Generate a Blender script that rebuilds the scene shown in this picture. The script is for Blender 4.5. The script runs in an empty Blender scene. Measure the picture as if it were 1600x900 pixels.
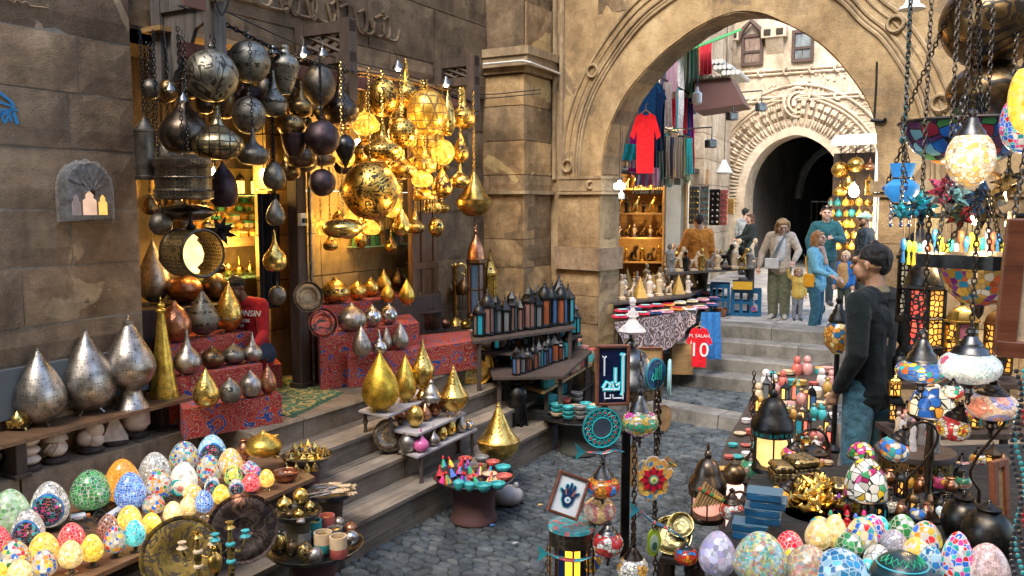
import bpy,bmesh,math,random
from mathutils import Vector,Matrix,noise
R=random.Random(7)
C=bpy.context.scene.collection
S=bpy.context.scene
# ---------------- camera, sky, sun, exposure ----------------
F=1310.0;PITCH=math.atan(132/F);CH=2.85
cam=bpy.data.objects.new('camera',bpy.data.cameras.new('camera'));C.objects.link(cam)
cam.location=(0,0,CH);cam.rotation_euler=(math.pi/2-PITCH,0,0)
cam.data.sensor_width=36;cam.data.lens=36*F/1600;cam.data.clip_end=400
S.camera=cam
w=bpy.data.worlds.new('World');S.world=w;w.use_nodes=True
sk=w.node_tree.nodes.new('ShaderNodeTexSky');sk.sky_type='NISHITA';sk.sun_disc=False
sk.sun_elevation=math.radians(50);sk.sun_rotation=math.radians(205)
w.node_tree.links.new(sk.outputs[0],w.node_tree.nodes['Background'].inputs[0])
w.node_tree.nodes['Background'].inputs[1].default_value=0.15
sl=bpy.data.lights.new('sun','SUN');sl.energy=1.7;sl.angle=math.radians(35);sl.color=(1,.93,.83)
so=bpy.data.objects.new('sun',sl);C.objects.link(so)
so.rotation_euler=Vector((-.27,-.58,.76)).to_track_quat('Z','Y').to_euler()
V=S.view_settings;V.view_transform='Standard';V.look='None';V.gamma=1;V.use_curve_mapping=False;V.exposure=2.05
S.cycles.use_denoising=True;S.cycles.max_bounces=6;S.cycles.diffuse_bounces=3;S.cycles.glossy_bounces=3
S.cycles.transmission_bounces=4;S.cycles.transparent_max_bounces=6;S.cycles.caustics_reflective=False;S.cycles.caustics_refractive=False
S.cycles.sample_clamp_indirect=4
# ---------------- pixel rays of the survey photo -> metres ----------------
cp,sp=math.cos(PITCH),math.sin(PITCH)
def ray(px,py):
    x=(px-800)/F;v=(450-py)/F
    return Vector((x,cp+sp*v,cp*v-sp))
CAM=Vector((0,0,CH))
def atz(px,py,z):d=ray(px,py);return CAM+d*((z-CH)/d.z)
def aty(px,py,y):d=ray(px,py);return CAM+d*(y/d.y)
def pxm(p):return(p.y*cp-(p.z-CH)*sp)/F  # metres per pixel at p
class Fr:  # a vertical plane: t along, z up, d out of it
    def __init__(s,o,u,out):
        s.o=Vector((o[0],o[1],0));s.u=Vector((u[0],u[1],0)).normalized();s.n=Vector((out[0],out[1],0)).normalized()
        s.M=Matrix((s.u.to_tuple()+(0,),(0,0,1,0),(0,0,0,1),(0,0,0,1)))
    def P(s,t,z,d=0):return s.o+s.u*t+s.n*d+Vector((0,0,z))
    def hit(s,px,py,d=0):
        r=ray(px,py);o=s.o+s.n*d
        return CAM+r*(s.n.dot(o)/s.n.dot(r))
    def tz(s,px,py,d=0):
        p=s.hit(px,py,d);return(p-s.o).dot(s.u),p.z
    def rot(s):return math.atan2(s.u.y,s.u.x)
UD=Vector((.4968522,.86783518));ND=Vector((-UD.y,UD.x));B0=Vector((-1.24135725,6.52287711))
def LF(sv):o=B0+ND*sv;return Fr(o,UD,-ND)  # planes parallel to the shop side, sv metres in from the kerb of the stairs
def ST(s,t,z):p=B0+ND*s+UD*t;return Vector((p.x,p.y,z))
AR=Fr((1.26,11.9),(.77,-.638),(-.638,-.77))  # the gateway arch
FA=Fr((5.0,24.0),(.848,-.529),(-.529,-.848))  # the far facade
# ---------------- mesh builder ----------------
def cr(pts,n=4):  # smooth curve through 2d/3d points
    if len(pts)<3:return[Vector(p)for p in pts]
    q=[Vector(p)for p in pts];q=[q[0]*2-q[1]]+q+[q[-1]*2-q[-2]];o=[]
    for i in range(1,len(q)-2):
        for k in range(n):
            t=k/n;a,b,c,d=q[i-1:i+3]
            o.append(.5*((2*b)+(c-a)*t+(2*a-5*b+4*c-d)*t*t+(3*b-a-3*c+d)*t**3))
    o.append(q[-2]);return o
class MB:
    def __init__(s):s.v=[];s.f=[];s.m=[];s.T=Matrix()
    def add(s,vs,fs,m=0):
        k=len(s.v);s.v+=[s.T@Vector(p)for p in vs]
        s.f+=[[i+k for i in f]for f in fs];s.m+=[m]*len(fs);return s
    def box(s,x0,x1,y0,y1,z0,z1,m=0):
        return s.add([(x0,y0,z0),(x1,y0,z0),(x1,y1,z0),(x0,y1,z0),(x0,y0,z1),(x1,y0,z1),(x1,y1,z1),(x0,y1,z1)],
                     [(0,3,2,1),(4,5,6,7),(0,1,5,4),(1,2,6,5),(2,3,7,6),(3,0,4,7)],m)
    def hexa(s,P,m=0):  # 8 points bottom 4 (ccw) then top 4
        return s.add(P,[(0,3,2,1),(4,5,6,7),(0,1,5,4),(1,2,6,5),(2,3,7,6),(3,0,4,7)],m)
    def bbox(s,x0,x1,y0,y1,z0,z1,b=.01,m=0):  # box with chamfered edges
        v=[];f=[]
        for(i,zz,ins)in((0,z0,b),(1,z0+b,0),(2,z1-b,0),(3,z1,b)):
            for(x,y)in((x0,y0),(x1,y0),(x1,y1),(x0,y1)):
                sx=1 if x==x0 else-1;sy=1 if y==y0 else-1
                if ins:v.append((x+sx*b,y+sy*b,zz))
                else:v+=[(x+sx*b,y,zz),(x,y+sy*b,zz)]
        # v: 0-3 bottom, 4-11 lower ring, 12-19 upper ring, 20-23 top
        def ring(k):return[k+0,k+2,k+3,k+5,k+4,k+6,k+7,k+1]
        a=[4+0,4+2,4+3,4+5,4+4,4+6,4+7,4+1];a=[4,6,7,9,8,10,11,5];c=[x+8 for x in a]
        for i in range(8):f.append((a[i],a[(i+1)%8],c[(i+1)%8],c[i]))
        bt=[0,1,2,3];tp=[20,21,22,23]
        for i in range(4):
            f.append((bt[i],bt[(i+1)%4],a[(2*i+1)%8],a[2*i]));f.append((c[2*i],c[2*i+1],tp[(i+1)%4],tp[i]))
            f.append((bt[i],a[2*i],a[2*i-1]));f.append((tp[i],c[2*i-1],c[2*i]))
        f+=[(3,2,1,0),(20,21,22,23)]
        return s.add(v,f,m)
    def lathe(s,pr,seg=24,m=0,ph=0,sx=1,sy=1):
        v=[];f=[];n=len(pr)
        for(r,z)in pr:
            for k in range(seg):
                a=2*math.pi*k/seg+ph;v.append((max(r,1e-4)*math.cos(a)*sx,max(r,1e-4)*math.sin(a)*sy,z))
        for i in range(n-1):
            for k in range(seg):
                k2=(k+1)%seg;f.append((i*seg+k,i*seg+k2,(i+1)*seg+k2,(i+1)*seg+k))
        f.append(tuple(range(seg-1,-1,-1)));f.append(tuple((n-1)*seg+k for k in range(seg)))
        return s.add(v,f,m)
    def tube(s,pts,r,seg=6,m=0,cl=False,fl=1.0):
        pts=[Vector(p)for p in pts];n=len(pts);v=[];f=[];up=Vector((0,0,1));N=None
        for i,p in enumerate(pts):
            if cl:d=pts[(i+1)%n]-pts[i-1]
            else:d=pts[min(i+1,n-1)]-pts[max(i-1,0)]
            d=d.normalized()if d.length>1e-9 else Vector((0,0,1))
            if N is None:N=d.cross(up if abs(d.z)<.9 else Vector((1,0,0))).normalized()
            else:
                N=N-d*N.dot(d);N=N.normalized()if N.length>1e-6 else d.orthogonal().normalized()
            Bn=d.cross(N);rr=r[i]if isinstance(r,(list,tuple))else r
            for k in range(seg):a=2*math.pi*k/seg;v.append(p+N*math.cos(a)*rr+Bn*math.sin(a)*rr*fl)
        for i in range(n if cl else n-1):
            j=(i+1)%n
            for k in range(seg):k2=(k+1)%seg;f.append((i*seg+k,i*seg+k2,j*seg+k2,j*seg+k))
        if not cl:f+=[tuple(range(seg-1,-1,-1)),tuple((n-1)*seg+k for k in range(seg))]
        return s.add(v,f,m)
    def prism(s,poly,z0,z1,m=0):  # poly 2d ccw
        n=len(poly);v=[(x,y,z0)for x,y in poly]+[(x,y,z1)for x,y in poly]
        return s.add(v,[tuple(range(n-1,-1,-1)),tuple(range(n,2*n))]+[(i,(i+1)%n,n+(i+1)%n,n+i)for i in range(n)],m)
    def ball(s,c,r,seg=12,m=0,sz=1.0,sx=1.0,sy=1.0):
        v=[];f=[];rg=max(4,seg//2);c=Vector(c)
        for i in range(1,rg):
            a=math.pi*i/rg
            for k in range(seg):
                b=2*math.pi*k/seg;v.append(c+Vector((math.sin(a)*math.cos(b)*r*sx,math.sin(a)*math.sin(b)*r*sy,-math.cos(a)*r*sz)))
        v+=[c-Vector((0,0,r*sz)),c+Vector((0,0,r*sz))];B=len(v)-2
        for i in range(rg-2):
            for k in range(seg):k2=(k+1)%seg;f.append((i*seg+k,i*seg+k2,(i+1)*seg+k2,(i+1)*seg+k))
        for k in range(seg):k2=(k+1)%seg;f+=[(B,k2,k),(B+1,(rg-2)*seg+k,(rg-2)*seg+k2)]
        return s.add(v,f,m)
    def ring(s,c,R_,r,seg=16,ss=6,ax='z',m=0,sq=1.0):
        c=Vector(c);p=[]
        for k in range(seg):
            a=2*math.pi*k/seg;x,y=R_*math.cos(a),R_*math.sin(a)*sq
            p.append(c+(Vector((x,y,0))if ax=='z' else Vector((x,0,y))if ax=='y' else Vector((0,x,y))))
        return s.tube(p,r,ss,m,True)
    def chain(s,a,b,L=.035,r=.0035,m=0):
        a=Vector(a);b=Vector(b);d=b-a;n=max(1,int(d.length/(L*.72)));n=min(n,70);q=d.to_track_quat('Z','Y').to_matrix().to_4x4()
        T0=s.T.copy()
        for i in range(n):
            c=a+d*((i+.5)/n);s.T=T0@Matrix.Translation(c)@q@Matrix.Rotation(math.pi/2*(i%2),4,'Z')
            s.tube([(math.cos(2*math.pi*k/8)*L*.28,0,math.sin(2*math.pi*k/8)*L*.5)for k in range(8)],r,4,m,True)
        s.T=T0;return s
    def build(s,name,mats,parent=None,smooth=True,loc=None,ang=.75):
        me=bpy.data.meshes.new(name);me.from_pydata([tuple(p)for p in s.v],[],s.f)
        for x in(mats if isinstance(mats,(list,tuple))else[mats]):me.materials.append(x)
        me.polygons.foreach_set('material_index',s.m)
        bm=bmesh.new();bm.from_mesh(me);bmesh.ops.recalc_face_normals(bm,faces=bm.faces);bm.to_mesh(me);bm.free()
        if smooth:me.shade_smooth();me.set_sharp_from_angle(angle=ang)
        me.update();o=bpy.data.objects.new(name,me);C.objects.link(o)
        if parent:o.parent=parent
        if loc is not None:o.location=loc
        return o
LAB={}
def tag(o,label,cat,group=None,kind=None):
    if label:o['label']=label;LAB[label]=LAB.get(label,0)+1
    if cat:o['category']=cat
    if group:o['group']=group
    if kind:o['kind']=kind
    return o
def thing(name,label,cat,loc=(0,0,0),rz=0,group=None):
    o=bpy.data.objects.new(name,None);C.objects.link(o);o.location=loc;o.rotation_euler=(0,0,rz);o.empty_display_size=.05
    return tag(o,label,cat,group)
def struct(o):o['kind']='structure';return o
def dup(root,loc=None,rz=None,label=None,group=None,sc=None):
    r=root.copy();C.objects.link(r)
    if loc is not None:r.location=loc
    if rz is not None:r.rotation_euler=(0,0,rz)
    if sc is not None:r.scale=(sc,)*3 if isinstance(sc,(int,float))else sc
    if label:r['label']=label
    if group:r['group']=group
    for ch in list(root.children):
        c=ch.copy();C.objects.link(c);c.parent=r
        for g in ch.children:d=g.copy();C.objects.link(d);d.parent=c
    return r
def lamp(loc,power,col=(1,.62,.22),r=.04,parent=None):
    l=bpy.data.lights.new('bulb_light','POINT');l.energy=power;l.color=col;l.shadow_soft_size=r
    o=bpy.data.objects.new('bulb_light',l);C.objects.link(o);o.location=loc
    if parent:o.parent=parent
    return o
# ---------------- materials ----------------
class NM:
    def __init__(s,name):
        s.m=bpy.data.materials.new(name);s.m.use_nodes=True;s.t=s.m.node_tree;s.b=s.t.nodes['Principled BSDF']
        s.tc=None
    def n(s,ty,ins=None,**kw):
        x=s.t.nodes.new('ShaderNode'+ty)
        for k,v in kw.items():setattr(x,k,v)
        for k,v in(ins or{}).items():s.set(x,k,v)
        return x
    def set(s,x,k,v):
        i=x.inputs[k]
        if isinstance(v,bpy.types.NodeSocket):s.t.links.new(v,i)
        elif isinstance(v,bpy.types.Node):s.t.links.new(v.outputs[0],i)
        else:
            if i.type=='RGBA' and len(v)==3:v=(*v,1)
            i.default_value=v
    def co(s,sc=1.0,world=False,rnd=True):
        if world:o=s.n('NewGeometry').outputs['Position']
        else:
            o=s.n('TexCoord').outputs['Object']
            if rnd:
                r=s.n('ObjectInfo').outputs['Random'];a=s.n('VectorMath',{0:o},operation='ADD');mm=s.n('Math',{0:r,1:37.0},operation='MULTIPLY')
                s.t.links.new(mm.outputs[0],a.inputs[1]);o=a.outputs[0]
        sc=sc if isinstance(sc,(tuple,list))else(sc,)*3
        return s.n('VectorMath',{0:o,1:sc},operation='MULTIPLY').outputs[0]
    def noi(s,co,sc,det=4,rough=.55,dist=0):return s.n('TexNoise',{'Vector':co,'Scale':sc,'Detail':det,'Roughness':rough,'Distortion':dist}).outputs['Fac']
    def math(s,op,a,b=0.0,cl=False):
        x=s.n('Math',{0:a,1:b},operation=op);x.use_clamp=cl;return x.outputs[0]
    def ramp(s,fac,st,const=False):
        r=s.n('ValToRGB',{0:fac});e=r.color_ramp;e.interpolation='CONSTANT' if const else 'LINEAR'
        while len(e.elements)<len(st):e.elements.new(.5)
        for el,(p,c)in zip(e.elements,st):el.position=p;el.color=(*(c if isinstance(c,(tuple,list))else(c,)*3),1)
        return r.outputs[0]
    def mix(s,f,a,b,mode='MIX'):
        x=s.n('Mix',data_type='RGBA',blend_type=mode);s.set(x,0,f);s.set(x,6,a);s.set(x,7,b);return x.outputs[2]
    def bump(s,h,st=.3,d=.01,prev=None):
        x=s.n('Bump',{'Height':h,'Strength':st,'Distance':d})
        if prev:s.set(x,'Normal',prev)
        return x.outputs[0]
    def out(s,col=None,rough=.6,metal=0,bump=None,emit=None,es=0,spec=None,alpha=None,trans=None,coat=None,sss=None):
        I=lambda k,v:s.set(s.b,k,v)
        if col is not None:I('Base Color',col)
        I('Roughness',rough);I('Metallic',metal)
        if bump:I('Normal',bump)
        if emit is not None:I('Emission Color',emit);I('Emission Strength',es)
        if spec is not None:I('Specular IOR Level',spec)
        if alpha is not None:I('Alpha',alpha)
        if trans:I('Transmission Weight',trans)
        if coat:I('Coat Weight',coat)
        if sss:I('Subsurface Weight',sss);I('Subsurface Radius',(.02,.008,.005))
        return s.m
MC={}
def memo(fn):
    def g(*a,**k):
        key=fn.__name__+repr(a)+repr(sorted(k.items()))
        if key not in MC:MC[key]=fn(*a,**k)
        return MC[key]
    return g
@memo
def paint(name,col,rough=.5,metal=0,wear=.12):
    s=NM(name);c=s.co(1);f=s.noi(c,9,5)
    k=s.ramp(f,[(.3,1-wear),(.75,1+wear)])
    return s.out(s.mix(1.0,col,k,'MULTIPLY'),s.math('ADD',s.math('MULTIPLY',f,.25),rough-.12),metal,s.bump(s.noi(c,60,3),.08,.004))
@memo
def stone(name,c1,c2,c3,sc=1.0,bs=.5,patch=None,island=.35,streak=0):
    s=NM(name);c=s.co(1,world=True)
    f=s.noi(c,1.3*sc,8,.65);g=s.noi(c,9*sc,6,.7);fine=s.noi(c,70*sc,4,.7)
    col=s.ramp(f,[(.32,c1),(.52,c2),(.72,c3)])
    col=s.mix(.5,col,s.ramp(g,[(.3,.5),(.7,1.35)]),'MULTIPLY')
    if island:
        r=s.n('NewGeometry').outputs['Random Per Island']
        col=s.mix(island,col,s.ramp(r,[(0,(.4,.34,.28)),(.35,(.8,.78,.74)),(.7,(1.25,1.15,1)),(1,(1.6,1.42,1.05))]),'MULTIPLY')
    if patch:
        pc,lo,psc=patch;pn=s.noi(c,psc,5,.55,.6)
        col=s.mix(s.ramp(pn,[(lo,0),(lo+.012,1)]),col,s.mix(.35,pc,s.ramp(g,[(.3,.6),(.7,1.3)]),'MULTIPLY'))
    soot=s.noi(s.co((1,1,.35),world=True),2.2,6,.7)
    col=s.mix(s.ramp(soot,[(.5,0),(.78,.75)]),col,(.035,.028,.022))
    hh=s.math('ADD',s.math('MULTIPLY',g,.7),s.math('MULTIPLY',fine,.3))
    pit=s.n('TexVoronoi',{'Vector':c,'Scale':42*sc}).outputs['Distance']
    hh=s.math('ADD',hh,s.math('MULTIPLY',s.ramp(pit,[(.0,0),(.3,1)]),.25))
    return s.out(col,.85,0,s.bump(hh,bs,.03),spec=.25)
@memo
def wood(name,c1,c2,rough=.65,ax=0,sc=1.0,bs=.4):
    s=NM(name);k=[1.6*sc]*3;k=[14*sc]*3;k[ax]=1.2*sc
    c=s.co(tuple(k));f=s.noi(c,1.6,8,.65,.6);g=s.noi(s.co(1),2.5,4)
    col=s.ramp(f,[(.3,c1),(.7,c2)]);col=s.mix(.6,col,s.ramp(g,[(.3,.55),(.7,1.25)]),'MULTIPLY')
    r=s.n('NewGeometry').outputs['Random Per Island'];col=s.mix(.6,col,s.ramp(r,[(0,.6),(1,1.4)]),'MULTIPLY');col=s.mix(s.ramp(s.noi(s.co(1),4,6,.7),[(.5,0),(.75,.6)]),col,(.02,.016,.012))
    return s.out(col,rough,0,s.bump(f,bs,.008))
@memo
def metal(name,col,rough=.3,pat='plain',sc=1.0,dark=(.03,.02,.01),lit=0,lc=(1,.5,.08),glow=0):
    s=NM(name);c=s.co(1);f=s.noi(c,6,5,.6);b=None;m=None
    base=s.mix(1.0,col,s.ramp(s.noi(c,11,7,.7),[(.33,.38),(.62,1.12)]),'MULTIPLY');mk=None
    if pat=='dots':
        v=s.n('TexVoronoi',{'Vector':c,'Scale':50*sc,'Randomness':.25}).outputs['Distance'];mk=s.ramp(v,[(.27,1),(.34,0)])
        big=s.n('TexVoronoi',{'Vector':c,'Scale':11*sc,'Randomness':.6}).outputs['Distance']
        wv=s.math('SINE',s.math('MULTIPLY',big,34.0));mk=s.math('MULTIPLY',mk,s.ramp(wv,[(.35,.15),(.6,1)]))
    elif pat=='engrave':
        d=s.n('TexNoise',{'Vector':c,'Scale':9*sc,'Detail':1.5,'Distortion':1.2}).outputs['Fac']
        x=s.math('SINE',s.math('MULTIPLY',d,24.0));mk=s.ramp(x,[(.35,0),(.55,1)])
        z=s.n('SeparateXYZ',{0:s.co(1,rnd=False)}).outputs[2];zz=s.math('SINE',s.math('MULTIPLY',z,42.0*sc))
        mk=s.math('MULTIPLY',mk,s.ramp(zz,[(.4,.1),(.5,1)]))
    elif pat=='swirl':
        d=s.n('TexNoise',{'Vector':c,'Scale':5*sc,'Detail':2,'Distortion':2.0}).outputs['Fac']
        x=s.math('SINE',s.math('MULTIPLY',d,26.0));mk=s.ramp(x,[(.4,0),(.6,1)])
    elif pat=='scale':
        v=s.n('TexVoronoi',{'Vector':s.co((1,1,1.2)),'Scale':12*sc,'Randomness':.15},feature='DISTANCE_TO_EDGE').outputs['Distance'];mk=s.ramp(v,[(.06,1),(.1,0)])
    elif pat=='lace':
        v=s.n('TexVoronoi',{'Vector':c,'Scale':30*sc,'Randomness':.4},feature='DISTANCE_TO_EDGE').outputs['Distance'];mk=s.ramp(v,[(.12,0),(.17,1)])
    if pat=='hammer' or pat=='plain':
        v=s.n('TexVoronoi',{'Vector':c,'Scale':38*sc}).outputs['Distance'];b=s.bump(v,.35 if pat=='hammer' else .06,.006)
    if mk is not None:
        base=s.mix(mk,base,dark);b=s.bump(mk,-.35,.004);m=s.math('SUBTRACT',1.0,s.math('MULTIPLY',mk,.7))
    rg=s.math('ADD',s.math('MULTIPLY',s.noi(c,14,6,.7),.5),rough-.2)
    em=None
    if lit and mk is not None:em=s.mix(mk,[x*glow for x in lc],lc)
    elif lit:em=lc
    return s.out(base,rg,m if m is not None else 1.0,b,em,lit)
@memo
def mosaic(name,pal,sc=28,grout=(.7,.68,.62),gw=.06,emit=0,rnd=.6,flower=0,rough=.18,warm=0):
    s=NM(name);c=s.co(1)
    v=s.n('TexVoronoi',{'Vector':c,'Scale':sc,'Randomness':rnd});e=s.n('TexVoronoi',{'Vector':c,'Scale':sc,'Randomness':rnd},feature='DISTANCE_TO_EDGE').outputs['Distance']
    n=len(pal)
    if flower:
        p=v.outputs['Position'];big=s.n('TexVoronoi',{'Vector':p,'Scale':flower/max(sc,1e-3)if False else flower,'Randomness':.35})
        fac=s.math('MULTIPLY',big.outputs['Distance'],1.35)
    else:fac=s.n('TexWhiteNoise',{'Vector':v.outputs['Position']},noise_dimensions='3D').outputs[0]
    col=s.ramp(fac,[(i/n,q)for i,q in enumerate(pal)],True)
    jit=s.n('SeparateColor',{0:v.outputs['Color']}).outputs[0]
    col=s.mix(.8,col,s.ramp(jit,[(0,.42),(1,1.2)]),'MULTIPLY');grout=tuple(x*.6 for x in grout)
    mk=s.ramp(e,[(gw*.7,1),(gw,0)]);col=s.mix(mk,col,grout)
    if warm:em=s.mix(.35,col,(1,.75,.4),'MULTIPLY')
    else:em=col
    return s.out(col,rough,0,s.bump(mk,-.4,.003),em if emit else None,emit*.45,coat=.3)
@memo
def textile(name,pal,sc=6,line=(.75,.68,.5),rough=.9):
    s=NM(name);c=s.co(1,rnd=False)
    v=s.n('TexVoronoi',{'Vector':c,'Scale':sc,'Randomness':.25});d=v.outputs['Distance']
    w2=s.noi(c,sc*1.4,2,.5,1.5);fac=s.math('FRACT',s.math('ADD',s.math('MULTIPLY',d,1.7),s.math('MULTIPLY',w2,1.3)))
    n=len(pal);col=s.ramp(fac,[(i/n,q)for i,q in enumerate(pal)],True)
    ln=s.math('ABSOLUTE',s.math('SINE',s.math('MULTIPLY',s.math('ADD',s.math('MULTIPLY',d,1.7),s.math('MULTIPLY',w2,1.3)),math.pi*n)))
    col=s.mix(s.ramp(ln,[(.22,1),(.3,0)]),col,line)
    return s.out(col,rough,0,s.bump(s.noi(c,200,2),.2,.003))
@memo
def stripes(name,pal,sc=20,ax=0,rough=.9,dist=.5):
    s=NM(name);c=s.co(1);k=[0,0,0];z=s.n('SeparateXYZ',{0:c}).outputs[ax]
    cell=s.math('FLOOR',s.math('MULTIPLY',z,sc));f=s.n('TexWhiteNoise',{'W':cell},noise_dimensions='1D').outputs[0]
    n=len(pal);col=s.ramp(f,[(i/n,q)for i,q in enumerate(pal)],True)
    col=s.mix(.4,col,s.ramp(s.noi(c,40,3),[(.3,.5),(.7,1.3)]),'MULTIPLY')
    return s.out(col,rough,0,s.bump(s.noi(c,120,2),.3,.003))
@memo
def cloth(name,col,rough=.9,rib=0,bs=.4,var=.2):
    s=NM(name);c=s.co(1,rnd=False);f=s.noi(c,5,4);h=s.noi(c,11,4,.5,.8)
    base=s.mix(1.0,col,s.ramp(s.noi(c,18,4),[(.3,1-var),(.7,1+var)]),'MULTIPLY')
    b=s.bump(h,bs,.04)
    if rib:
        wv=s.n('TexWave',{'Vector':c,'Scale':rib,'Distortion':1.5,'Detail':1}).outputs['Fac'];b=s.bump(wv,.6,.008,b)
    else:b=s.bump(s.noi(c,160,2),.15,.003,b)
    x=s.out(base,rough,0,b,spec=.2);s.b.inputs['Sheen Weight'].default_value=.1;return x
@memo
def skin(name,col):
    s=NM(name);c=s.co(1,rnd=False)
    return s.out(s.mix(1.0,col,s.ramp(s.noi(c,14,4),[(.3,.82),(.7,1.1)]),'MULTIPLY'),.5,0,s.bump(s.noi(c,90,3),.12,.003),sss=.12)
@memo
def glow(name,col,st,base=None):
    s=NM(name);f=s.noi(s.co(1),12,3);e=s.mix(1.0,col,s.ramp(f,[(.3,.7),(.7,1.15)]),'MULTIPLY')
    return s.out(base or col,.3,0,None,e,st)
@memo
def alab(name,col,emit=0):
    s=NM(name);c=s.co(1);f=s.noi(c,9,6,.6,1.5);k=s.mix(1.0,col,s.ramp(f,[(.35,.72),(.6,1.08)]),'MULTIPLY')
    return s.out(k,.35,0,None,k if emit else None,emit,sss=.1)
@memo
def glass(name,col=(.9,.95,.95),rough=.05,alpha=.35):
    s=NM(name);return s.out(col,rough,0,None,alpha=alpha)
# the palette of the bazaar
PEW=metal('pewter_engraved',(.27,.255,.21),.46,'engrave',1.4)
PEWS=metal('pewter_swirl',(.3,.28,.22),.44,'swirl',1.1)
PEWD=metal('dark_pewter_dotted',(.15,.13,.105),.48,'dots',1.0)
PEWP=metal('plain_old_pewter',(.19,.17,.135),.46,'hammer')
DKP=metal('dark_purple_metal',(.08,.055,.06),.48,'dots',1)
BRN=metal('old_brown_brass',(.3,.19,.08),.34,'engrave',1.2)
SIL=metal('silver_pierced',(.46,.42,.37),.38,'dots',1.0)
SILE=metal('silver_engraved',(.48,.43,.37),.36,'dots',.9)
SILP=metal('silver_plain',(.62,.6,.57),.2,'hammer',1)
GOLD=metal('gold_hammered',(.8,.53,.14),.28,'hammer',1.2)
GOLDP=metal('gold_polished',(.82,.55,.15),.24,'hammer')
GOLDE=metal('gold_engraved',(.8,.55,.16),.24,'engrave',1.2)
GOLDD=metal('gold_pierced',(.78,.52,.1),.34,'dots',1.3)
GOLDS=metal('gold_scaled',(.8,.55,.15),.24,'scale',1)
COP=metal('copper_hammered',(.5,.23,.13),.3,'hammer',1.2)
BRZ=metal('dark_bronze',(.2,.13,.07),.34,'engrave',1.4)
BRZP=metal('dark_bronze_plain',(.13,.1,.075),.3,'plain')
LG=metal('lit_gold_engraved',(.85,.5,.1),.34,'swirl',1.3,dark=(.03,.012,.0),lit=.0,glow=.0,lc=(1,.42,.04))
LGS=metal('lit_gold_scaled',(.9,.55,.1),.3,'scale',.8,dark=(.05,.03,.01))
LGS.node_tree.nodes['Principled BSDF'].inputs['Emission Color'].default_value=(1,.42,.04,1);LGS.node_tree.nodes['Principled BSDF'].inputs['Emission Strength'].default_value=.07
LGW=metal('lit_gold_swirl',(.85,.5,.1),.3,'lace',1.1,dark=(.04,.02,.0),lit=.0,glow=0)
LGF=metal('lit_gold_fierce',(.9,.55,.1),.3,'swirl',1.4,lit=.7,glow=.3,lc=(1,.45,.05))
BLK=metal('black_iron',(.045,.045,.045),.38,'plain')
BLKD=metal('black_iron_pierced',(.06,.06,.058),.34,'dots',.9)
GUN=metal('gunmetal',(.17,.17,.165),.3,'plain')
LACE=metal('bronze_lace',(.2,.16,.11),.35,'lace',1.2)
LACEG=metal('gold_lace',(.5,.36,.14),.35,'lace',1.2)
WD=wood('weathered_step_wood',(.13,.1,.072),(.29,.235,.175),.75,0,.8)
WDR=wood('plank_brown_wood',(.13,.065,.03),(.26,.14,.07),.5)
WDD=wood('dark_old_wood',(.03,.02,.014),(.09,.06,.045),.7,2)
WDG=wood('grey_bracket_wood',(.06,.05,.045),(.16,.14,.125),.8,2)
WDF=wood('red_brown_frame_wood',(.13,.035,.015),(.25,.08,.035),.35)
WDY=wood('pale_yellow_wood',(.3,.17,.06),(.5,.3,.12),.6)
WDE=wood('red_beam_wood',(.1,.03,.02),(.2,.075,.05),.7)
BULB=glow('lit_bulb',(1,.75,.4),9)
BULBW=glow('white_lit_bulb',(1,.95,.85),5)
WHT=paint('white_enamel',(.75,.75,.73),.35)
ALA=alab('alabaster',(.72,.58,.47))
RED=cloth('red_cloth',(.5,.02,.025))
TXR=textile('red_applique_textile',[(.42,.03,.02),(.03,.05,.2),(.42,.03,.02),(.28,.02,.02),(.36,.025,.02),(.3,.02,.02)],4.6,(.4,.28,.16))
TXB=textile('brown_cream_textile',[(.42,.33,.31),(.1,.05,.04),(.42,.33,.31),(.1,.05,.04)],6,(.08,.04,.035))
CORD=paint('dark_cable',(.02,.02,.02),.5)
WCORD=paint('pale_cable',(.6,.58,.52),.5)
TURQ=alab('turquoise_soapstone',(.06,.42,.42));ROSE=alab('rose_soapstone',(.55,.13,.1));CREM=alab('cream_soapstone',(.68,.5,.3))
PINK=alab('pink_soapstone',(.62,.3,.27));GREY=alab('grey_soapstone',(.25,.24,.22));OCH=alab('ochre_soapstone',(.6,.35,.08));SAND=alab('sandy_stone',(.66,.5,.33))
# ---------------- ground ----------------
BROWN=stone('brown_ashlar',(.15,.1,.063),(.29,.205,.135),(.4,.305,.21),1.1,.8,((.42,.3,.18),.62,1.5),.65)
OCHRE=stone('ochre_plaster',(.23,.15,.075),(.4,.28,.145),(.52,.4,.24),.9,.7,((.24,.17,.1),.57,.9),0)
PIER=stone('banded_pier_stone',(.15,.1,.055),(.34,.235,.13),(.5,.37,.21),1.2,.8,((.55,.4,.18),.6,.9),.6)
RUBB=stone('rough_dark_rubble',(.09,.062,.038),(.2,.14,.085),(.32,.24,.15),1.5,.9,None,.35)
CREAM=stone('cream_limestone',(.46,.36,.24),(.63,.51,.37),(.75,.64,.5),1.0,.5,None,.2)
CARV=stone('carved_stone',(.22,.15,.085),(.36,.26,.15),(.46,.35,.21),1.4,.5,None,0)
STEPG=stone('grey_limestone_step',(.1,.095,.088),(.18,.172,.16),(.27,.26,.24),1.3,.45,None,.2)
LAND=stone('worn_landing_stone',(.14,.105,.07),(.24,.19,.135),(.33,.27,.2),1.2,.6,None,.2)
COB=stone('basalt_cobble',(.05,.062,.072),(.1,.12,.136),(.18,.205,.225),2.6,.9,None,.45)
DIRT=paint('cobble_joint_dirt',(.035,.036,.037),.9)
PAV=stone('pale_paving',(.34,.32,.3),(.46,.44,.41),(.56,.54,.5),1,.25,None,.2)
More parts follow.
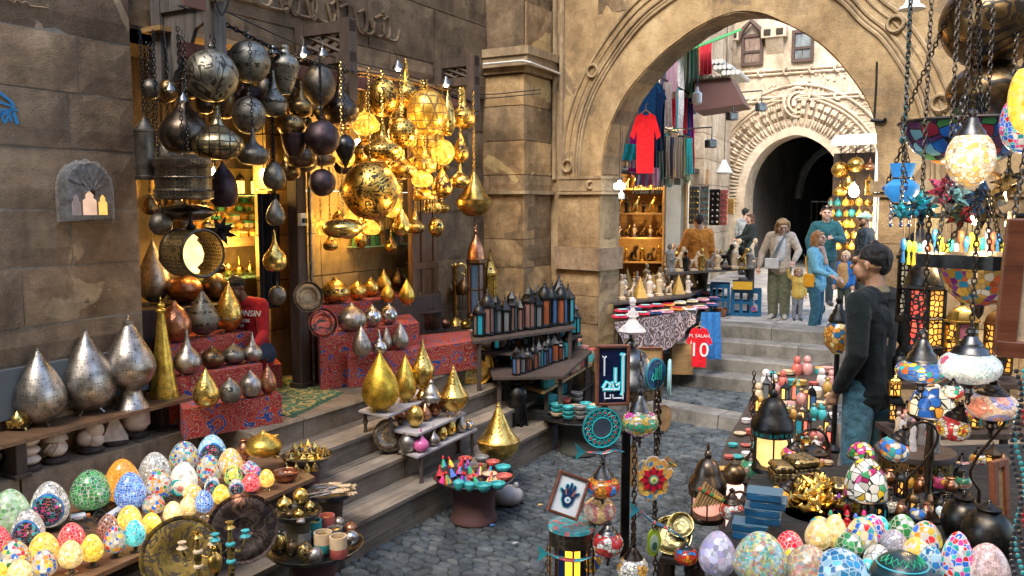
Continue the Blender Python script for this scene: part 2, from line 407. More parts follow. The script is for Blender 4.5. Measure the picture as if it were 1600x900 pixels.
g=MB();g.box(-60,60,-20,120,-.3,-.03);struct(g.build('ground',DIRT,None,False))
# cobbles: irregular basalt setts, one sheet of raised stones
def cobbles(name,fr,t0,t1,d0,d1,z,dt,dd,m):
    nt=int((t1-t0)/dt);nd=int((d1-d0)/dd);mb=MB();rr=random.Random(3)
    J=[[(t0+(i+(rr.uniform(-.32,.32)))*dt+(.5*dt if 0 else 0),d0+(j+rr.uniform(-.28,.28))*dd)for i in range(nt+1)]for j in range(nd+1)]
    for j in range(nd):
        off=rr.uniform(0,dt)
        for i in range(nt):
            q=[J[j][i],J[j][i+1],J[j+1][i+1],J[j+1][i]];q=[(a+off,b)for a,b in q]
            cx=sum(a for a,b in q)/4;cy=sum(b for a,b in q)/4;h=rr.uniform(-.008,.01)
            def L(k,zz):return[fr.P(cx+(a-cx)*k,zz,cy+(b-cy)*k)for a,b in q]
            def M(P):return[x for i2 in range(4)for x in(P[i2]*.75+P[(i2+1)%4]*.25,P[i2]*.25+P[(i2+1)%4]*.75)]
            A=M(L(.96,z-.03));B=M(L(.93,z-.007+h));D=M(L(.8,z+h));v=A+B+D+[fr.P(cx,z+h+.001,cy)]
            f=[(k,(k+1)%8,8+(k+1)%8,8+k)for k in range(8)]+[(8+k,8+(k+1)%8,16+(k+1)%8,16+k)for k in range(8)]+[(16+k,16+(k+1)%8,24)for k in range(8)]
            mb.add(v,f)
    return struct(mb.build(name,m,None,True,ang=1.2))
cobbles('street',AR,-3.2,6.0,.25,9.5,0,.135,.086,COB)
kb=MB();rr=random.Random(5);t=-1.5
while t<5:
    L=rr.uniform(.8,1.3);P=[AR.P(t+.005,-.05,.28),AR.P(t+L-.005,-.05,.28),AR.P(t+L-.005,-.05,-.1),AR.P(t+.005,-.05,-.1)]
    h=.165;P2=[AR.P(t+.008,h,.25),AR.P(t+L-.008,h,.25),AR.P(t+L-.008,h,-.1),AR.P(t+.008,h,-.1)];kb.hexa(P+P2);t+=L
struct(kb.build('kerb',STEPG,None,False))
cobbles('upper_street',AR,-2,5,-1.75,-.1,.155,.2,.14,COB)
# stone steps up through the gateway
SFR=Fr(atz(1110,607,.16)[:2],(.86,-.51),(-.51,-.86))
stp=thing('stone_steps','worn grey stone steps rising through the big archway','steps')
rr=random.Random(8);zz=.155
def stepedge(px,py,z):return SFR.tz(px,py)[0],(atz(px,py,z)-SFR.o).dot(SFR.n)
dd=0.0
STZ=[.155]
for k in range(4):
    z1=.155+.2*(k+1);mb=MB();t=-1.6
    while t<4.2:
        L=rr.uniform(1.0,1.7);b=.02;a0,a1=t+.004,t+L-.004;d0=-.38*k;d1=d0-.6
        P=[SFR.P(a0,z1-.2,d0),SFR.P(a1,z1-.2,d0),SFR.P(a1,z1-b,d0),SFR.P(a0,z1-b,d0),SFR.P(a0,z1,d0-b),SFR.P(a1,z1,d0-b),SFR.P(a1,z1,d1),SFR.P(a0,z1,d1),SFR.P(a0,z1-.2,d1),SFR.P(a1,z1-.2,d1)]
        mb.add(P,[(0,1,2,3),(3,2,5,4),(4,5,6,7),(7,6,9,8),(8,9,1,0),(0,3,4,7,8),(1,9,6,5,2)]);t+=L
    mb.build('step',STEPG,stp,False)
PZ=.955
pv=MB();rr=random.Random(4)
for j in range(26):
    t=-4+rr.uniform(0,.6)
    while t<9:
        L=rr.uniform(.7,1.2);d0=-1.55-j*.72+.0;P=[SFR.P(t,PZ-.1,d0),SFR.P(t+L-.012,PZ-.1,d0),SFR.P(t+L-.012,PZ-.1,d0-.71),SFR.P(t,PZ-.1,d0-.71)]
        z=PZ+rr.uniform(-.004,.004);pv.hexa(P+[p+Vector((0,0,z-PZ+.1))for p in P]);t+=L
struct(pv.build('pavement',PAV,None,False))
pb=MB();pb.hexa([SFR.P(a,z,d)for z in(-.1,PZ-.03)for a,d in((-6,-1.56),(14,-1.56),(14,-40),(-6,-40))]);struct(pb.build('upper_ground',DIRT,None,False))
# ---------------- shop side: wooden stairs, landing, walls ----------------
sts=thing('wooden_stairs','weathered grey wooden steps climbing from the cobbles to the brass lamp shop','steps')
rr=random.Random(2)
def stair(s0,s1,z0,z1,t0,t1):
    mb=MB()
    for k in range(2):  # riser boards
        za=z0+(z1-.035-z0)*k/2;zb=z0+(z1-.035-z0)*(k+1)/2-.004;mb.hexa([ST(s,t,z)for z in(za,zb)for s,t in((s0+.01,t0),(s0+.01,t1),(s0+.05,t1),(s0+.05,t0))])
    n=3
    for k in range(n):  # tread boards
        a=s0-.012+(s1-s0+.02)*k/n;b=s0-.012+(s1-s0+.02)*(k+1)/n-.004;dz=rr.uniform(-.003,.002)
        tt=t0-rr.uniform(0,.2)
        while tt<t1:
            L=min(rr.uniform(2.2,3.6),t1+.01-tt);mb.hexa([ST(s,t,z)for z in(z1-.033,z1+dz)for s,t in((a,tt),(a,tt+L-.004),(b,tt+L-.004),(b,tt))]);tt+=L
    mb.hexa([ST(s,t,z)for z in(z0-.02,z1-.04)for s,t in((s0+.06,t0),(s0+.06,t1-.01),(s1+.02,t1-.01),(s1+.02,t0))])
    return mb
def rotwood(mb,name,par):  # local frame along the stairs so that the grain runs along the boards
    M=Matrix.Translation(ST(0,0,0))@Matrix.Rotation(math.atan2(UD.y,UD.x),4,'Z');Mi=M.inverted()
    mb.v=[Mi@p for p in mb.v];o=mb.build(name,WD,par,False);o.matrix_local=M;return o
for(s0,s1,z0,z1,te)in((0,.337,-.02,.298,3.55),(.337,.648,0,.51,4.05),(.648,1.057,0,.715,4.5)):
    rotwood(stair(s0,s1,z0,z1,-2.6,te),'step',sts)
lb=MB();t=-.12
for L in(.62,.95,.8,1.1,.9,1.2):
    j=R.uniform(-.012,.012);lb.hexa([ST(s,a,z)for z,k in((.5,0),(.914-.02,0))for s,a in((1.05+j,t),(1.05+j,t+L-.01),(1.6,t+L-.01),(1.6,t))]);b=ST(0,0,0)
    lb.hexa([ST(s,a,z)for z in(.895,.914)for s,a in((1.03+j+(.02 if z>.9 else 0),t),(1.03+j+(.02 if z>.9 else 0),t+L-.01),(1.6,t+L-.01),(1.6,t))]);t+=L
lb.hexa([ST(s,a,z)for z in(.3,.911)for s,a in((1.59,-.12),(1.59,5.3),(5,5.3),(5,-.12))])
struct(lb.build('landing',LAND,None,False))
# stone ledge under the left wall
lg=MB();t=-3.4
for L in(.9,.75,1.0,.55,.9):
    j=R.uniform(-.02,.03);lg.hexa([ST(s,a,z)for z in(.3,.914)for s,a in((1.6+j,t),(1.58+j,t+L-.015),(1.92,t+L-.015),(1.92,t))]);t+=L
lg.hexa([ST(s,a,z)for z in(-.02,.6)for s,a in((1.2,-3.4),(1.2,-.14),(1.6,-.14),(1.6,-3.4))])
struct(lg.build('stone_ledge',LAND,None,False))
def blocks(mb,fr,t0,t1,zs,La,Lb,th=.12,j=.006,seed=1,m=0,shift=None):
    r=random.Random(seed)
    for z0,z1 in zip(zs,zs[1:]):
        t=t0;row=[]
        while t<t1-1e-3:
            L=min(r.uniform(La,Lb),t1-t)
            if t1-t-L<La*.35:L=t1-t
            row.append((t,t+L));t+=L
        for a,b in row:
            d=r.uniform(-j,j);g=.006;c=.013;nx=max(2,int((b-a)/.13));nz=max(2,int((z1-z0)/.13));A=[];K=r.uniform(0,50)
            for q in range(nz+1):
                for i in range(nx+1):
                    x=a+g+(b-a-2*g)*i/nx;z=z0+g+(z1-z0-2*g)*q/nz;e=i in(0,nx)or q in(0,nz);v3=Vector((x*4+K,z*4,K));ch=noise.noise(v3*1.7)
                    dd=d+ch*j*.6+noise.noise(v3*.4)*.006-(c+max(0,ch)*.014 if e else 0);sx=.004*noise.noise(v3*2+Vector((9,0,0)))if e else 0
                    A.append(fr.P(x+sx,z+sx,dd))
            W=nx+1;f=[(q*W+i,q*W+i+1,(q+1)*W+i+1,(q+1)*W+i)for q in range(nz)for i in range(nx)];bd=[i for i in range(W)]+[q*W+nx for q in range(1,nz+1)]+[nz*W+i for i in range(nx-1,-1,-1)]+[q*W for q in range(nz-1,0,-1)];k0=len(A)
            A+=[A[i]+fr.n*(-th)for i in bd];m_=len(bd);f+=[(bd[i],bd[(i+1)%m_],k0+(i+1)%m_,k0+i)for i in range(m_)]+[tuple(range(k0,k0+m_))]
            mb.add(A,f,m)
    return mb
LW=LF(1.9)
lw=thing('ashlar_wall','brown ashlar stone wall on the left with blue paint marks and dark stains','wall')
mb=blocks(MB(),LW,-6.5,-.47,[.6,1.65,1.93,2.37,2.8,3.27,3.7,4.14,4.6,5.1,5.6,6.2,6.9],.75,1.25,.14,.006,3);mb.build('stone_block_face',BROWN,lw,False)
mb=MB();mb.hexa([LW.P(t,z,d)for z in(.3,6.9)for t,d in((-6.5,-.02),(-.475,-.02),(-.475,-.55),(-6.5,-.55))]);mb.build('mortar_core',stone('grey_mortar',(.16,.13,.1),(.26,.22,.17),(.32,.28,.22),2,.4,None,0),lw,False)
# grey slab at the foot of the wall
gs=MB();gs.hexa([LW.P(t,z,d)for z in(1.28,1.645)for t,d in((-4,.06),(-.5,.06),(-.5,0.004),(-4,0.004))]);gs.build('plinth_slab',paint('grey_plinth_paint',(.1,.115,.12),.6),lw,False)
# blue paint marks and carved squiggle
bp=MB();bc=paint('blue_spray_paint',(.02,.2,.42),.6)
def strk(mb,fr,pts,wd,th=.004,m=0,d=0.012):  # flat painted stroke on a plane
    P=cr([(a,b,0)for a,b in pts],4);n=len(P);v=[];f=[]
    for i,p in enumerate(P):
        dr=(P[min(i+1,n-1)]-P[max(i-1,0)]);dr=dr.normalized()if dr.length>1e-9 else Vector((1,0,0));q=Vector((-dr.y,dr.x,0))*wd/2
        for k,dd in((1,d),(-1,d),(-1,d-th),(1,d-th)):v.append(fr.P(p.x+q.x*k,p.y+q.y*k,dd))
    for i in range(n-1):
        for k in range(4):f.append((i*4+k,i*4+(k+1)%4,i*4+4+(k+1)%4,i*4+4+k))
    f+=[(0,1,2,3),tuple((n-1)*4+k for k in(3,2,1,0))];return mb.add(v,f,m)
def strp(mb,fr,pts,wpx,**k):
    q=[fr.tz(x,y)for x,y in pts];return strk(mb,fr,q,wpx*pxm(fr.hit(*pts[0])),**k)
for pts,wd in((((-12,172),(6,172),(26,172)),4),(((-14,176),(8,177),(20,165),(5,150),(-8,142)),5),(((0,176),(6,192),(13,178),(16,190)),4),(((20,176),(26,194)),6),(((-10,152),(0,160),(18,166)),4)):
    strp(bp,LW,pts,wd)
bp.build('blue_graffiti',bc,lw,False)
sq=MB();cv=[LW.P(*LW.tz(x,y),.008)for x,y in((14,0),(20,4),(26,0),(32,5),(40,3),(46,9),(60,11),(74,12),(72,8))];sq.tube(cr(cv,3),.006,5);sq.build('carved_squiggle',CARV,lw)
# upper wall above the shop, pier, niche walls
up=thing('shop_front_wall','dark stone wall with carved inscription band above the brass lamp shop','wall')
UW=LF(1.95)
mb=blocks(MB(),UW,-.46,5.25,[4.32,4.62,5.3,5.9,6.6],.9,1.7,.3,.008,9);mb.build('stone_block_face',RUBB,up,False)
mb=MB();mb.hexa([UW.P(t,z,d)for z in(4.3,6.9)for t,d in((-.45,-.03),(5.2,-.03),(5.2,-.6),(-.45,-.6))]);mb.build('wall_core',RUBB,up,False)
def calli(mb,P,t0,t1,z0,z1,r,seed=0,dense=1.0):  # carved cursive band: stems, bowls and dots
    q=random.Random(seed);h=z1-z0;t=t0
    while t<t1-h*.2:
        k=q.random();w_=h*q.uniform(.16,.34)/dense
        if k<.4:pts=[(t,z0+h*.1),(t+w_*.15,z0+h*q.uniform(.7,.98)),(t-w_*.1,z0+h*q.uniform(.8,1))]
        elif k<.75:pts=[(t,z0+h*q.uniform(.4,.7)),(t+w_*.6,z0+h*.1),(t+w_*1.3,z0+h*.2),(t+w_*1.2,z0+h*.6),(t+w_*.5,z0+h*.5)]
        else:pts=[(t-w_,z0+h*.25),(t,z0+h*.1),(t+w_*1.5,z0+h*.12),(t+w_*2,z0+h*.4)]
        mb.tube([P(a,b)for a,b in cr([(x,y,0)for x,y in pts],3)for a,b in[(a,b)]]if 0 else[P(p.x,p.y)for p in cr([(x,y,0)for x,y in pts],3)],r,4)
        if q.random()<.4:c=P(t+w_*.6,z0+h*q.uniform(.6,.95));mb.ball(c,r*1.3,6)
        t+=w_*q.uniform(.7,1.1)
    return mb
ib=MB();calli(ib,lambda a,b:UW.P(a,b,.008),.55,2.25,4.72,5.2,.02,4,.8);calli(ib,lambda a,b:UW.P(a,b,.008),2.35,3.1,4.72,5.2,.02,5,.8)
ib.build('carved_inscription',RUBB,up)
sp_=MB();r=random.Random(3)
# pier between the shop and the gateway
pr=thing('banded_pier','tall banded stone pier with a cornice between the lamp shop and the gateway','pier')
PT0=5.19;PF=LF(1.35);SFc=Fr(ST(1.35,PT0,0)[:2],(ND.x,ND.y),(-UD.x,-UD.y))
def pz(py):return 2.85-(py-318)/F*12.0
zs=[.0,.5,.93,1.45,1.95,2.35,2.98,3.25,3.72,4.2,4.62]
mb=blocks(MB(),PF,PT0,7.4,zs,.8,1.3,.3,.012,21);blocks(mb,SFc,0.0,.75,zs,.5,.8,.3,.012,22)
mb.build('banded_blocks',PIER,pr,False)
mb=MB();mb.hexa([ST(s,t,z)for z in(0,7.5)for s,t in((1.37,PT0+.02),(1.37,7.4),(2.2,7.4),(2.2,PT0+.02))]);mb.build('pier_core',RUBB,pr,False)
mb=blocks(MB(),PF,PT0+.06,7.4,[4.98,5.6,6.3,7.2],.9,1.4,.3,.02,23);blocks(mb,Fr(ST(1.35,PT0+.06,0)[:2],(ND.x,ND.y),(-UD.x,-UD.y)),0,.7,[4.98,5.6,6.3,7.2],.6,.8,.3,.02,24);mb.build('upper_blocks',PIER,pr,False)
cn=MB()
for z0,z1,o in((4.64,4.72,.04),(4.72,4.86,.1),(4.86,4.97,.13)):cn.hexa([ST(s,t,z)for z in(z0,z1)for s,t in((1.35-o,PT0-o),(1.35-o,7.35),(2.2,7.35),(2.2,PT0-o))])
cn.build('cornice',CARV,pr,False);cn=MB()
for z0,z1,o in((2.98,3.03,.05),):cn.hexa([ST(s,t,z)for z in(z0,z1)for s,t in((1.35-o,PT0-o),(1.35-o,7.35),(2.2,7.35),(2.2,PT0-o))])
cn.build('string_course',CARV,pr,False)
cb=MB();cb.tube([ST(1.9,PT0-.17,4.76),ST(1.28,PT0-.17,4.76),ST(1.2,PT0-.1,4.74),ST(1.2,7.2,4.66)],.018,6);cb.build('white_conduit',WCORD,pr)
# niche side wall behind hanging copper lamps, and the shop interior shell
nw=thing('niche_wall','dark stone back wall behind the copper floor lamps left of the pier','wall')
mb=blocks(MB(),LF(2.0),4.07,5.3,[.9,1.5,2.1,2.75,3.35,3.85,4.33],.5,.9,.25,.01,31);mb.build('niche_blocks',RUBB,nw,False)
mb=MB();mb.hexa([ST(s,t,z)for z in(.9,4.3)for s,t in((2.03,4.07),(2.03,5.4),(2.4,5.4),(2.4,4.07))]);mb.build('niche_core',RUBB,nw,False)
sh=thing('shop_room','deep warm lit lamp shop room with plastered walls behind the seated seller','shop')
plas=stone('warm_shop_plaster',(.3,.2,.08),(.42,.28,.12),(.5,.36,.18),1.3,.4,None,0)
def slab(name,pts,z0,z1,m,par):mb=MB();mb.hexa([ST(s,t,z)for z in(z0,z1)for s,t in pts]);return mb.build(name,m,par,False)
slab('back_wall',((3.3,-.8),(3.3,2.9),(3.5,2.9),(3.5,-.8)),.9,4.3,plas,sh)
slab('back_wall_shade',((3.2,-.45),(3.2,2.65),(3.29,2.75),(3.29,-.45)),3.25,4.29,WDD,sh)  # added dark sheet, stands in for shade on the upper back wall
slab('side_wall',((2.46,-.62),(2.46,-.5),(3.3,-.5),(3.3,-.62)),.9,4.3,plas,sh)
slab('partition',((2.05,1.42),(2.05,1.5),(3.3,2.88),(3.3,2.8)),.91,4.29,WDD,sh)
slab('niche_return',((2.06,1.51),(2.06,1.56),(2.5,2.05),(2.5,2.0)),.912,4.28,WDD,sh)
slab('ceiling',((1.97,-.6),(1.97,4.2),(3.5,4.2),(3.5,-.6)),4.3,4.5,WDD,sh)
# unseen tall houses added behind and beside the alley to shade the foreground
ob=thing('unseen_shade_house','tall plain stone house added unseen behind the viewpoint to shade the alley','building',(0,-9,0));b=MB();b.box(-16,18,-2,0,0,20);b.build('house_wall',BROWN,ob,False)
for x in range(-12,16,4):
    for z in(5,9,13,17):b=MB();b.box(x,x+1.3,.002,.06,z,z+1.9);b.build('window',WDD,ob,False)
hb_=thing('unseen_shade_storeys','tall house storeys added over the lamp shop wall out of the picture to shade the alley','building');mb=MB();mb.hexa([ST(s,t,z)for z in(6.95,13)for s,t in((1.95,-9),(1.95,7.5),(6,7.5),(6,-9))]);mb.build('house_wall',BROWN,hb_,False)
for k in range(5):b=MB();b.hexa([ST(s,t,z)for z in(8.5,10.5)for s,t in((1.9,-7+k*3),(1.9,-5.8+k*3),(1.949,-5.8+k*3),(1.949,-7+k*3))]);b.build('window',WDD,hb_,False)
for i,(x,y,l)in enumerate(((782,735,'small white paper scrap by the wooden steps'),(840,790,'yellowish leaf like scrap on the cobbles'),(765,822,'torn blue wrapper beside the rusty tub'),(890,706,'thin white straw near the green tub'),(800,850,'crumpled grey paper on the cobbles'))):q=atz(x,y,.012);b=MB();b.add([(0,0,0),(.05,.01,.006),(.06,.035,.001),(.01,.03,.008),(.03,.02,.012)],[(0,1,4),(1,2,4),(2,3,4),(3,0,4),(3,2,1,0)]);tag(b.build('litter_scrap',paint('scrap_%d'%i,[(.6,.6,.58),(.5,.35,.1),(.05,.2,.5),(.6,.6,.6),(.3,.3,.3)][i],.7),None,False,q),l,'litter')
# ---------------- the gateway arch ----------------
ga=thing('gateway_arch','big plastered stone archway with carved moulding over the street steps','archway')
inn=[(938,300),(940,258),(946,215),(958,182),(977,147),(1000,117),(1033,83),(1060,62),(1083,45),(1115,28),(1150,17),(1180,18),(1200,23),(1233,38),(1267,57),(1300,83),(1333,123),(1357,160),(1367,190),(1372,225),(1374,300)]
op=[AR.tz(*p)for p in inn];op=[(op[0][0],-.2),(op[0][0],1.2),(op[0][0],2.2)]+op+[(op[-1][0],2.2),(op[-1][0],1.2),(op[-1][0],-.2)]
opc=[op[0],op[1],op[2]]+[(p.x,p.y)for p in cr([(a,b)for a,b in op[3:-3]],3)]+op[-3:]
TH=.5
def wallring(mb,fr,pts,tmin,tmax,ztop,d0,d1,nz=.012,rings=10,m=0):
    n=len(pts);v=[];f=[];cx=sum(p[0]for p in pts)/n
    def outer(i,p):
        if i<=2:return(tmin,p[1])
        if i>=n-3:return(tmax,p[1])
        a,b=p;k=(i-2)/(n-5)
        if k<.3:return(tmin,p[1]+(ztop-p[1])*(k/.3)**.8)
        if k>.7:return(tmax,p[1]+(ztop-p[1])*((1-k)/.3)**.8)
        return(tmin+(tmax-tmin)*(k-.3)/.4,ztop)
    for i,p in enumerate(pts):
        o=outer(i,p)
        for j in range(rings+1):
            k=(j/rings)**1.5;t=p[0]+(o[0]-p[0])*k;z=p[1]+(o[1]-p[1])*k
            q=fr.P(t,z,0);e=noise.noise(q*1.3)*nz*1.5+noise.noise(q*5)*nz*.6;v.append(fr.P(t,z,d0+e))
    R1=rings+1
    for i in range(n-1):
        for j in range(rings):f.append((i*R1+j,(i+1)*R1+j,(i+1)*R1+j+1,i*R1+j+1))
    k0=len(v)
    for p in pts:v.append(fr.P(p[0],p[1],d1))
    for i in range(n-1):f.append((i*R1,k0+i,k0+i+1,(i+1)*R1))
    k1=len(v)
    for i,p in enumerate(pts):o=outer(i,p);v.append(fr.P(o[0],o[1],d1))
    for i in range(n-1):f.append((k0+i,k1+i,k1+i+1,k0+i+1))
    return mb.add(v,f,m)
mb=wallring(MB(),AR,opc,-.9,9.5,7.5,0,-TH);mb.build('arch_wall',OCHRE,ga,True,ang=.6)
# intrados lining stones
il=MB();rr=random.Random(1)
for i in range(3,len(opc)-4,2):
    a,b=opc[i],opc[i+2];v=[]
    def off(p,q,k):
        d=Vector((q[0]-p[0],q[1]-p[1])).normalized();return(-d.y,d.x)if k else(d.y,-d.x)
    nx,nz_=off(a,b,False);e=.012+rr.uniform(0,.008)
    g0,g1=(a[0]+(b[0]-a[0])*.01,a[1]+(b[1]-a[1])*.01),(a[0]+(b[0]-a[0])*.99,a[1]+(b[1]-a[1])*.99)
    il.hexa([AR.P(p[0]+nx*k,p[1]+nz_*k,d)for k in(-.02,e)for p,d in((g0,-.02),(g1,-.02),(g1,-TH+.01),(g0,-TH+.01))])
il.build('intrados_stones',PIER,ga,False)
# the moulding: twin rails with knots
mo=[(888,300),(889,240),(896,190),(914,138),(944,84),(985,28),(1030,-12),(1100,-55),(1180,-75),(1260,-62),(1330,-25),(1368,12),(1400,38),(1430,78),(1455,123),(1472,170),(1480,230),(1482,300)]
mc=cr([(*AR.tz(*p),0)for p in mo],6)
mm=MB();W_=.1
def offc(pts,k):
    o=[]
    for i,p in enumerate(pts):
        d=(pts[min(i+1,len(pts)-1)]-pts[max(i-1,0)]).normalized();o.append(AR.P(p.x-d.y*k,p.y+d.x*k,.008))
    return o
for k in(-W_,W_):mm.tube(offc(mc,k),.024,6)
for k in(-W_*1.55,):mm.tube(offc(mc,k),.018,6)
mm.tube(offc(mc,-W_*2.0),.025,6);mm.tube(offc(mc,0),.014,6)
mm.build('arch_moulding',CARV,ga)
for i in range(4,len(mc)-3,17):
    kb=MB();p=mc[i];c=AR.P(p.x,p.y,.03)
    kb.tube([AR.P(p.x+math.cos(a*.524)*.085,p.y+math.sin(a*.524)*.085,.035)for a in range(12)],.02,6,0,True);kb.build('moulding_knot',CARV,ga)
sm=MB()  # straight moulding up the pier corner
q0=AR.tz(873,290)[0]
for k in(-.06,.06):sm.tube([AR.P(q0+k,z,.03)for z in(3.2,4,5,6,7.3)],.035,6)
sm.build('upright_moulding',CARV,ga)
im=MB();tL=opc[0][0]
for z0,z1,o in((2.98,3.02,.07),(3.03,3.2,.045),(3.2,3.24,.06)):im.hexa([AR.P(t,z,d)for z in(z0,z1)for t,d in((-.72,o),(tL+o,o),(tL+o,-TH-.01),(-.72,-TH-.01))])
im.build('impost',CARV,ga,False)
im=MB();tR=opc[-1][0]
for z0,z1,o in((2.92,2.97,.05),(2.98,3.1,.08)):im.hexa([AR.P(t,z,d)for z in(z0,z1)for t,d in((tR-o,o),(9,o),(9,-TH),(tR-o,-TH))])
im.build('impost',CARV,ga,False)
kn=MB()
for t in(-.15,):kn.ring(AR.P(t,3.115,.06),.05,.018,12,5,'y')
kn.build('impost_knot',CARV,ga)
# coursed piers below the imposts
def jamb(name,ta,tb,zs,seed,flip,ou):
    mb=blocks(MB(),Fr(AR.P(0,0,ou)[:2],AR.u[:2],AR.n[:2]),ta,tb,zs,.5,.9,.16,.006,seed)
    c=tb if not flip else ta
    jf=Fr(AR.P(c+(.005 if not flip else-.005),0,ou-.02)[:2],(-AR.n.x,-AR.n.y),(AR.u.x*(-1 if flip else 1),AR.u.y*(-1 if flip else 1)))
    blocks(mb,jf,0,TH+.05,zs,.5,.9,.12,.006,seed+1);return mb.build(name,PIER,ga,False)
jamb('jamb',-.75,tL,[.1,.78,1.12,1.52],51,False,.05);jamb('jamb',-.75,tL,[1.52,1.9],52,False,.04);jamb('jamb',-.75,tL,[2.22,2.97],53,False,.03)
bd=MB();bd.hexa([AR.P(t,z,d)for z in(1.9,2.22)for t,d in((-.75,.1),(tL+.05,.1),(tL+.05,-TH-.04),(-.75,-TH-.04))]);bd.build('pier_band',BROWN,ga,False)
jamb('jamb',tR,9.4,[.1,.78,1.12,1.52,1.9,2.4,2.9],55,True,.03)
# rough stones above the arch at the left, in the spandrel
keep=MB();r9=random.Random(6)
for z0,z1 in zip([4.3,4.72,5.05,5.45,5.9],[4.72,5.05,5.45,5.9,6.3]):
    t=-.62
    while t<1.2:
        L=r9.uniform(.35,.6);cq=Vector((t+L/2,(z0+z1)/2));k=min(mc,key=lambda p:(cq-Vector((p.x,p.y))).length)
        if(cq-Vector((k.x,k.y))).length>.4 and(cq.x<k.x or cq.y>k.y):blocks(keep,Fr(AR.P(0,0,0)[:2],AR.u[:2],AR.n[:2]),t,t+L,[z0,z1],L,L,.1,.03,int(t*99)+7)
        t+=L
keep.build('rubble_stones',RUBB,ga,False)
pb_=MB();pb_.tube([AR.P(*AR.tz(*p),.02)for p in((1371,97),(1370,130),(1367,183))],.012,5);pb_.build('iron_rod',BLK,ga)
pb_=MB();pb_.tube([AR.P(*AR.tz(*p),.03)for p in((1362,188),(1380,190),(1386,186))],.02,5);pb_.build('iron_hook',BLK,ga)
# ---------------- far facade ----------------
ff=thing('carved_facade','pale cream stone facade with carved inscription bands and a dark pointed doorway','building')
fo=[(1163,420),(1163,330),(1164,300),(1170,272),(1183,247),(1203,226),(1228,214),(1248,211),(1268,217),(1290,231),(1310,256),(1320,285),(1322,330),(1322,420)]
fp=[FA.tz(*p)for p in fo];fp=[(fp[0][0],.5),(fp[0][0],1.0)]+[(p.x,p.y)for p in cr([(a,b)for a,b in fp[1:-1]],3)]+[(fp[-1][0],1.0),(fp[-1][0],.5)]
mb=wallring(MB(),FA,fp,-4.6,9,13,0,-.8,.02,8);mb.build('facade_wall',CREAM,ff,True,ang=.6)
cx_=(fp[0][0]+fp[-1][0])/2;zc=FA.tz(1240,300)[1]
vo=MB();n=len(fp);rr=random.Random(5)  # fluted, scalloped voussoirs
mids=fp[2:-2]
def nrm(i):
    a=mids[max(i-1,0)];b=mids[min(i+1,len(mids)-1)];d=Vector((b[0]-a[0],b[1]-a[1])).normalized();return Vector((-d.y,d.x))
for i in range(0,len(mids)-1):
    for h in(0,.5):
        a=Vector(mids[i])*(1-h)+Vector(mids[i+1])*h;q=nrm(i)
        for(r0,r1,d)in((.22,.42,.05),(.46,.66,.1),(.68,.86,.15)):
            pts=[FA.P(a.x+q.x*k,a.y+q.y*k,dd)for k,dd in((r0,0),((r0+r1)/2,d),(r1,d*.9),(r1+.03,0))]
            vo.tube(pts,[.015,.036,.036,.015],5)
vo.build('scalloped_voussoirs',CREAM,ff)
am=MB()
for k in(.95,1.05,1.3):am.tube([FA.P(mids[i][0]+nrm(i).x*k,mids[i][1]+nrm(i).y*k,.03)for i in range(len(mids))],.035,5)
am.build('arch_moulding',CREAM,ff)
kt=MB();c=FA.tz(1248,160)
for r_ in(.14,.26,.38):kt.ring(FA.P(c[0],c[1],.05),r_,.04,20,5,'y')
kt.build('knot_boss',CREAM,ff)
bm_=MB()
def rail(py0,py1,x0=1130,x1=1420,r_=.035,dz=0):
    a=FA.tz(x0,py0);b=FA.tz(x1,py1);bm_.tube([FA.P(a[0],a[1]+dz,.03),FA.P(b[0],b[1]+dz,.03)],r_,5)
for y0,y1 in((116,96),(122,102),(157,141),(163,147)):rail(y0,y1)
for i in range(7):
    for(y0,y1)in((118,98),(160,144)):
        x=1150+i*40;a=FA.tz(x,y0+(y1-y0)*(x-1130)/290);bm_.ring(FA.P(a[0],a[1],.04),.09,.035,10,5,'y')
bm_.build('carved_rails',CREAM,ff)
ins=MB();za=FA.tz(1250,152)[1];zb=FA.tz(1250,116)[1];ta=FA.tz(1196,130)[0]
calli(ins,lambda a,b:FA.P(a,b,.005),ta,ta+4.2,za,zb,.03,11,.9)
for q_ in range(5):z0=FA.tz(1250,205)[1]+q_*.17;calli(ins,lambda a,b:FA.P(a,b,.0),cx_+1.2+max(0,.2*(1-q_)),cx_+3.2,z0,z0+.17,.018,20+q_,.8);calli(ins,lambda a,b:FA.P(a,b,.0),cx_-3.0,cx_-1.3-max(0,.12*(2-q_)),z0,z0+.17,.018,30+q_,.8)
ins.build('carved_inscription',CREAM,ff)
WSH=wood('faded_shutter_wood',(.16,.1,.07),(.3,.22,.17),.8,2);WSB=wood('bluish_shutter_wood',(.12,.14,.14),(.24,.26,.25),.8,2)
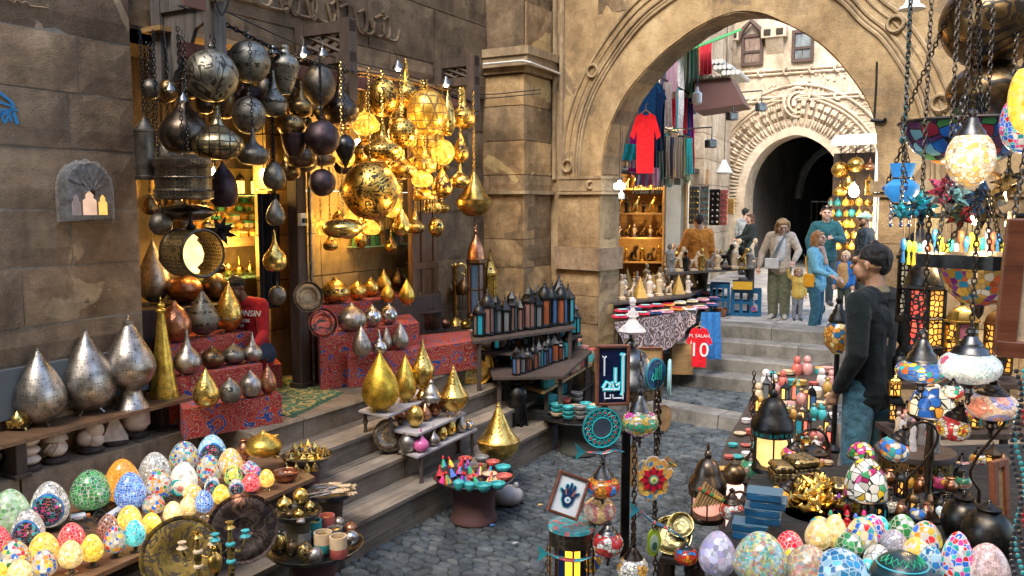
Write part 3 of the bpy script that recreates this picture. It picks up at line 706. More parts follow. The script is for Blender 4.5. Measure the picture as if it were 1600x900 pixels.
def fwin(x0,y0,x1,y1,m):
    a=FA.tz(x0,y1);b=FA.tz(x1,y0);t0,t1,z0,z1=a[0],b[0],a[1],b[1]
    fr=MB()
    for(p,q,r,s_)in((t0-.08,t0,z0-.08,z1+.08),(t1,t1+.08,z0-.08,z1+.08),(t0,t1,z0-.08,z0),(t0,t1,z1,z1+.08)):fr.hexa([FA.P(t,z,d)for z in(r,s_)for t,d in((p,.07),(q,.07),(q,-.0),(p,-.0))])
    fr.hexa([FA.P(t,z,d)for z in(z1-.42,z1-.36)for t,d in((t0,.06),(t1,.06),(t1,0),(t0,0))])
    o=fr.build('window',wood('dark_window_frame',(.06,.035,.025),(.12,.07,.05),.7),ff,False)
    s_=MB();mid=(t0+t1)/2
    for(p,q)in((t0+.01,mid-.01),(mid+.01,t1-.01)):s_.hexa([FA.P(t,z,d)for z in(z0+.01,z1-.43)for t,d in((p,.035),(q,.035),(q,.005),(p,.005))])
    s_.hexa([FA.P(t,z,d)for z in(z1-.35,z1-.01)for t,d in((t0+.01,.03),(t1-.01,.03),(t1-.01,.005),(t0+.01,.005))])
    s_.build('shutter',m,o,False)
fwin(1163,57,1189,99,WSH);fwin(1242,50,1268,93,WSB)
hd=MB();c0=FA.tz(1162,57);c1=FA.tz(1190,57);m_=FA.tz(1176,40)
hd.tube([FA.P(c0[0]-.1,c0[1]-.1,.1),FA.P(c0[0],c0[1]+.15,.12),FA.P(m_[0],m_[1]+.1,.14),FA.P(c1[0],c1[1]+.15,.12),FA.P(c1[0]+.1,c1[1]-.1,.1)],.07,6);hd.build('pointed_hood',wood('dark_window_frame',(.06,.035,.025),(.12,.07,.05),.7),ff)
for(xa,xb,ya,yb)in((1193,1232,42,62),(1140,1158,48,66)):
    bc_=MB();a=FA.tz(xa,yb);b=FA.tz(xb,ya)
    bc_.hexa([FA.P(t,z,d)for z in(a[1],b[1])for t,d in((a[0],.25),(b[0],.25),(b[0],0),(a[0],0))])
    bc_.hexa([FA.P(t,z,d)for(z,e)in((a[1]-.4,0),(a[1],.22))for t,d in((a[0]+.1,e),(b[0]-.1,e),(b[0]-.1,-.01),(a[0]+.1,-.01))])
    o=bc_.build('stone_balcony',CREAM,ff,False);gr=MB()
    for i in range(2):
        t0=a[0]+.08+i*(b[0]-a[0])/2;t1=t0+(b[0]-a[0])/2-.16
        for k in range(3):
            for j in range(3):c=FA.P(t0+(k+.5)*(t1-t0)/3,a[1]+.07+(j+.5)*(b[1]-a[1]-.14)/3,.252);gr.ball(c,.045,6)
    gr.build('pierced_screen',paint('dark_hole',(.05,.035,.02),.9),o)
# dark passage behind the facade
tn=thing('dark_passage','dark vaulted passage seen through the far doorway with an iron gate','passage')
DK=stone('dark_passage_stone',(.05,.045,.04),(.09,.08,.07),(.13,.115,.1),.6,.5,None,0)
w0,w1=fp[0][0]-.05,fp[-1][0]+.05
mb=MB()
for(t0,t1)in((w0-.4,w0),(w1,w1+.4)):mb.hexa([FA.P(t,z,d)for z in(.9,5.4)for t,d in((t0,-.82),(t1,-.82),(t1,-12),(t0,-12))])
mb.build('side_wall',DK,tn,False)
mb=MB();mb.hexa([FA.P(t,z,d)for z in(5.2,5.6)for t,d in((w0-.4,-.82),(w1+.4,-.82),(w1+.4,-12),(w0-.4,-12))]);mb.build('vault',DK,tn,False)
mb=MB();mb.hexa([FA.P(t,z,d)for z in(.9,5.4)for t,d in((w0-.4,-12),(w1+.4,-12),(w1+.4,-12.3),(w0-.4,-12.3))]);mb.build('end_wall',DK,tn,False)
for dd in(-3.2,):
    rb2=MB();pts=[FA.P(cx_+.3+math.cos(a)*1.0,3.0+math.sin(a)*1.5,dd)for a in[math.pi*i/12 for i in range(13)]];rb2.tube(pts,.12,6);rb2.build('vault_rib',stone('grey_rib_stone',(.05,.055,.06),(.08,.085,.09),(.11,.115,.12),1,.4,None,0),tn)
gt=MB();ga_,gb_=cx_+.1,w1-.1
for i in range(9):t=ga_+(gb_-ga_)*i/8;gt.tube([FA.P(t,.95,-1.4),FA.P(t,2.95,-1.4)],.015,5)
for z in(1.1,2.0,2.9):gt.tube([FA.P(ga_,z,-1.4),FA.P(gb_,z,-1.4)],.02,5)
gt.build('iron_gate',BLK,tn)
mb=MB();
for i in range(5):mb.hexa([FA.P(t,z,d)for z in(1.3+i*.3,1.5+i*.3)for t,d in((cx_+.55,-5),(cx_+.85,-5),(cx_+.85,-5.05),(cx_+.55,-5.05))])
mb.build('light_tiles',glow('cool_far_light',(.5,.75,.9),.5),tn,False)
# left return wall beyond the arch: souvenir shop front + pale stone wall
PL=Fr(AR.P(tL-.35,0,-TH-.05)[:2],(.40,.917),(.917,-.40))  # along the passage
rw=thing('souvenir_shop','souvenir shop front beyond the archway with lit yellow shelves and timber posts','shop')
mb=blocks(MB(),PL,7.9,12.2,[.9,1.5,2.1,2.8,3.3,3.9,4.5,5.2,6,7,8],.7,1.3,.3,.015,71);mb.build('pale_stone_wall',CREAM,rw,False)
mb=MB();mb.hexa([PL.P(t,z,d)for z in(5.6,8.5)for t,d in((.1,0),(8.0,0),(8.0,-.4),(.1,-.4))]);mb.build('upper_wall',CREAM,rw,False)
mb=MB();mb.hexa([PL.P(t,z,d)for z in(.9,5.6)for t,d in((-.2,-1.6),(8.2,-1.6),(8.2,-1.8),(-.2,-1.8))]);mb.build('shop_back_wall',WDD,rw,False)
mb=MB();mb.hexa([PL.P(t,z,d)for z in(3.55,3.65)for t,d in((.1,-.1),(8.0,-.1),(8.0,-1.7),(.1,-1.7))]);mb.build('shop_ceiling',WDD,rw,False)
ORD=['first','second','third','fourth','fifth','sixth','seventh','eighth','ninth','tenth','eleventh','twelfth']
# ---------------- lamp and vessel shapes ----------------
PR={
 'globe':[(.0,0),(.3,.025),(.6,.1),(.87,.26),(1,.5),(.87,.74),(.6,.9),(.3,.975),(.12,1)],
 'tear':[(.3,0),(.45,.02),(.78,.1),(.97,.22),(1,.32),(.93,.45),(.74,.6),(.5,.74),(.28,.86),(.12,.95),(.06,1)],
 'slim':[(.3,0),(.5,.03),(.85,.14),(1,.3),(.94,.45),(.74,.62),(.48,.78),(.22,.91),(.08,1)],
 'egg':[(.2,0),(.5,.03),(.82,.14),(.98,.3),(1,.4),(.94,.55),(.76,.74),(.5,.89),(.25,.97),(.03,1)],
 'onion':[(.35,0),(.7,.04),(.95,.15),(1,.26),(.92,.38),(.66,.5),(.38,.6),(.22,.72),(.14,.85),(.08,1)],
 'squat':[(.35,0),(.7,.05),(.95,.22),(1,.4),(.92,.56),(.7,.72),(.42,.84),(.2,.92),(.09,1)],
 'flask':[(.2,0),(.55,.03),(.88,.12),(1,.26),(.95,.38),(.6,.5),(.32,.62),(.2,.78),(.14,1)],
 'ufo':[(.35,0),(.75,.06),(.97,.2),(1,.3),(.88,.42),(.55,.54),(.28,.64),(.16,.78),(.1,1)],
 'disc':[(.3,0),(.7,.1),(.95,.35),(1,.5),(.92,.7),(.65,.9),(.3,1)],
 'spire':[(1,0),(.95,.06),(.8,.2),(.62,.4),(.45,.6),(.3,.8),(.24,.9),(.34,.905),(.34,.925),(.18,.94),(.26,.96),(.2,.985),(.03,1)],
 'conebowl':[(.35,0),(.62,.06),(.92,.2),(1,.34),(1.0,.355),(.94,.37),(.78,.44),(.55,.58),(.34,.74),(.18,.88),(.09,.95),(.1,.97),(.02,1)],
 'footed':[(.62,0),(.6,.03),(.36,.1),(.32,.16),(.5,.2),(.85,.3),(1,.42),(.96,.52),(.72,.62),(.45,.74),(.22,.86),(.1,.95),(.05,1)],
 'flared':[(.72,0),(.68,.02),(.5,.1),(.4,.18),(.44,.22),(.8,.3),(1,.42),(1,.5),(.86,.62),(.58,.76),(.34,.88),(.2,.94),(.2,.98),(.05,1)],
 'amph':[(.35,0),(.38,.03),(.72,.25),(1,.55),(1,.64),(.8,.74),(.38,.84),(.28,.92),(.32,.94),(.3,1)],
 'drop':[(.0,0),(.1,.06),(.25,.16),(.6,.35),(.95,.6),(1,.7),(.85,.85),(.5,.96),(.25,1)],
 'jar':[(.55,0),(.8,.05),(1,.3),(.97,.55),(.7,.75),(.45,.82),(.5,.88),(.3,.92),(.12,.96),(.03,1)],
 'bell':[(.9,0),(1,.03),(.98,.25),(.85,.28),(.7,.5),(.4,.7),(.2,.8),(.25,.88),(.1,1)],
 'vase':[(.6,0),(.65,.04),(.4,.12),(.8,.3),(1,.5),(.9,.68),(.5,.82),(.35,.9),(.6,.98),(.58,1)],
 'cup':[(.7,0),(.78,.04),(1,.9),(1.02,1),(.92,1),(.85,.5),(.1,.45)],
 'bowl':[(.45,0),(.5,.03),(.85,.4),(1,.92),(1,1),(.92,1),(.8,.55),(.2,.3)],
 'basin':[(.6,0),(.63,.05),(.7,.4),(.8,.8),(1,.96),(1,1),(.9,1),(.7,.9),(.1,.85)],
 'drum':[(.86,0),(.98,.03),(.98,.17),(1,.2),(.93,.24),(.93,.7),(.97,.74),(1,.78),(1,.9),(.9,.95),(.3,.98),(.2,1)],
 'cyl':[(.95,0),(1,.02),(1,.06),(.93,.07),(.93,.75),(1,.76),(1,.79),(.85,.81),(.35,.93),(.2,.97),(.05,1)],
}
PC={}
def prof(k,w,h):  # full profile scaled to width w, height h
    if k not in PC:PC[k]=[(max(0,p.x),p.y)for p in cr(PR[k],3)]if k not in('cyl','drum')else PR[k]
    return[(r*w/2,z*h)for r,z in PC[k]]
def feet(mb,r,h,m=0,n=3):
    for i in range(n):a=2*math.pi*i/n+.5;mb.tube([(r*math.cos(a),r*math.sin(a),h),(r*1.35*math.cos(a),r*1.35*math.sin(a),h*.3),(r*1.5*math.cos(a),r*1.5*math.sin(a),0.001)],h*.22+.002,5,m)
def fin(mb,z,r,h,m=0):  # stacked finial
    mb.lathe([(r*.5,z-h*.15),(r*.9,z),(r*.45,z+h*.12),(r*.35,z+h*.3),(r,z+h*.45),(r*.9,z+h*.6),(r*.3,z+h*.7),(r*.2,z+h)],10,m)
def table_lamp(k,x,yb,w,h,z,m,lab,cat='table lamp',nm='pierced_metal_lamp',grp=None,foot=True,Y=None,seg=28,p0=None,rz=None,inner=0):
    p=p0 or(aty(x,yb,Y)if Y else atz(x,yb,z));s=pxm(p);W_,H_=w*s,h*s
    o=thing(nm,lab,cat,p,rz if rz is not None else R.uniform(0,6),grp);b=MB();fh=H_*.045 if foot else 0
    b.T=Matrix.Translation((0,0,fh));b.lathe(prof(k,W_,H_*.93),seg);b.build('lamp_body',m,o)
    f=MB();fin(f,H_*.93+fh*.6,max(.005,W_*.035),H_*.06);f.build('finial',m,o)
    if foot:f=MB();feet(f,W_*.17,fh*1.25);f.lathe([(W_*.15,fh*.9),(W_*.2,fh*1.3)],12);f.build('tripod_foot',m,o)
    return o
def hang_lamp(k,x,yt,yb,w,fr,m,lab,cat='hanging lamp',nm='hanging_metal_lamp',top=None,fin_h=.1,cm=None,d=0,rib=False,grp=None,seg=28,lit=0,band=None,p=None,chL=.04):
    p=p or(fr.hit(x,yb,d)if isinstance(fr,Fr)else aty(x,yb,fr));s=pxm(p);W_,H_=w*s,(yb-yt)*s
    o=thing(nm,lab,cat,p,R.uniform(0,6),grp);b=MB();bh=H_*(1-fin_h);b.lathe(prof(k,W_,bh),seg);b.build('lamp_body',m,o)
    f=MB();fin(f,bh*.985,max(.008,W_*.06),H_*fin_h*.85);f.ring((0,0,H_-.0),max(.008,H_*.02),.003,10,5,'x');f.build('finial',m,o)
    if band:rr_=max([r for r,z in prof(k,W_,bh)if abs(z/bh-band)<.25]or[W_/2]);f=MB();f.ring((0,0,bh*band),rr_*1.01,.006,28,5);f.build('rim_band',m,o)
    tz=top if top is not None else 4.15
    if tz-p.z>H_+.03:c=MB();nr=p.y<5;c.chain((0,0,H_),(R.uniform(-.01,.01),0,tz-p.z),chL*(.7 if nr else 1),.0022 if nr else .0035);c.build('chain',cm or BLK,o)
    if lit:lamp((0,0,bh*.35),lit,parent=o)if 0 else lamp((p.x+fr.n.x*(W_*.5+.05)if isinstance(fr,Fr)else p.x,p.y+(fr.n.y*(W_*.5+.05)if isinstance(fr,Fr)else-W_*.5-.05),p.z+bh*.2),lit*.11)
    return o
def lantern(x,yb,w,h,z,fm,pm,lab,n=6,nm='small_lantern',grp=None,p0=None,roof='dome',cat='lantern',rz=None,top=None,rows=1,roofm=None):
    p=p0 or atz(x,yb,z);s=pxm(p);r=w*s/2;H_=h*s
    o=thing(nm,lab,cat,p,R.uniform(0,1)if rz is None else rz,grp);b=MB();big=H_>.3;sg=n
    P=[(r*.85,0),(r,H_*.02),(r,H_*.06),(r*.86,H_*.08)];b.lathe(P,n)
    zt=H_*.58;b.lathe([(r*.86,zt),(r*1.05,zt+H_*.02),(r*1.05,zt+H_*.05),(r*.9,zt+H_*.06)],n)
    for k in range(n):
        a=2*math.pi*k/n;b.tube([(r*.87*math.cos(a),r*.87*math.sin(a),H_*.07),(r*.87*math.cos(a),r*.87*math.sin(a),zt+.002)],max(.004,r*.11),4)
        if rows>1:b2=2*math.pi*(k+1)/n;zz=H_*.325;b.tube([(r*.87*math.cos(a),r*.87*math.sin(a),zz),(r*.87*math.cos(b2),r*.87*math.sin(b2),zz)],max(.004,r*.07),4)
    b.build('lantern_frame',fm,o,True,None,.5)
    g_=MB();g_.lathe([(r*.8,H_*.075),(r*.8,zt)],n,0)
    pms=pm if isinstance(pm,list)else[pm]
    if len(pms)>1:g_.m=[i%len(pms)for i in range(len(g_.m))]
    g_.build('glass_panes',pms,o,False)
    t_=MB()
    if roof=='dome':t_.lathe([(r*.95,zt+H_*.055),(r*.92,zt+H_*.1),(r*.75,zt+H_*.18),(r*.45,zt+H_*.25),(r*.2,zt+H_*.28),(r*.12,zt+H_*.31),(r*.2,zt+H_*.34),(r*.1,zt+H_*.37)],n if not big else 16)
    elif roof=='cone':t_.lathe([(r*1.1,zt+H_*.055),(r*.6,zt+H_*.16),(r*.3,zt+H_*.25),(r*.1,zt+H_*.33),(r*.16,zt+H_*.35),(r*.05,zt+H_*.38)],n)
    else:t_.lathe([(r*.9,zt+H_*.055),(r*.7,zt+H_*.12),(r*.7,zt+H_*.2),(r*.8,zt+H_*.21),(r*.3,zt+H_*.33),(r*.1,zt+H_*.37)],n)
    t_.ring((0,0,H_*.97),r*.14,max(.002,r*.035),10,4,'x');t_.build('roof',roofm or fm,o,True,None,.5)
    if top is not None:c=MB();c.chain((0,0,H_),(0,0,top-p.z));c.build('chain',BLK,o)
    return o
def prism_px(name,pts,z,th,m,par=None,lab=None,cat=None,smooth=False):  # a board whose top face is traced on the plane z
    q=[atz(a,b,z)for a,b in pts];c=sum(q,Vector())/len(q);q=[(p.x-c.x,p.y-c.y)for p in q]
    A=sum(q[i][0]*q[(i+1)%len(q)][1]-q[(i+1)%len(q)][0]*q[i][1]for i in range(len(q)))
    if A<0:q.reverse()
    mb=MB();mb.prism(q,-th,0);o=mb.build(name,m,par,smooth,c)
    if lab:tag(o,lab,cat)
    return o
def tray(x,y,w,p=None,m=None,lab='',tilt=(0,0,0),rim=.02,nm='metal_tray',cat='tray',Y=None,dome=0):
    p=p or aty(x,y,Y);r=w*pxm(p)/2
    o=thing(nm,lab,cat,p);o.rotation_euler=tilt;b=MB();b.lathe([(0,0),(r*.3,.001),(r*.32,.005),(r*.6,.003),(r*.63,.006),(r*.88,.002),(r*.9,.0),(r*.9,-.006),(0,-.006)],40);b.build('tray_plate',m,o)
    b=MB();b.lathe([(r*.88,-.004),(r*.9,.004),(r*.97,rim),(r,rim),(r*.99,rim-.006),(r*.9,-.009)],40);b.build('rim',m,o);return o
def facing(p,extra=0):  # yaw that turns local -y to the camera
    return math.atan2(p.x,p.y)*-1+extra
# ---------------- wooden brackets and beams over the shop ----------------
BS=LF(1.2)
def bracket(lab,xa,xb,yt,yb,s0=1.95,slen=.85,m=WDG,fr=None,zt=None,t=None,drop=None):
    # a wall bracket: post, top rail, lattice cross, scalloped cheek and turned knob, standing out of the wall
    zt=zt;o=thing('wooden_bracket',lab,'bracket',ST(s0,t,zt),math.atan2(-ND.y,-ND.x));L=slen;H_=drop;w_=.05
    b=MB();b.box(0,L,-w_,w_,-.11,0);b.build('top_rail',m,o,False)
    b=MB();b.box(0,L,-w_,w_,-H_*.52,-H_*.52+.1);b.build('lower_rail',m,o,False)
    b=MB();b.box(L-.12,L,-w_-.01,w_+.01,-H_,.02);b.build('front_post',m,o,False)
    b=MB();b.box(0.02,.13,-w_-.01,w_+.01,-H_*1.15,-.0);b.build('wall_post',m,o,False)
    x0,x1,z0,z1=.14,L-.13,-H_*.52+.1,-.11
    for k in(0,1):
        for(a,c)in(((x0,z0 if k else z1),(x1,z1 if k else z0)),((x0,(z0+z1)/2),((x0+x1)/2,z1 if k else z0)),(((x0+x1)/2,z0 if k else z1),(x1,(z0+z1)/2))):
            b=MB();b.tube([(a[0],(k-.5)*.03,a[1]),(c[0],(k-.5)*.03,c[1])],.022,4);b.build('lattice_bar',m,o,False)
    b=MB();P=[(.14,-H_*.52),(.14,-H_*1.1),(.2,-H_*1.1),(.24,-H_*1.0),(.32,-H_*.97),(.34,-H_*.86),(.44,-H_*.8),(.5,-H_*.68),(L-.12,-H_*.62),(L-.12,-H_*.52)]
    v=[(x,yy,z)for yy in(-.02,.02)for x,z in P];n=len(P);b.add(v,[tuple(range(n)),tuple(range(2*n-1,n-1,-1))]+[(i,(i+1)%n,n+(i+1)%n,n+i)for i in range(n)]);b.build('scalloped_cheek',m,o,False)
    for xx,zz in((L-.06,-H_-.05),(.075,-H_*1.15-.05)):b=MB();b.ball((xx,0,zz),.065,12,sz=.9);b.lathe([(.03,zz+.04),(.045,zz+.07)],10);b.build('turned_knob',WDD,o)
    return o
bracket('pale grey weathered wooden bracket with metal junction plate beside the left stone wall',0,0,0,0,1.92,.78,WDG,zt=4.95,t=-.22,drop=1.0)
bracket('middle dark wooden lattice bracket above the dark hanging lamps',0,0,0,0,1.95,.72,WDD,zt=4.64,t=1.5,drop=.78)
bracket('blackened wooden lattice bracket beside the pier cornice',0,0,0,0,1.95,.62,WDD,zt=4.66,t=3.95,drop=.66)
bm2=MB();bm2.hexa([ST(s,t,z)for z,in((4.03,),(4.15,))for s,t in((1.42,-.35),(1.42,4.1),(1.5,4.1),(1.5,-.35))]);tag(bm2.build('red_beam',WDE,None,False),'long reddish timber beam that the brass lamps hang from','beam')
bm2=MB();bm2.hexa([ST(s,t,z)for z,in((4.27,),(4.31,))for s,t in((1.7,-.35),(1.7,4.1),(1.95,4.1),(1.95,-.35))]);tag(bm2.build('ledge_board',WDY,None,False),'thin pale board running along the wall above the red beam','board')
ch=MB();pts=[(1.25,-.2,4.35),(1.2,.6,4.15),(1.2,1.6,4.12),(1.25,2.8,4.12),(1.4,4.0,4.1)]
for a,b_ in zip(pts,pts[1:]):ch.chain(ST(*a),ST(*b_),.06,.006)
tag(ch.build('iron_chain',BLK),'long black iron chain slung between the wooden brackets','chain')
for k,(za,zb,sg)in enumerate(((4.5,4.3,.1),(4.42,4.25,.14))):
    cb=MB();cb.tube(cr([ST(1.3+.1*k,-.4,za),ST(1.4,1.2,(za+zb)/2-sg),ST(1.5,2.6,zb),ST(1.6,4.2,zb-.05),ST(1.15,5.3,zb+.1)],5),.007,4);tag(cb.build('electric_cable',CORD),['upper black electric cable sagging above the red beam','lower black electric cable sagging above the red beam'][k],'cable')
jb=thing('conduit_box','brown conduit pipe ending in a white junction box on the first bracket','junction box',ST(1.1,-.3,4.5),math.atan2(UD.y,UD.x))
b=MB();b.tube([(-1.9,.1,.32),(-.05,0,0)],.022,8);b.build('pipe',WDF,jb)
b=MB();b.lathe([(.07,-.05),(.08,-.03),(.08,.05),(.05,.06)],14);b.build('box',WCORD,jb)
b=MB();b.bbox(-.32,-.1,-.02,0,-.16,.18,.004);b.build('rusty_plate',paint('rust_plate',(.14,.06,.04),.8),jb,False)
b=MB();b.tube(cr([(0,-.02,.05),(.1,-.06,.3),(.14,-.05,.1),(.08,0,-.15),(0,0,-.05)],5),.008,5);b.build('cable_loop',CORD,jb)
# wall sconce wrapped in plastic
sc_=thing('wrapped_sconce','dome topped metal wall sconce wrapped in clear plastic on the left wall','wall lamp',LW.hit(130,345,.01),LW.rot())
s=pxm(sc_.location);w2=40*s;h2=92*s
def archpoly(w_,h_,n=10):return[(-w_,0),(w_,0)]+[(w_*math.cos(math.pi*i/n),h_-w_+w_*math.sin(math.pi*i/n))for i in range(n+1)]
def xz_prism(mb,poly,y0,y1,m=0):
    n=len(poly);v=[(x,y0,z)for x,z in poly]+[(x,y1,z)for x,z in poly]
    return mb.add(v,[tuple(range(n)),tuple(range(2*n-1,n-1,-1))]+[(i,(i+1)%n,n+(i+1)%n,n+i)for i in range(n)],m)
b=MB();xz_prism(b,archpoly(w2*.93,h2*.97),-.09,0);b.build('metal_box',BRZP,sc_,False)
for i,xx in enumerate((-.55,0,.55)):
    b=MB();ww=w2*(.17,.27,.17)[i];hh=h2*(.34,.4,.34)[i];b.T=Matrix.Translation((xx*w2,0,h2*.1));xz_prism(b,[(-ww,0),(ww,0),(ww,hh*.6),(ww*.5,hh*.72),(ww*.6,hh*.82),(0,hh),(-ww*.6,hh*.82),(-ww*.5,hh*.72),(-ww,hh*.6)],-.1,-.088);b.build('cut_out',[paint('pink_inner',(.5,.36,.3),.6),glow('sconce_warm',(1,.62,.4),.22,(.5,.35,.28)),glow('sconce_amber',(1,.55,.1),.35,(.5,.3,.1))][i],sc_,False)
PLA=NM('clear_plastic');cc=PLA.co(1);PLA.out((.85,.87,.88),.12,0,PLA.bump(PLA.noi(cc,14,5,.6,1.5),.9,.05),alpha=.2)
PLA=PLA.m
b=MB();pl=archpoly(w2*1.06,h2*1.04,14);n=len(pl);v=[]
for j,(dy,k)in enumerate(((0,1.0),(-.07,1.02),(-.12,.9),(-.13,.45),(-.135,.1))):
    for i,(x,z)in enumerate(pl):
        e=.012*math.sin(i*2.7+j*2);v.append((x*k+e,dy+e,h2*.5+(z-h2*.5)*k+e-.01))
b.add(v,[(j*n+i,j*n+(i+1)%n,(j+1)*n+(i+1)%n,(j+1)*n+i)for j in range(4)for i in range(n)]);b.build('plastic_wrap',PLA,sc_)
# ---------------- big hanging lamps in dark pewter ----------------
H1,H2,H3=LF(1.0),LF(1.25),LF(1.5)
for a in(
 ('globe',332,64,160,82,H1,PEWS,'large grey engraved globe hanging highest at the left of the dark lamps'),
 ('globe',390,52,131,66,H2,PEW,'grey green engraved globe hanging right of the largest pewter globe'),
 ('amph',446,68,148,44,H2,PEW,'small shouldered grey bottle lamp hanging between the upper globes'),
 ('globe',499,90,166,52,H2,PEWD,'dark dotted globe with engraved medallion hanging under the middle bracket'),
 ('onion',290,120,240,76,H2,BRZP,'plain dark brown onion lamp behind the wide scaled onion lamp'),
 ('ufo',341,162,249,80,H1,metal('scaled_antique_brass',(.42,.35,.2),.3,'scale',1.1),'wide flattened onion lamp in antique brass with a scale pattern'),
 ('globe',390,140,210,52,H2,PEW,'medium pewter globe with curved etched line, under the grey green globe'),
 ('flask',428,108,183,42,H2,PEW,'long necked pewter flask lamp with etched bows'),
 ('flask',470,125,184,38,H2,BRN,'small brown brass lattice flask lamp left of the black flask'),
 ('flask',533,110,196,56,H2,BRZP,'smooth blackish brown flask lamp under the middle bracket knob'),
 ('ufo',396,200,258,50,H1,PEWP,'shiny little flattened pewter drop lamp right of the scaled onion'),
 ('disc',456,178,214,44,H2,BRN,'brown engraved disc lamp stacked above a dark bowl lamp'),
 ('bowl',460,208,245,40,H2,DKP,'dark bowl shaped lamp below the brown disc lamp'),
 ('globe',504,178,244,55,H1,DKP,'purplish black dotted globe, upper one of the hanging pair'),
 ('globe',504,256,307,42,H1,DKP,'purplish black dotted globe, lower and smaller one of the pair'),
 ('drop',540,208,265,34,H1,BLKD,'black pierced lamp tapering to a point at its bottom'),
 ('squat',350,250,324,44,H2,DKP,'ribbed dark purple bulb lamp right of the wide pierced drum'),
 ('egg',429,250,296,36,H2,PEWP,'round pewter bulb lamp hanging before the yellow shelves'),
 ('tear',431,305,353,30,H2,PEWP,'small dull pewter drop hanging over the black cloth'),
 ('onion',430,358,424,36,H2,GOLDP,'bright golden drop lamp hanging over the black cloth'),
 ('globe',434,440,477,27,H2,PEWP,'small grey ball lamp hanging lowest beside the dark post'),
 ('globe',252,325,368,36,H2,PEWP,'dull shiny globe hanging beside the left wall below the drum'),
 ('globe',395,128,168,40,H3,DKP,'dark globe half hidden behind the pewter globe and flask'),
 ('squat',470,215,262,50,H3,BRZP,'dark brown globe hidden behind the brown disc lamp'),
):hang_lamp(*a,fin_h=.16 if a[0]=='globe' else .06)
rr=random.Random(44)
for j in range(2):
    for i in range(11):
        x=238+i*30+rr.uniform(-8,8);y=150+j*95+rr.uniform(-18,26)+i*3;k=rr.choice(['globe','flask','tear','ufo','egg','drop']);w_=rr.uniform(26,44)
        if not(j==1 and 330<x<450):hang_lamp(k,x,y-w_*rr.uniform(1.1,1.6),y,w_,LF(1.7),[PEWP,DKP,BRN,PEWD,BRZP][rr.randrange(5)],'dark %s lamp in the %s back row, %s from left'%({'globe':'ball','flask':'flask','tear':'drop','ufo':'flat onion','egg':'egg shaped','drop':'pointed'}[k],['upper','lower'][j],ORD[i]),fin_h=.08,grp='dark lamps in the back rows')
for j in range(4):
    for i in range(5):
        x=545+i*36+rr.uniform(-8,8);y=200+j*52+rr.uniform(-10,10)+i*5;w_=rr.uniform(20,32);k=rr.choice(['globe','flask','tear','ufo'])
        hang_lamp(k,x,y-w_*1.3,y,w_,LF(1.75),[LG,LGW,GOLDE,LGF][rr.randrange(4)],'golden %s lamp, %s back row of the gold cluster, %s from left'%({'globe':'ball','flask':'flask','tear':'drop','ufo':'flat onion'}[k],['upper','middle','lower','lowest'][j],ORD[i]),fin_h=.06,grp='gold lamps in the back rows',cm=GOLDE)
for i in range(11):
    x=484+i*15.5+rr.uniform(-4,4);y=350+(i%3)*22+rr.uniform(-6,6);k=['tear','globe','onion','squat'][i%4];w_=rr.uniform(17,26)
    hang_lamp(k,x,y-w_*1.4,y,w_,LF(2.2),[LG,LGF,GOLDE,LGW][rr.randrange(4)],'small gold %s lamp deep in the niche, %s from the left of its low row'%({'globe':'ball','onion':'onion','tear':'drop','squat':'round'}[k],ORD[i]),fin_h=.06,grp='gold lamps deep in the niche',cm=GOLDE,top=4.25)
for i in range(9):
    x=236+i*13+rr.uniform(-3,3);y=330+(i%3)*45+rr.uniform(-8,8);w_=rr.uniform(18,28)
    hang_lamp(['tear','globe','ufo'][i%3],x,y-w_*1.4,y,w_,LF(2.4),[GOLDE,BRN,BRZ][rr.randrange(3)],'small brass lamp hanging inside the left shop room, %s from the left corner'%ORD[i],fin_h=.06,grp='brass lamps inside the left shop room',top=4.25)
# drum lamp and tube lamp
hang_lamp('drum',288,238,312,90,H1,LACE,'very wide pierced drum lamp with two bulging rims',nm='hanging_drum_lamp',fin_h=.08,band=.5)
hang_lamp('cyl',229,180,281,34,H2,PEWD,'narrow pierced cylinder lantern hanging beside the corner of the left wall',nm='hanging_cylinder_lamp',fin_h=.04)
hang_lamp('disc',290,318,345,88,H2,BRZP,'dark wide saucer lamp with blue glass band under the drum',fin_h=.05)
# big ring lantern with glass
rg=thing('ring_lantern','round openwork metal ring with a ribbed glass lamp inside','lantern',H1.hit(300,395),facing(H1.hit(300,395))+.55);s=pxm(rg.location)
b=MB();r=36*s;wd=30*s
pf=[(r*.93,-wd),(r,-wd),(r,wd),(r*.93,wd)]
b.T=Matrix.Translation((0,0,0))@Matrix.Rotation(math.pi/2,4,'X');b.lathe([(r*.985,-wd),(r,-wd),(r,wd),(r*.985,wd),(r*.985,-wd)],40)
b.f=[f for f in b.f if len(f)<10];b.m=[0]*len(b.f);b.build('openwork_band',LACEG,rg)
for k in(-1,1):b=MB();b.ring((0,k*wd,0),r,.012,40,6,'y');b.build('ring_rim',BRZP,rg)
b=MB();b.T=Matrix.Translation((0,0,-r*.9));b.lathe([(r*.25,0),(r*.3,.02),(r*.18,r*.25),(r*.42,r*.5),(r*.5,r*.85),(r*.4,r*1.2),(r*.2,r*1.45),(r*.28,r*1.55),(r*.1,r*1.7)],14);b.build('ribbed_glass',glow('amber_ribbed_glass',(1,.62,.2),.8,(.6,.4,.15)),rg,True,None,.2)
b=MB();b.lathe([(.03,r),(.04,r+.02),(.015,r+.05),(.012,r+.1)],10);b.chain((0,0,r+.1),(0,0,4.1-rg.location.z));b.build('chain',BLK,rg)
st_=MB()
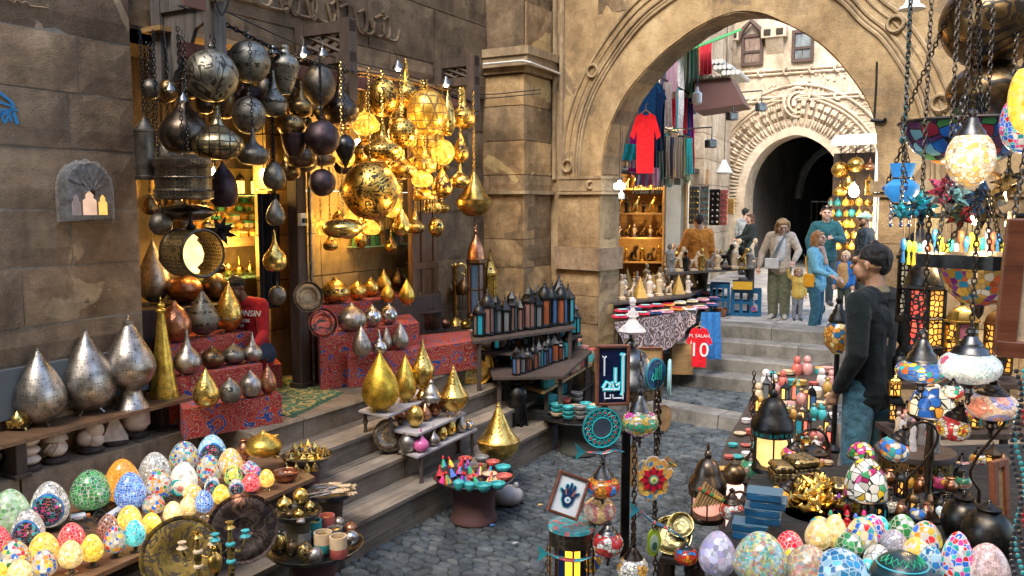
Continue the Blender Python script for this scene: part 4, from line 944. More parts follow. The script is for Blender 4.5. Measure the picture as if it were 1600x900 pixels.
def star(mb,r,r2,n=12,m=0,seed=0):  # spiked polyhedral star
    dirs=[Vector(d).normalized()for d in((1,0,0),(-1,0,0),(0,1,0),(0,-1,0),(0,0,1),(0,0,-1),(1,1,1),(-1,1,1),(1,-1,1),(1,1,-1),(-1,-1,1),(-1,1,-1),(1,-1,-1),(-1,-1,-1))]
    for i,d in enumerate(dirs[:n]):
        a=d.orthogonal().normalized();c=d.cross(a);base=[d*r2*.72+(a*math.cos(k*math.pi/2)+c*math.sin(k*math.pi/2))*r2*.72 for k in range(4)]
        mb.add(base+[d*r],[(0,1,4),(1,2,4),(2,3,4),(3,0,4),(3,2,1,0)],m if isinstance(m,int)else m[i%len(m)])
    return mb
p=H2.hit(345,362);o=star(MB(),27*pxm(p),10*pxm(p),14).build('star_lantern',BLK,None,False,p);o.rotation_euler=(.2,.3,.4);tag(o,'black faceted star lantern hanging before the yellow shelves','star lantern')
# clip lights
for i,(x,y,fr,l)in enumerate(((266,142,H1,'metal clip spotlight left of the largest grey globe'),(286,158,H1,'small bell shaped lamp cap hanging over the dark onion lamp'),(427,84,H2,'silver clip spotlight behind the shouldered bottle lamp'),(474,86,H2,'brass clip spotlight right of the shouldered bottle lamp'),(504,88,H2,'silver clip spotlight over the dotted globe'),(622,108,H2,'silver spotlight above the gold flask lamp'),(697,133,H2,'glass and metal spotlight above the narrow clear drop lamp'))):
    p=fr.hit(x,y);o=thing('clip_spotlight',l,'spotlight',p);o.rotation_euler=(0,0,R.uniform(0,3));q=9*pxm(p)*1.1
    b=MB();b.lathe([(q,0),(q*.8,q*.5),(q*.4,q*.9),(q*.3,q*1.3)],14);b.build('shade',GUN,o)
    b=MB();b.ball((0,0,q*.1),q*.45,10);b.build('bulb',BULB if i in(3,5,6)else WHT,o)
    b=MB();b.tube([(0,0,q*1.2),(.02,.02,q*2.4),(0,.05,4.15-p.z if p.z<4.1 else q*3)],.004,4);b.build('cord',CORD,o)
# ---------------- lit gold cluster ----------------
for a,li in(
 (('globe',599,113,183,50,H2,LG,'upper left lit gold globe with arabesque bands hanging right of the middle bracket'),9),
 (('flask',635,95,170,40,H2,LG,'lit gold flask lamp with long neck between the two upper gold globes'),0),
 (('globe',668,128,213,63,H1,LGS,'big glowing gold globe with large fish scale pattern'),14),
 (('slim',700,140,212,24,H1,GOLDE,'narrow unlit brass drop lamp between the scaled globe and the banded lamp'),0),
 (('flask',724,138,202,38,H1,LG,'banded lit brass flask lamp at the top right of the gold cluster'),5),
 (('globe',630,178,232,47,H1,LGW,'bright gold globe with black floral tracery under the flask lamp'),8),
 (('globe',570,170,212,40,H3,LGF,'glowing gold ball hidden behind the upper left gold globe'),6),
 (('ufo',598,192,252,62,H1,LGW,'wide flattened glowing gold lamp above the giant gold globe'),10),
 (('egg',572,215,262,40,H3,LG,'pierced gold lamp behind the black pointed lamp'),5),
 (('ufo',630,232,280,44,H1,LG,'amber gold flat onion lamp right of the giant globe top'),6),
 (('onion',664,222,272,36,H1,LGS,'scaled gold onion lamp hanging under the big scaled globe'),5),
 (('globe',692,212,258,37,H1,LGF,'deep orange glowing ball lamp at the right of the cluster'),8),
 (('tear',720,205,255,25,H1,LG,'slender gold drop lamp with a clip light right of the orange ball'),2),
 (('squat',660,262,292,34,H1,LGF,'small orange glowing lamp under the scaled onion lamp'),5),
 (('tear',691,260,309,32,H1,LG,'gold drop lamp with lattice cuts hanging lower right'),3),
 (('ufo',719,254,294,34,H1,GOLDE,'flat brass onion lamp with clip light at the cluster edge'),2),
 (('tear',628,322,368,27,H1,GOLDP,'plain gold drop lamp hanging beside the door frame'),2),
 (('globe',580,238,344,88,H1,LG,'giant engraved gold globe with inscription bands, largest of the gold cluster'),10),
 (('disc',536,340,372,64,H1,GOLDE,'wide ring shaped brass lamp hanging below the giant gold globe'),8),
 (('conebowl',741,262,338,57,H1,metal('old_yellow_brass',(.45,.3,.09),.28,'plain'),'big plain brass cone lamp with a bowl base hanging before the niche wall'),0),
 (('globe',665,190,250,50,H3,LGS,'scaled gold globe in the back behind the clear drop lamp'),6),
 (('globe',612,300,340,34,H3,LGF,'glowing ball lamp at the back behind the giant globe'),6),
 (('globe',540,225,262,30,H3,LGF,'small glowing gold ball in the back, left of the cluster'),5),
):hang_lamp(*a,fin_h=.14 if a[0]=='globe' else .05,lit=li,cm=GOLDE)
for x,l in((664,'gold fringe lamp with hanging bead curtain by the door frame'),):
    o=hang_lamp('bell',x,288,312,36,H1,LG,l,fin_h=.1,lit=3);b=MB();q=16*pxm(o.location)
    for k in range(20):a=2*math.pi*k/20;b.tube([(q*math.cos(a),q*math.sin(a),0),(q*math.cos(a),q*math.sin(a),-.13)],.004,4)
    b.build('bead_fringe',GOLDP,o)
for x,y,l in((669,326,'tiny brass ball pendant on the left of two'),(683,327,'tiny brass ball pendant on the right of two')):hang_lamp('globe',x,y-20,y+8,14,H1,GOLDE,l,fin_h=.3)
# ---------------- shop furniture: posts, door frame, shelves ----------------
def post(lab,s,t,w_,d_,z0,z1,m=WDD,nm='wooden_post'):
    o=thing(nm,lab,'post',ST(s,t,z0),math.atan2(UD.y,UD.x));b=MB();b.bbox(-w_/2,w_/2,-d_/2,d_/2,0,z1-z0,.008);b.build('shaft',m,o,False);b=MB();b.bbox(-w_*.62,w_*.62,-d_*.62,d_*.62,0,.06,.006);b.build('foot',m,o,False);return o
post('dark square wooden post between the two halves of the lamp shop',1.95,1.42,.14,.14,.914,4.27)
po=thing('metal_pipe','thin grey pipe running up beside the dark shop post','pipe',ST(1.85,1.5,.914));b=MB();b.tube([(0,0,0),(0,0,2.7)],.018,8);b.build('pipe_run',GUN,po)
b=MB()
for zz in(.6,1.5,2.4):b.ring((0,0,zz),.022,.006,12,5)
b.build('clamp',GUN,po)
sk_=MB();sk_.bbox(-.05,.05,-.02,.02,0,.13,.006);so_=thing('wall_socket','white electric socket plate on the dark shop post','socket',ST(1.86,1.4,2.62),math.atan2(UD.y,UD.x));sk_.build('plate',WHT,so_,False);b=MB();b.box(-.02,.02,-.05,-.018,.03,.08);b.build('plug',CORD,so_,False)
# brown panelled door frame
df=thing('door_leaf','brown panelled wooden door leaf beside the niche wall','door',ST(1.98,3.42,.914),math.atan2(UD.y,UD.x));DW=wood('brown_door_wood',(.09,.04,.015),(.2,.1,.045),.5,2)
b=MB();b.bbox(0,.55,0,.05,0,3.3,.006);b.build('door_panel',DW,df,False)
for xx in(0,.2,.46):b=MB();b.bbox(xx,xx+.09,-.02,0.0,0,3.3,.006);b.build('stile',DW,df,False)
for zz in(.1,1.1,2.1,3.15):b=MB();b.bbox(.0,.55,-.026,-.005,zz,zz+.09,.006);b.build('rail',DW,df,False)
# back of the niche with ashlar and a glass shelf of tins
nb_=thing('niche_back','yellow lit stone back wall of the right hand display niche','wall');mb=blocks(MB(),LF(2.55),1.6,4.3,[.9,1.45,2.0,2.5,3.0,3.6,4.3],.5,.9,.2,.006,41);mb.build('stone_blocks',stone('yellowish_blocks',(.2,.14,.06),(.34,.24,.11),(.44,.33,.17),1.2,.5,None,.3),nb_,False)
GSH=glass('green_glass_shelf',(.3,.6,.4),.1,.5)
def shelf(lab,s0,s1,t0,t1,z,m=GSH,th=.012):
    o=thing('glass_shelf' if m is GSH else 'wooden_shelf',lab,'shelf',ST((s0+s1)/2,(t0+t1)/2,z),math.atan2(UD.y,UD.x));L=t1-t0;D=abs(s1-s0)
    b=MB();b.box(-L/2,L/2,-D/2,D/2,-th,0);b.build('shelf_board',m,o,False)
    for k in(-.4,.4):b=MB();b.box(k*L-.01,k*L+.01,-D/2,D/2,-th-.03,-th-.001);b.build('shelf_bracket',GUN,o,False)
    return o
# little boxes and tins on the far yellow shelves
yb=[mosaic('tin_yellow',[(.75,.42,.05),(.8,.55,.15),(.6,.2,.04),(.1,.35,.2)],25,(.5,.35,.1),.03),paint('tin_orange',(.6,.22,.04),.4),paint('tin_cream',(.75,.6,.35),.5),paint('tin_green',(.08,.3,.15),.4),paint('tin_ochre',(.65,.4,.08),.4)]
tins=None;zsh=[2.48,2.575,2.67,2.765,2.86]
# stepped rack of trinket boxes
rk=thing('stepped_rack','stepped yellow rack behind the seller that carries rows of painted boxes','rack',ST(2.9,1.6,0),math.atan2(UD.y,UD.x))
for i,zz in enumerate(zsh):b=MB();b.box(-.75,.75,.0+i*.07,.068+i*.07,zz-.1,zz);b.build('rack_step',WDY,rk,False)
colw=['yellow','orange','cream','green','ochre'];posn=['left end','left part','middle','right part','right end']
for i,zz in enumerate(zsh):
    for j in range(11):
        t=.92+j*.135;k=(i*3+j*2+(j//3))%5;o=thing('trinket_box','small painted trinket box in one of the rows on the glowing yellow rack','box',ST(2.934+i*.07,t+R.uniform(-.01,.01),zz),math.atan2(UD.y,UD.x)+R.uniform(-.1,.1),'painted trinket boxes on the yellow rack')
        w_=R.uniform(.045,.055);hh=R.uniform(.06,.085)
        if(i+j)%3:b=MB();b.bbox(-w_,w_,-.035,.035,0,hh*.7,.006);b.build('box_body',yb[k],o,False);b=MB();b.bbox(-w_*1.04,w_*1.04,-.037,.037,hh*.7,hh,.008);b.build('lid',yb[(k+1)%5],o,False)
        else:b=MB();b.lathe([(w_*.8,0),(w_,hh*.3),(w_*.9,hh*.7),(w_*.3,hh*.9)],12);b.build('box_body',yb[k],o);b=MB();b.ball((0,0,hh*.95),.012,8);b.build('knob',yb[(k+2)%5],o)
shelf('upper green glass shelf of coloured glass lanterns behind the seller',3.25,2.75,.6,2.3,2.94)
for i in range(7):
    p=ST(3.0,.75+i*.22,2.941);s=pxm(p)
    lantern(0,0,.12/s,.27/s,0,BRZP,[glow('lit_yellow_glass',(1,.6,.08),1.6),glow('lit_green_glass',(.05,.6,.35),.7),glow('lit_red_glass',(.9,.15,.05),.9)]if i%2 else glow('lit_yellow_glass',(1,.6,.08),1.6),['plain yellow','green and yellow'][i%2]+' glass lantern, '+ORD[i]+' from the left on the upper green shelf',p0=p,grp='lit lanterns on the upper shelf')
shelf('lower green glass shelf of small gold lamps right of the seller',3.25,2.7,.9,2.4,2.05)
for i in range(8):
    p=ST(2.95,1.05+i*.16,2.051);s=pxm(p);table_lamp(['tear','squat','globe','onion'][i%4],0,0,.11/s,(.22 if i%2 else .16)/s,0,[GOLDE,LG][i%2],'small gold '+['drop','round','ball','onion'][i%4]+' lamp, '+ORD[i]+' along the lower green shelf',p0=p,seg=16,grp='gold lamps on the lower shelf')
for x,pw in((.3,45),(1.0,35)):lamp(ST(2.6,x+.6,3.12),pw*.3,(1,.56,.14),.08)
lamp(ST(2.7,1.3,2.35),7,(1,.6,.18),.1);lamp(ST(2.2,2.6,2.6),11,(1,.6,.15),.1)
lamp(ST(2.2,2.5,3.5),13,(1,.6,.2),.06)
for i,(s_,t_,z_)in enumerate(((2.6,.9,3.22),(2.6,1.6,3.22),(2.2,2.7,3.6))):
    o=thing('pendant_bulb',['left pendant bulb lighting the yellow rack','right pendant bulb lighting the yellow rack','pendant bulb lighting the display niche'][i],'bulb',ST(s_,t_,z_));b=MB();b.ball((0,0,-.04),.045,10);b.build('glass_bulb',BULB,o);b=MB();b.tube([(0,0,0),(0,0,4.3-z_)],.004,4);b.build('cord',CORD,o)
# black cloth hanging by the post
bk=MB();P=[];n=14
for j in range(8):
    for i in range(n):P.append(ST(2.2-.03*math.sin(i*1.3),1.12+.33*(i/(n-1))*(1-.02*j)+.0*j,2.95-j*.17))
bk.add(P,[(j*n+i,j*n+i+1,(j+1)*n+i+1,(j+1)*n+i)for j in range(7)for i in range(n-1)]);o=bk.build('hanging_cloth',cloth('black_cloth',(.01,.01,.012)));tag(o,'long black cloth hanging inside the shop beside the dark post','cloth')
# niche tins shelf
shelf('green edged glass shelf with a row of small boxes in the niche',2.52,2.28,2.85,3.85,2.33)
for i in range(10):
    c_=['green','brown','black','green','dark green','brown','black','green','black','brown'][i];b=MB();hh=R.uniform(.16,.24);b.bbox(-.04,.04,-.04,.04,0,hh,.005)
    o=thing('small_tin',c_+' tin box with a gold dot, '+ORD[i]+' from the left on the niche shelf','tin box',ST(2.42,2.9+i*.095,2.331),math.atan2(UD.y,UD.x));o['group']='tins on the niche shelf'
    b.build('tin_body',paint('tin_'+c_.replace(' ','_'),{'green':(.05,.16,.06),'brown':(.2,.1,.04),'black':(.03,.03,.03),'dark green':(.02,.08,.04)}[c_],.4),o,False);b=MB();b.ball((0,-.04,hh*.5),.012,8,sy=.3);b.build('gold_dot',GOLDP,o)
# ---------------- goods on the left: big table lamps on the plank ----------------
pk=prism_px('display_plank',((-60,711),(302,620),(262,606),(-60,675)),1.2,.03,WDR,None,'long brown plank carrying the big silver floor lamps along the left wall','plank')
for i,(x,y)in enumerate(((20,700),(250,632))):
    p=atz(x,y,1.16);o=thing('plank_support',['left wooden trestle block under the long lamp plank','right wooden trestle block under the long lamp plank'][i],'support',(p.x-.1,p.y+.15,.914),math.atan2(UD.y,UD.x));b=MB();b.bbox(-.04,.04,-.12,.12,0,.25,.005);b.build('block',WDD,o,False);b=MB();b.bbox(-.06,.06,-.14,.14,0,.03,.004);b.build('foot',WDD,o,False)
for a in(('slim',-8,665,55,130,1.2,GOLDD,'pale gold pierced lamp cut off by the left picture edge'),
 ('slim',65,664,76,120,1.2,SILE,'silver pierced drop lamp with scroll bands, first of the three big silver lamps'),
 ('tear',140,645,82,132,1.2,SILE,'tall silver pierced drop lamp, middle one of the three big silver lamps'),
 ('flared',206,636,74,148,1.2,SILE,'silver lamp on a flared foot, right one of the three big silver lamps'),
 ('spire',257,620,44,160,1.2,GOLDD,'very tall yellow gold pierced spire lamp')):table_lamp(*a,foot=a[0]not in('flared','spire'))
o=thing('incense_box','tiny square domed brass incense box on the lamp plank','incense burner',atz(29,672,1.2));q=pxm(o.location);b=MB();b.bbox(-13*q,13*q,-10*q,10*q,5*q,16*q,.002);b.build('box',GOLDE,o,False);b=MB();b.lathe([(11*q,15*q),(10*q,22*q),(5*q,26*q),(1*q,36*q)],12);b.build('dome',GOLDE,o)
for sx in(-1,1):b=MB();b.tube([(sx*10*q,0,5*q),(sx*12*q,0,0)],2*q,4);b.build('leg',GOLDE,o)
# alabaster lamps on the stone ledge
def alabs():
    for i,(x,yb,l,kd)in enumerate(((45,735,'alabaster lamp of three stacked discs',0),(88,722,'alabaster lamp with mushroom cap over a twisted ball',1),(143,706,'heart shaped alabaster lamp',2),(180,694,'pyramid shaped alabaster lamp',3),(213,682,'rounded cube alabaster lamp',4))):
        p=atz(x,yb,.914);q=pxm(p);o=thing('alabaster_lamp',l+' on the stone ledge','stone lamp',p,facing(p));r=19*q
        b=MB();b.lathe([(r*.95,0),(r*1.02,5*q),(r*.8,9*q),(.01,9*q)],20);b.build('wooden_base',WDD,o);b=MB();z0=9*q
        if kd==0:
            for k in range(3):b.ball((0,0,z0+(8+k*15)*q),r*.95,18,sz=.45)
        elif kd==1:
            b.ball((0,0,z0+13*q),r*.9,18,sz=.75);b.lathe([(r*.4,z0+24*q),(r*.98,z0+27*q),(r*.7,z0+38*q),(r*.1,z0+42*q)],20)
            for k in range(6):a=k*math.pi/3;b.tube([(r*.9*math.cos(a+j*.25)*math.sin(.5+j*.5),r*.9*math.sin(a+j*.25)*math.sin(.5+j*.5),z0+(3+j*5)*q)for j in range(5)],r*.12,6)
        elif kd==2:
            b.ball((-r*.35,0,z0+14*q),r*.72,16,sy=.7);b.ball((r*.3,0,z0+25*q),r*.75,16,sy=.7,sz=1.0);b.ball((r*.3,0,z0+10*q),r*.7,16,sy=.7)
        elif kd==3:b.add([(-r,-r*.8,z0),(r,-r*.8,z0),(r,r*.8,z0),(-r,r*.8,z0),(0,0,z0+44*q)],[(0,3,2,1),(0,1,4),(1,2,4),(2,3,4),(3,0,4)])
        else:b.bbox(-r*1.1,r*1.1,-r,r,z0,z0+40*q,r*.6)
        b.build('stone_shade',ALA,o,kd!=3,None,1.3)
alabs()
b=MB();p=atz(-8,742,.914);q=pxm(p);o=thing('metal_pot','dark old metal pot at the left end of the stone ledge','pot',p);b.lathe(prof('vase',48*q,60*q),20);b.build('pot_body',BRZP,o);b=MB();b.ring((0,0,60*q),13*q,2*q,20,5);b.build('rim',BRZP,o)
# ---------------- lit mosaic egg lamps on the lower plank ----------------
EZ=.72
prism_px('display_plank',((120,912),(492,745),(430,705),(210,700),(-80,790),(-80,1000)),EZ,.03,WDR,None,'lower brown plank crowded with glowing mosaic egg lamps','plank')
for i,(x,y)in enumerate(((440,742),(250,830),(420,715))):
    p=atz(x,y,EZ);o=thing('trestle_leg',['front right wooden leg below the egg lamp plank','front middle wooden leg below the egg lamp plank','rear wooden leg below the egg lamp plank'][i],'trestle',(p.x,p.y+.08,.0));zb=.3 if i==0 else 0
    b=MB();b.bbox(-.03,.03,-.03,.03,zb,EZ-.03,.004);b.build('leg',WDD,o,False);b=MB();b.bbox(-.09,.09,-.035,.035,EZ-.075,EZ-.03,.004);b.build('cross_head',WDD,o,False)
WH,YE,OR,RE,GR,BL,TQ,PK,BK,CR_,PU=(.6,.57,.5),(.8,.55,.05),(.75,.25,.02),(.6,.03,.03),(.04,.3,.08),(.03,.14,.55),(.03,.42,.42),(.7,.05,.3),(.02,.02,.03),(.6,.48,.28),(.25,.05,.3)
MIX=[WH,RE,YE,WH,BL,GR,CR_,OR];CONF=[WH,YE,WH,RE,WH,TQ,CR_,BL]
EM={
 'green':mosaic('egg_green',[(.03,.25,.05),(.05,.38,.08),(.02,.16,.04)],42,emit=.25),'ltgreen':mosaic('egg_pale_green',[(.35,.55,.25),(.2,.45,.15),(.5,.65,.4)],42,emit=.3),
 'orange':mosaic('egg_orange',[OR,(.8,.35,.04),(.6,.18,.02)],130,(.8,.4,.1),.05,emit=.5),'amber':mosaic('egg_amber',[(.8,.4,.03),(.85,.5,.08),(.75,.3,.02)],60,(.85,.6,.3),.05,emit=.8),
 'yellow':mosaic('egg_yellow',[(.85,.6,.05),(.9,.7,.15),(.8,.5,.03)],60,(.85,.6,.2),.05,emit=.45,warm=1),'cream':mosaic('egg_cream',[(.78,.62,.28),(.82,.7,.42),(.8,.55,.18)],70,(.8,.65,.35),.04,emit=.35,warm=1),
 'multi':mosaic('egg_multi',MIX,42,emit=.18),'multi2':mosaic('egg_multi_loose',CONF,50,(.6,.58,.5),.05,emit=.18,rnd=.9),'white':mosaic('egg_white_crackle',[WH,(.7,.68,.6)],40,(.15,.12,.1),.05,emit=.25),
 'blue':mosaic('egg_blue',[(.04,.16,.5),(.1,.3,.65),(.03,.1,.4)],60,(.7,.75,.8),.06,emit=.5),'turq':mosaic('egg_turquoise',[(.04,.45,.45),(.06,.55,.5),(.03,.35,.4)],50,(.5,.75,.7),.06,emit=.6),
 'red':mosaic('egg_red',[(.6,.03,.04),(.7,.06,.06),(.5,.01,.03)],50,(.7,.4,.35),.06,emit=.6),'brown':mosaic('egg_brown',[(.25,.08,.04),(.35,.1,.05),(.2,.05,.03)],50,(.65,.5,.4),.07,emit=.3),
 'plainwhite':mosaic('egg_plain_white',[(.75,.7,.58),(.78,.74,.62)],30,(.75,.7,.55),.01,emit=.3),'olive':mosaic('egg_olive',[YE,(.5,.55,.08),BK,GR],48,(.7,.68,.3),.06,emit=.5),
 'blackfl':mosaic('egg_black_floral',[BK,BK,(.03,.03,.06),BK,TQ,BK,PK,BK],60,(.3,.3,.3),.04,emit=.12),'dotorange':mosaic('egg_orange_dots',[(.8,.4,.04),(.85,.5,.1),WH],75,(.85,.55,.2),.04,emit=.45),
 'pinkmulti':mosaic('egg_pink_multi',[PK,WH,BL,RE,TQ],60,(.8,.75,.75),.06,emit=.4),
 'ltblue':mosaic('egg_light_blue',[(.3,.6,.75),(.2,.5,.7),(.5,.72,.8)],55,(.75,.8,.8),.05,emit=.3),
}
EB=paint('egg_lamp_base',(.03,.025,.02),.4)
def egg(x,yb,w,h,m,lab,z=EZ,band=None,base=None,grp='glowing mosaic egg lamps on the lower plank',stem=0):
    p=atz(x,yb,z);q=pxm(p);o=thing('mosaic_egg_lamp',lab,'egg lamp',p,R.uniform(0,6),grp);r=w*q/2;H_=h*q;bh=H_*.1+stem*q
    b=MB();b.lathe([(r*.5,0),(r*.52,bh*.15),(r*.2,bh*.3),(r*.2,bh*.7),(r*.42,bh),(r*.3,bh*1.1)],16);b.build('base',base or EB,o)
    b=MB();b.T=Matrix.Translation((0,0,bh*.9));b.lathe(prof('egg',w*q,H_-bh*.9),28);b.build('glass_shade',EM[m]if isinstance(m,str)else m,o)
    return o
def panelegg(x,yb,w,h,lab,top='white'):  # egg with a black floral medallion
    o=egg(x,yb,w,h,'white' if top=='white' else 'ltblue',lab);p=o.location;o.rotation_euler=(0,0,0);q=pxm(p);r=w*q/2;H_=h*q;b=MB();pr_=prof('egg',w*q,H_*.91)
    def S_(a,z):rr_=0;
    import bisect
    def rad(z):
        for(r0,z0),(r1,z1)in zip(pr_,pr_[1:]):
            if z0<=z<=z1:return r0+(r1-r0)*(z-z0)/max(z1-z0,1e-6)
        return 0
    fa=-math.pi/2+.35;n=20;rings=6;v=[];cz=H_*.42
    def pt(u_,v_,e):zz=max(.002,min(H_*.9,cz+v_));rr_=rad(zz)+e;a=fa+u_/r;return(rr_*math.cos(a),rr_*math.sin(a),zz+H_*.09)
    for(k0,k1,e,mt,nm)in((0,.8,.004,EM['blackfl'],'flower_panel'),(.8,.92,.0055,paint('blue_band',(.02,.2,.5),.3),'blue_band')):
        v=[];
        for j in range(rings+1):
            k=k0+(k1-k0)*j/rings
            for i in range(n):a=2*math.pi*i/n;v.append(pt(math.cos(a)*r*1.0*k,math.sin(a)*H_*.36*k,e))
        b=MB();b.add(v,[(j*n+i,j*n+(i+1)%n,(j+1)*n+(i+1)%n,(j+1)*n+i)for j in range(rings)for i in range(n)]);b.build(nm,mt,o)
    for(fx,fy,c,s_)in((-.1,.1,(.75,.08,.2),.13),(.28,-.12,(.02,.5,.5),.1),(.1,.22,(.8,.2,.05),.11),(-.25,-.15,(.8,.15,.1),.1)):
        b=MB()
        for k in range(6):a=k*math.pi/3;b.ball(pt((fx+math.cos(a)*s_*.8)*r,(fy+math.sin(a)*s_*.7)*H_*.8,.007),s_*r*.42,6,sz=.8)
        b.ball(pt(fx*r,fy*H_*.8,.01),s_*r*.3,6);b.build('mosaic_flower',paint('flower_%d'%int(c[0]*100),c,.3),o)
    return o
egg(18,840,58,78,'ltgreen','big pale green mosaic egg at the left picture edge')
panelegg(80,828,56,78,'large white crackle egg with black flower medallion left of the big green egg');panelegg(46,865,48,72,'smaller white crackle egg with black flower medallion in front')
egg(144,800,61,68,'green','big dark green mosaic egg lamp');egg(193,790,53,75,'orange','big plain orange glass egg behind the blue drop')
egg(205,800,47,64,'blue','glowing blue mosaic drop with bright centre before the orange egg');egg(243,765,48,60,'white','big white crackle egg with dark joints in the back row')
egg(289,740,46,52,'multi2','confetti coloured mosaic egg at the back beside the blue topped egg');panelegg(332,732,44,54,'light blue egg with black flower medallion at the back of the plank','blue')
egg(361,745,38,46,'dotorange','orange egg with white dotted top beside the small vase');egg(249,785,42,54,'multi','multicoloured mosaic egg lamp in front of the white crackle egg')
egg(327,762,38,54,'multi2','confetti mosaic egg lamp in front of the light blue egg')
o=egg(288,777,42,57,'plainwhite','glowing white egg lamp with a turquoise crescent moon');o.rotation_euler=(0,0,0);q=pxm(o.location);b=MB();r=21*q
for i in range(0,15):
    a=math.radians(60+i*17);b.ball((math.cos(a)*r*.55+.0,-r*.93+.06*r*abs(math.cos(a)),22*q+math.sin(a)*r*.55),r*.14*math.sin(math.pi*(i+.8)/16)+.002,6,sy=.5)
b.build('crescent',paint('turquoise_tile',(.02,.45,.45),.3),o);b=MB();b.ball((r*.1,-r*.96,21*q),r*.25,8,sy=.3);b.build('red_dot',paint('salmon_tile',(.7,.25,.2),.4),o)
b=MB()
for a,z in((-.5,42),(.3,45),(0,38),(.6,35),(-.7,30)):b.ball((a*r*.8,-r*(.92-abs(a)*.5)*(1-(z-25)/60),z*q),r*.07,6)
b.build('coloured_dots',paint('green_tile',(.1,.4,.1),.3),o)
egg(365,760,28,34,'olive','small yellow and black mosaic egg near the back right');egg(391,743,26,24,'pinkmulti','small pink and blue mosaic egg by the dark vase',stem=0);egg(393,770,30,32,'red','small glowing red egg at the right end of the plank')
egg(301,782,30,26,'dotorange','small round amber glass egg beside the white crescent egg');egg(346,790,27,34,'yellow','small glowing yellow egg right of the white crescent egg');egg(320,808,28,44,'blue','small royal blue egg on a silver foot',base=SILP,stem=5)
panelegg(332,775,24,33,'tiny crackle egg with black flower medallion beside the yellow egg');panelegg(370,775,24,28,'tiny dark medallion egg next to the black round tray')
egg(295,808,28,34,'cream','small creamy crackle egg left of the royal blue egg');egg(271,820,30,38,'cream','small yellowish cream pointed egg behind the brass tray');egg(241,805,34,34,'multi','small multicoloured egg behind the little yellow pair')
egg(237,838,30,38,'yellow','small golden yellow egg lamp on a dark foot near the brass tray',stem=3);egg(212,862,31,52,'turq','bright turquoise egg lamp on a dark foot',stem=6);egg(203,832,36,44,'amber','amber crackle egg behind the turquoise egg')
egg(170,848,33,46,'brown','brown mosaic egg lamp left of the turquoise egg');egg(181,870,34,50,'multi','small multicoloured egg beside the turquoise egg',stem=3);egg(145,885,34,52,'yellow','glowing yellow egg right of the cream pointed egg',stem=5)
egg(113,865,40,50,'red','dark red mosaic egg lamp');egg(112,896,37,54,'cream','bright cream egg on a silver foot, front row',base=SILP,stem=6);egg(70,884,44,54,'amber','large amber crackle egg in the front row');egg(70,905,38,48,'multi','multicoloured mosaic egg in front of the amber egg')
egg(24,898,46,56,'multi','multicoloured mosaic egg at the left bottom corner');egg(32,915,38,42,'cream','cream yellow egg cut by the bottom picture edge');egg(2,880,34,60,'red','crimson mosaic egg cut by the left picture edge');egg(-5,915,34,40,'yellow','yellow egg at the very bottom left')
egg(417,766,24,34,'amber','small amber mosaic egg on a glass foot beside the copper dish',base=SILP,stem=3);egg(399,745,18,20,'pinkmulti','tiny blue and pink egg wrapped in plastic')
for(x,y,pw,c)in((60,860,.7,(1,.8,.5)),(280,770,.8,(1,.8,.5)),(200,840,.6,(1,.7,.3)),(380,765,.8,(1,.5,.3))):p=atz(x,y,EZ+.25);lamp((p.x,p.y-.12,p.z),pw,c,.05)
ca=MB();rr=random.Random(4)
for i in range(9):
    x,y=100+i*18,815-i*6;P=[atz(x+rr.uniform(-25,25)+k*9,y+rr.uniform(-18,18),EZ+.01+rr.uniform(0,.05))for k in range(6)];ca.tube(cr(P,4),.005,4)
tag(ca.build('cable_tangle',CORD),'tangle of black lamp cables lying between the egg lamps','cables')
for i,(x,y,l)in enumerate(((122,812,'white plug with an orange ring on the cable tangle'),(180,805,'long white extension socket on the cable tangle'))):
    p=atz(x,y,EZ+.02);o=thing('power_plug' if not i else 'extension_socket',l,'plug',p,.5+i);b=MB();b.bbox(-.05-i*.05,.05+i*.05,-.025,.025,0,.04,.01);b.build('housing',WHT,o,False);b=MB();b.bbox(.05+i*.05,.075+i*.05,-.015,.015,.005,.03,.004);b.build('plug_end',paint('orange_ring',(.7,.2,.05),.4)if not i else WHT,o,False)
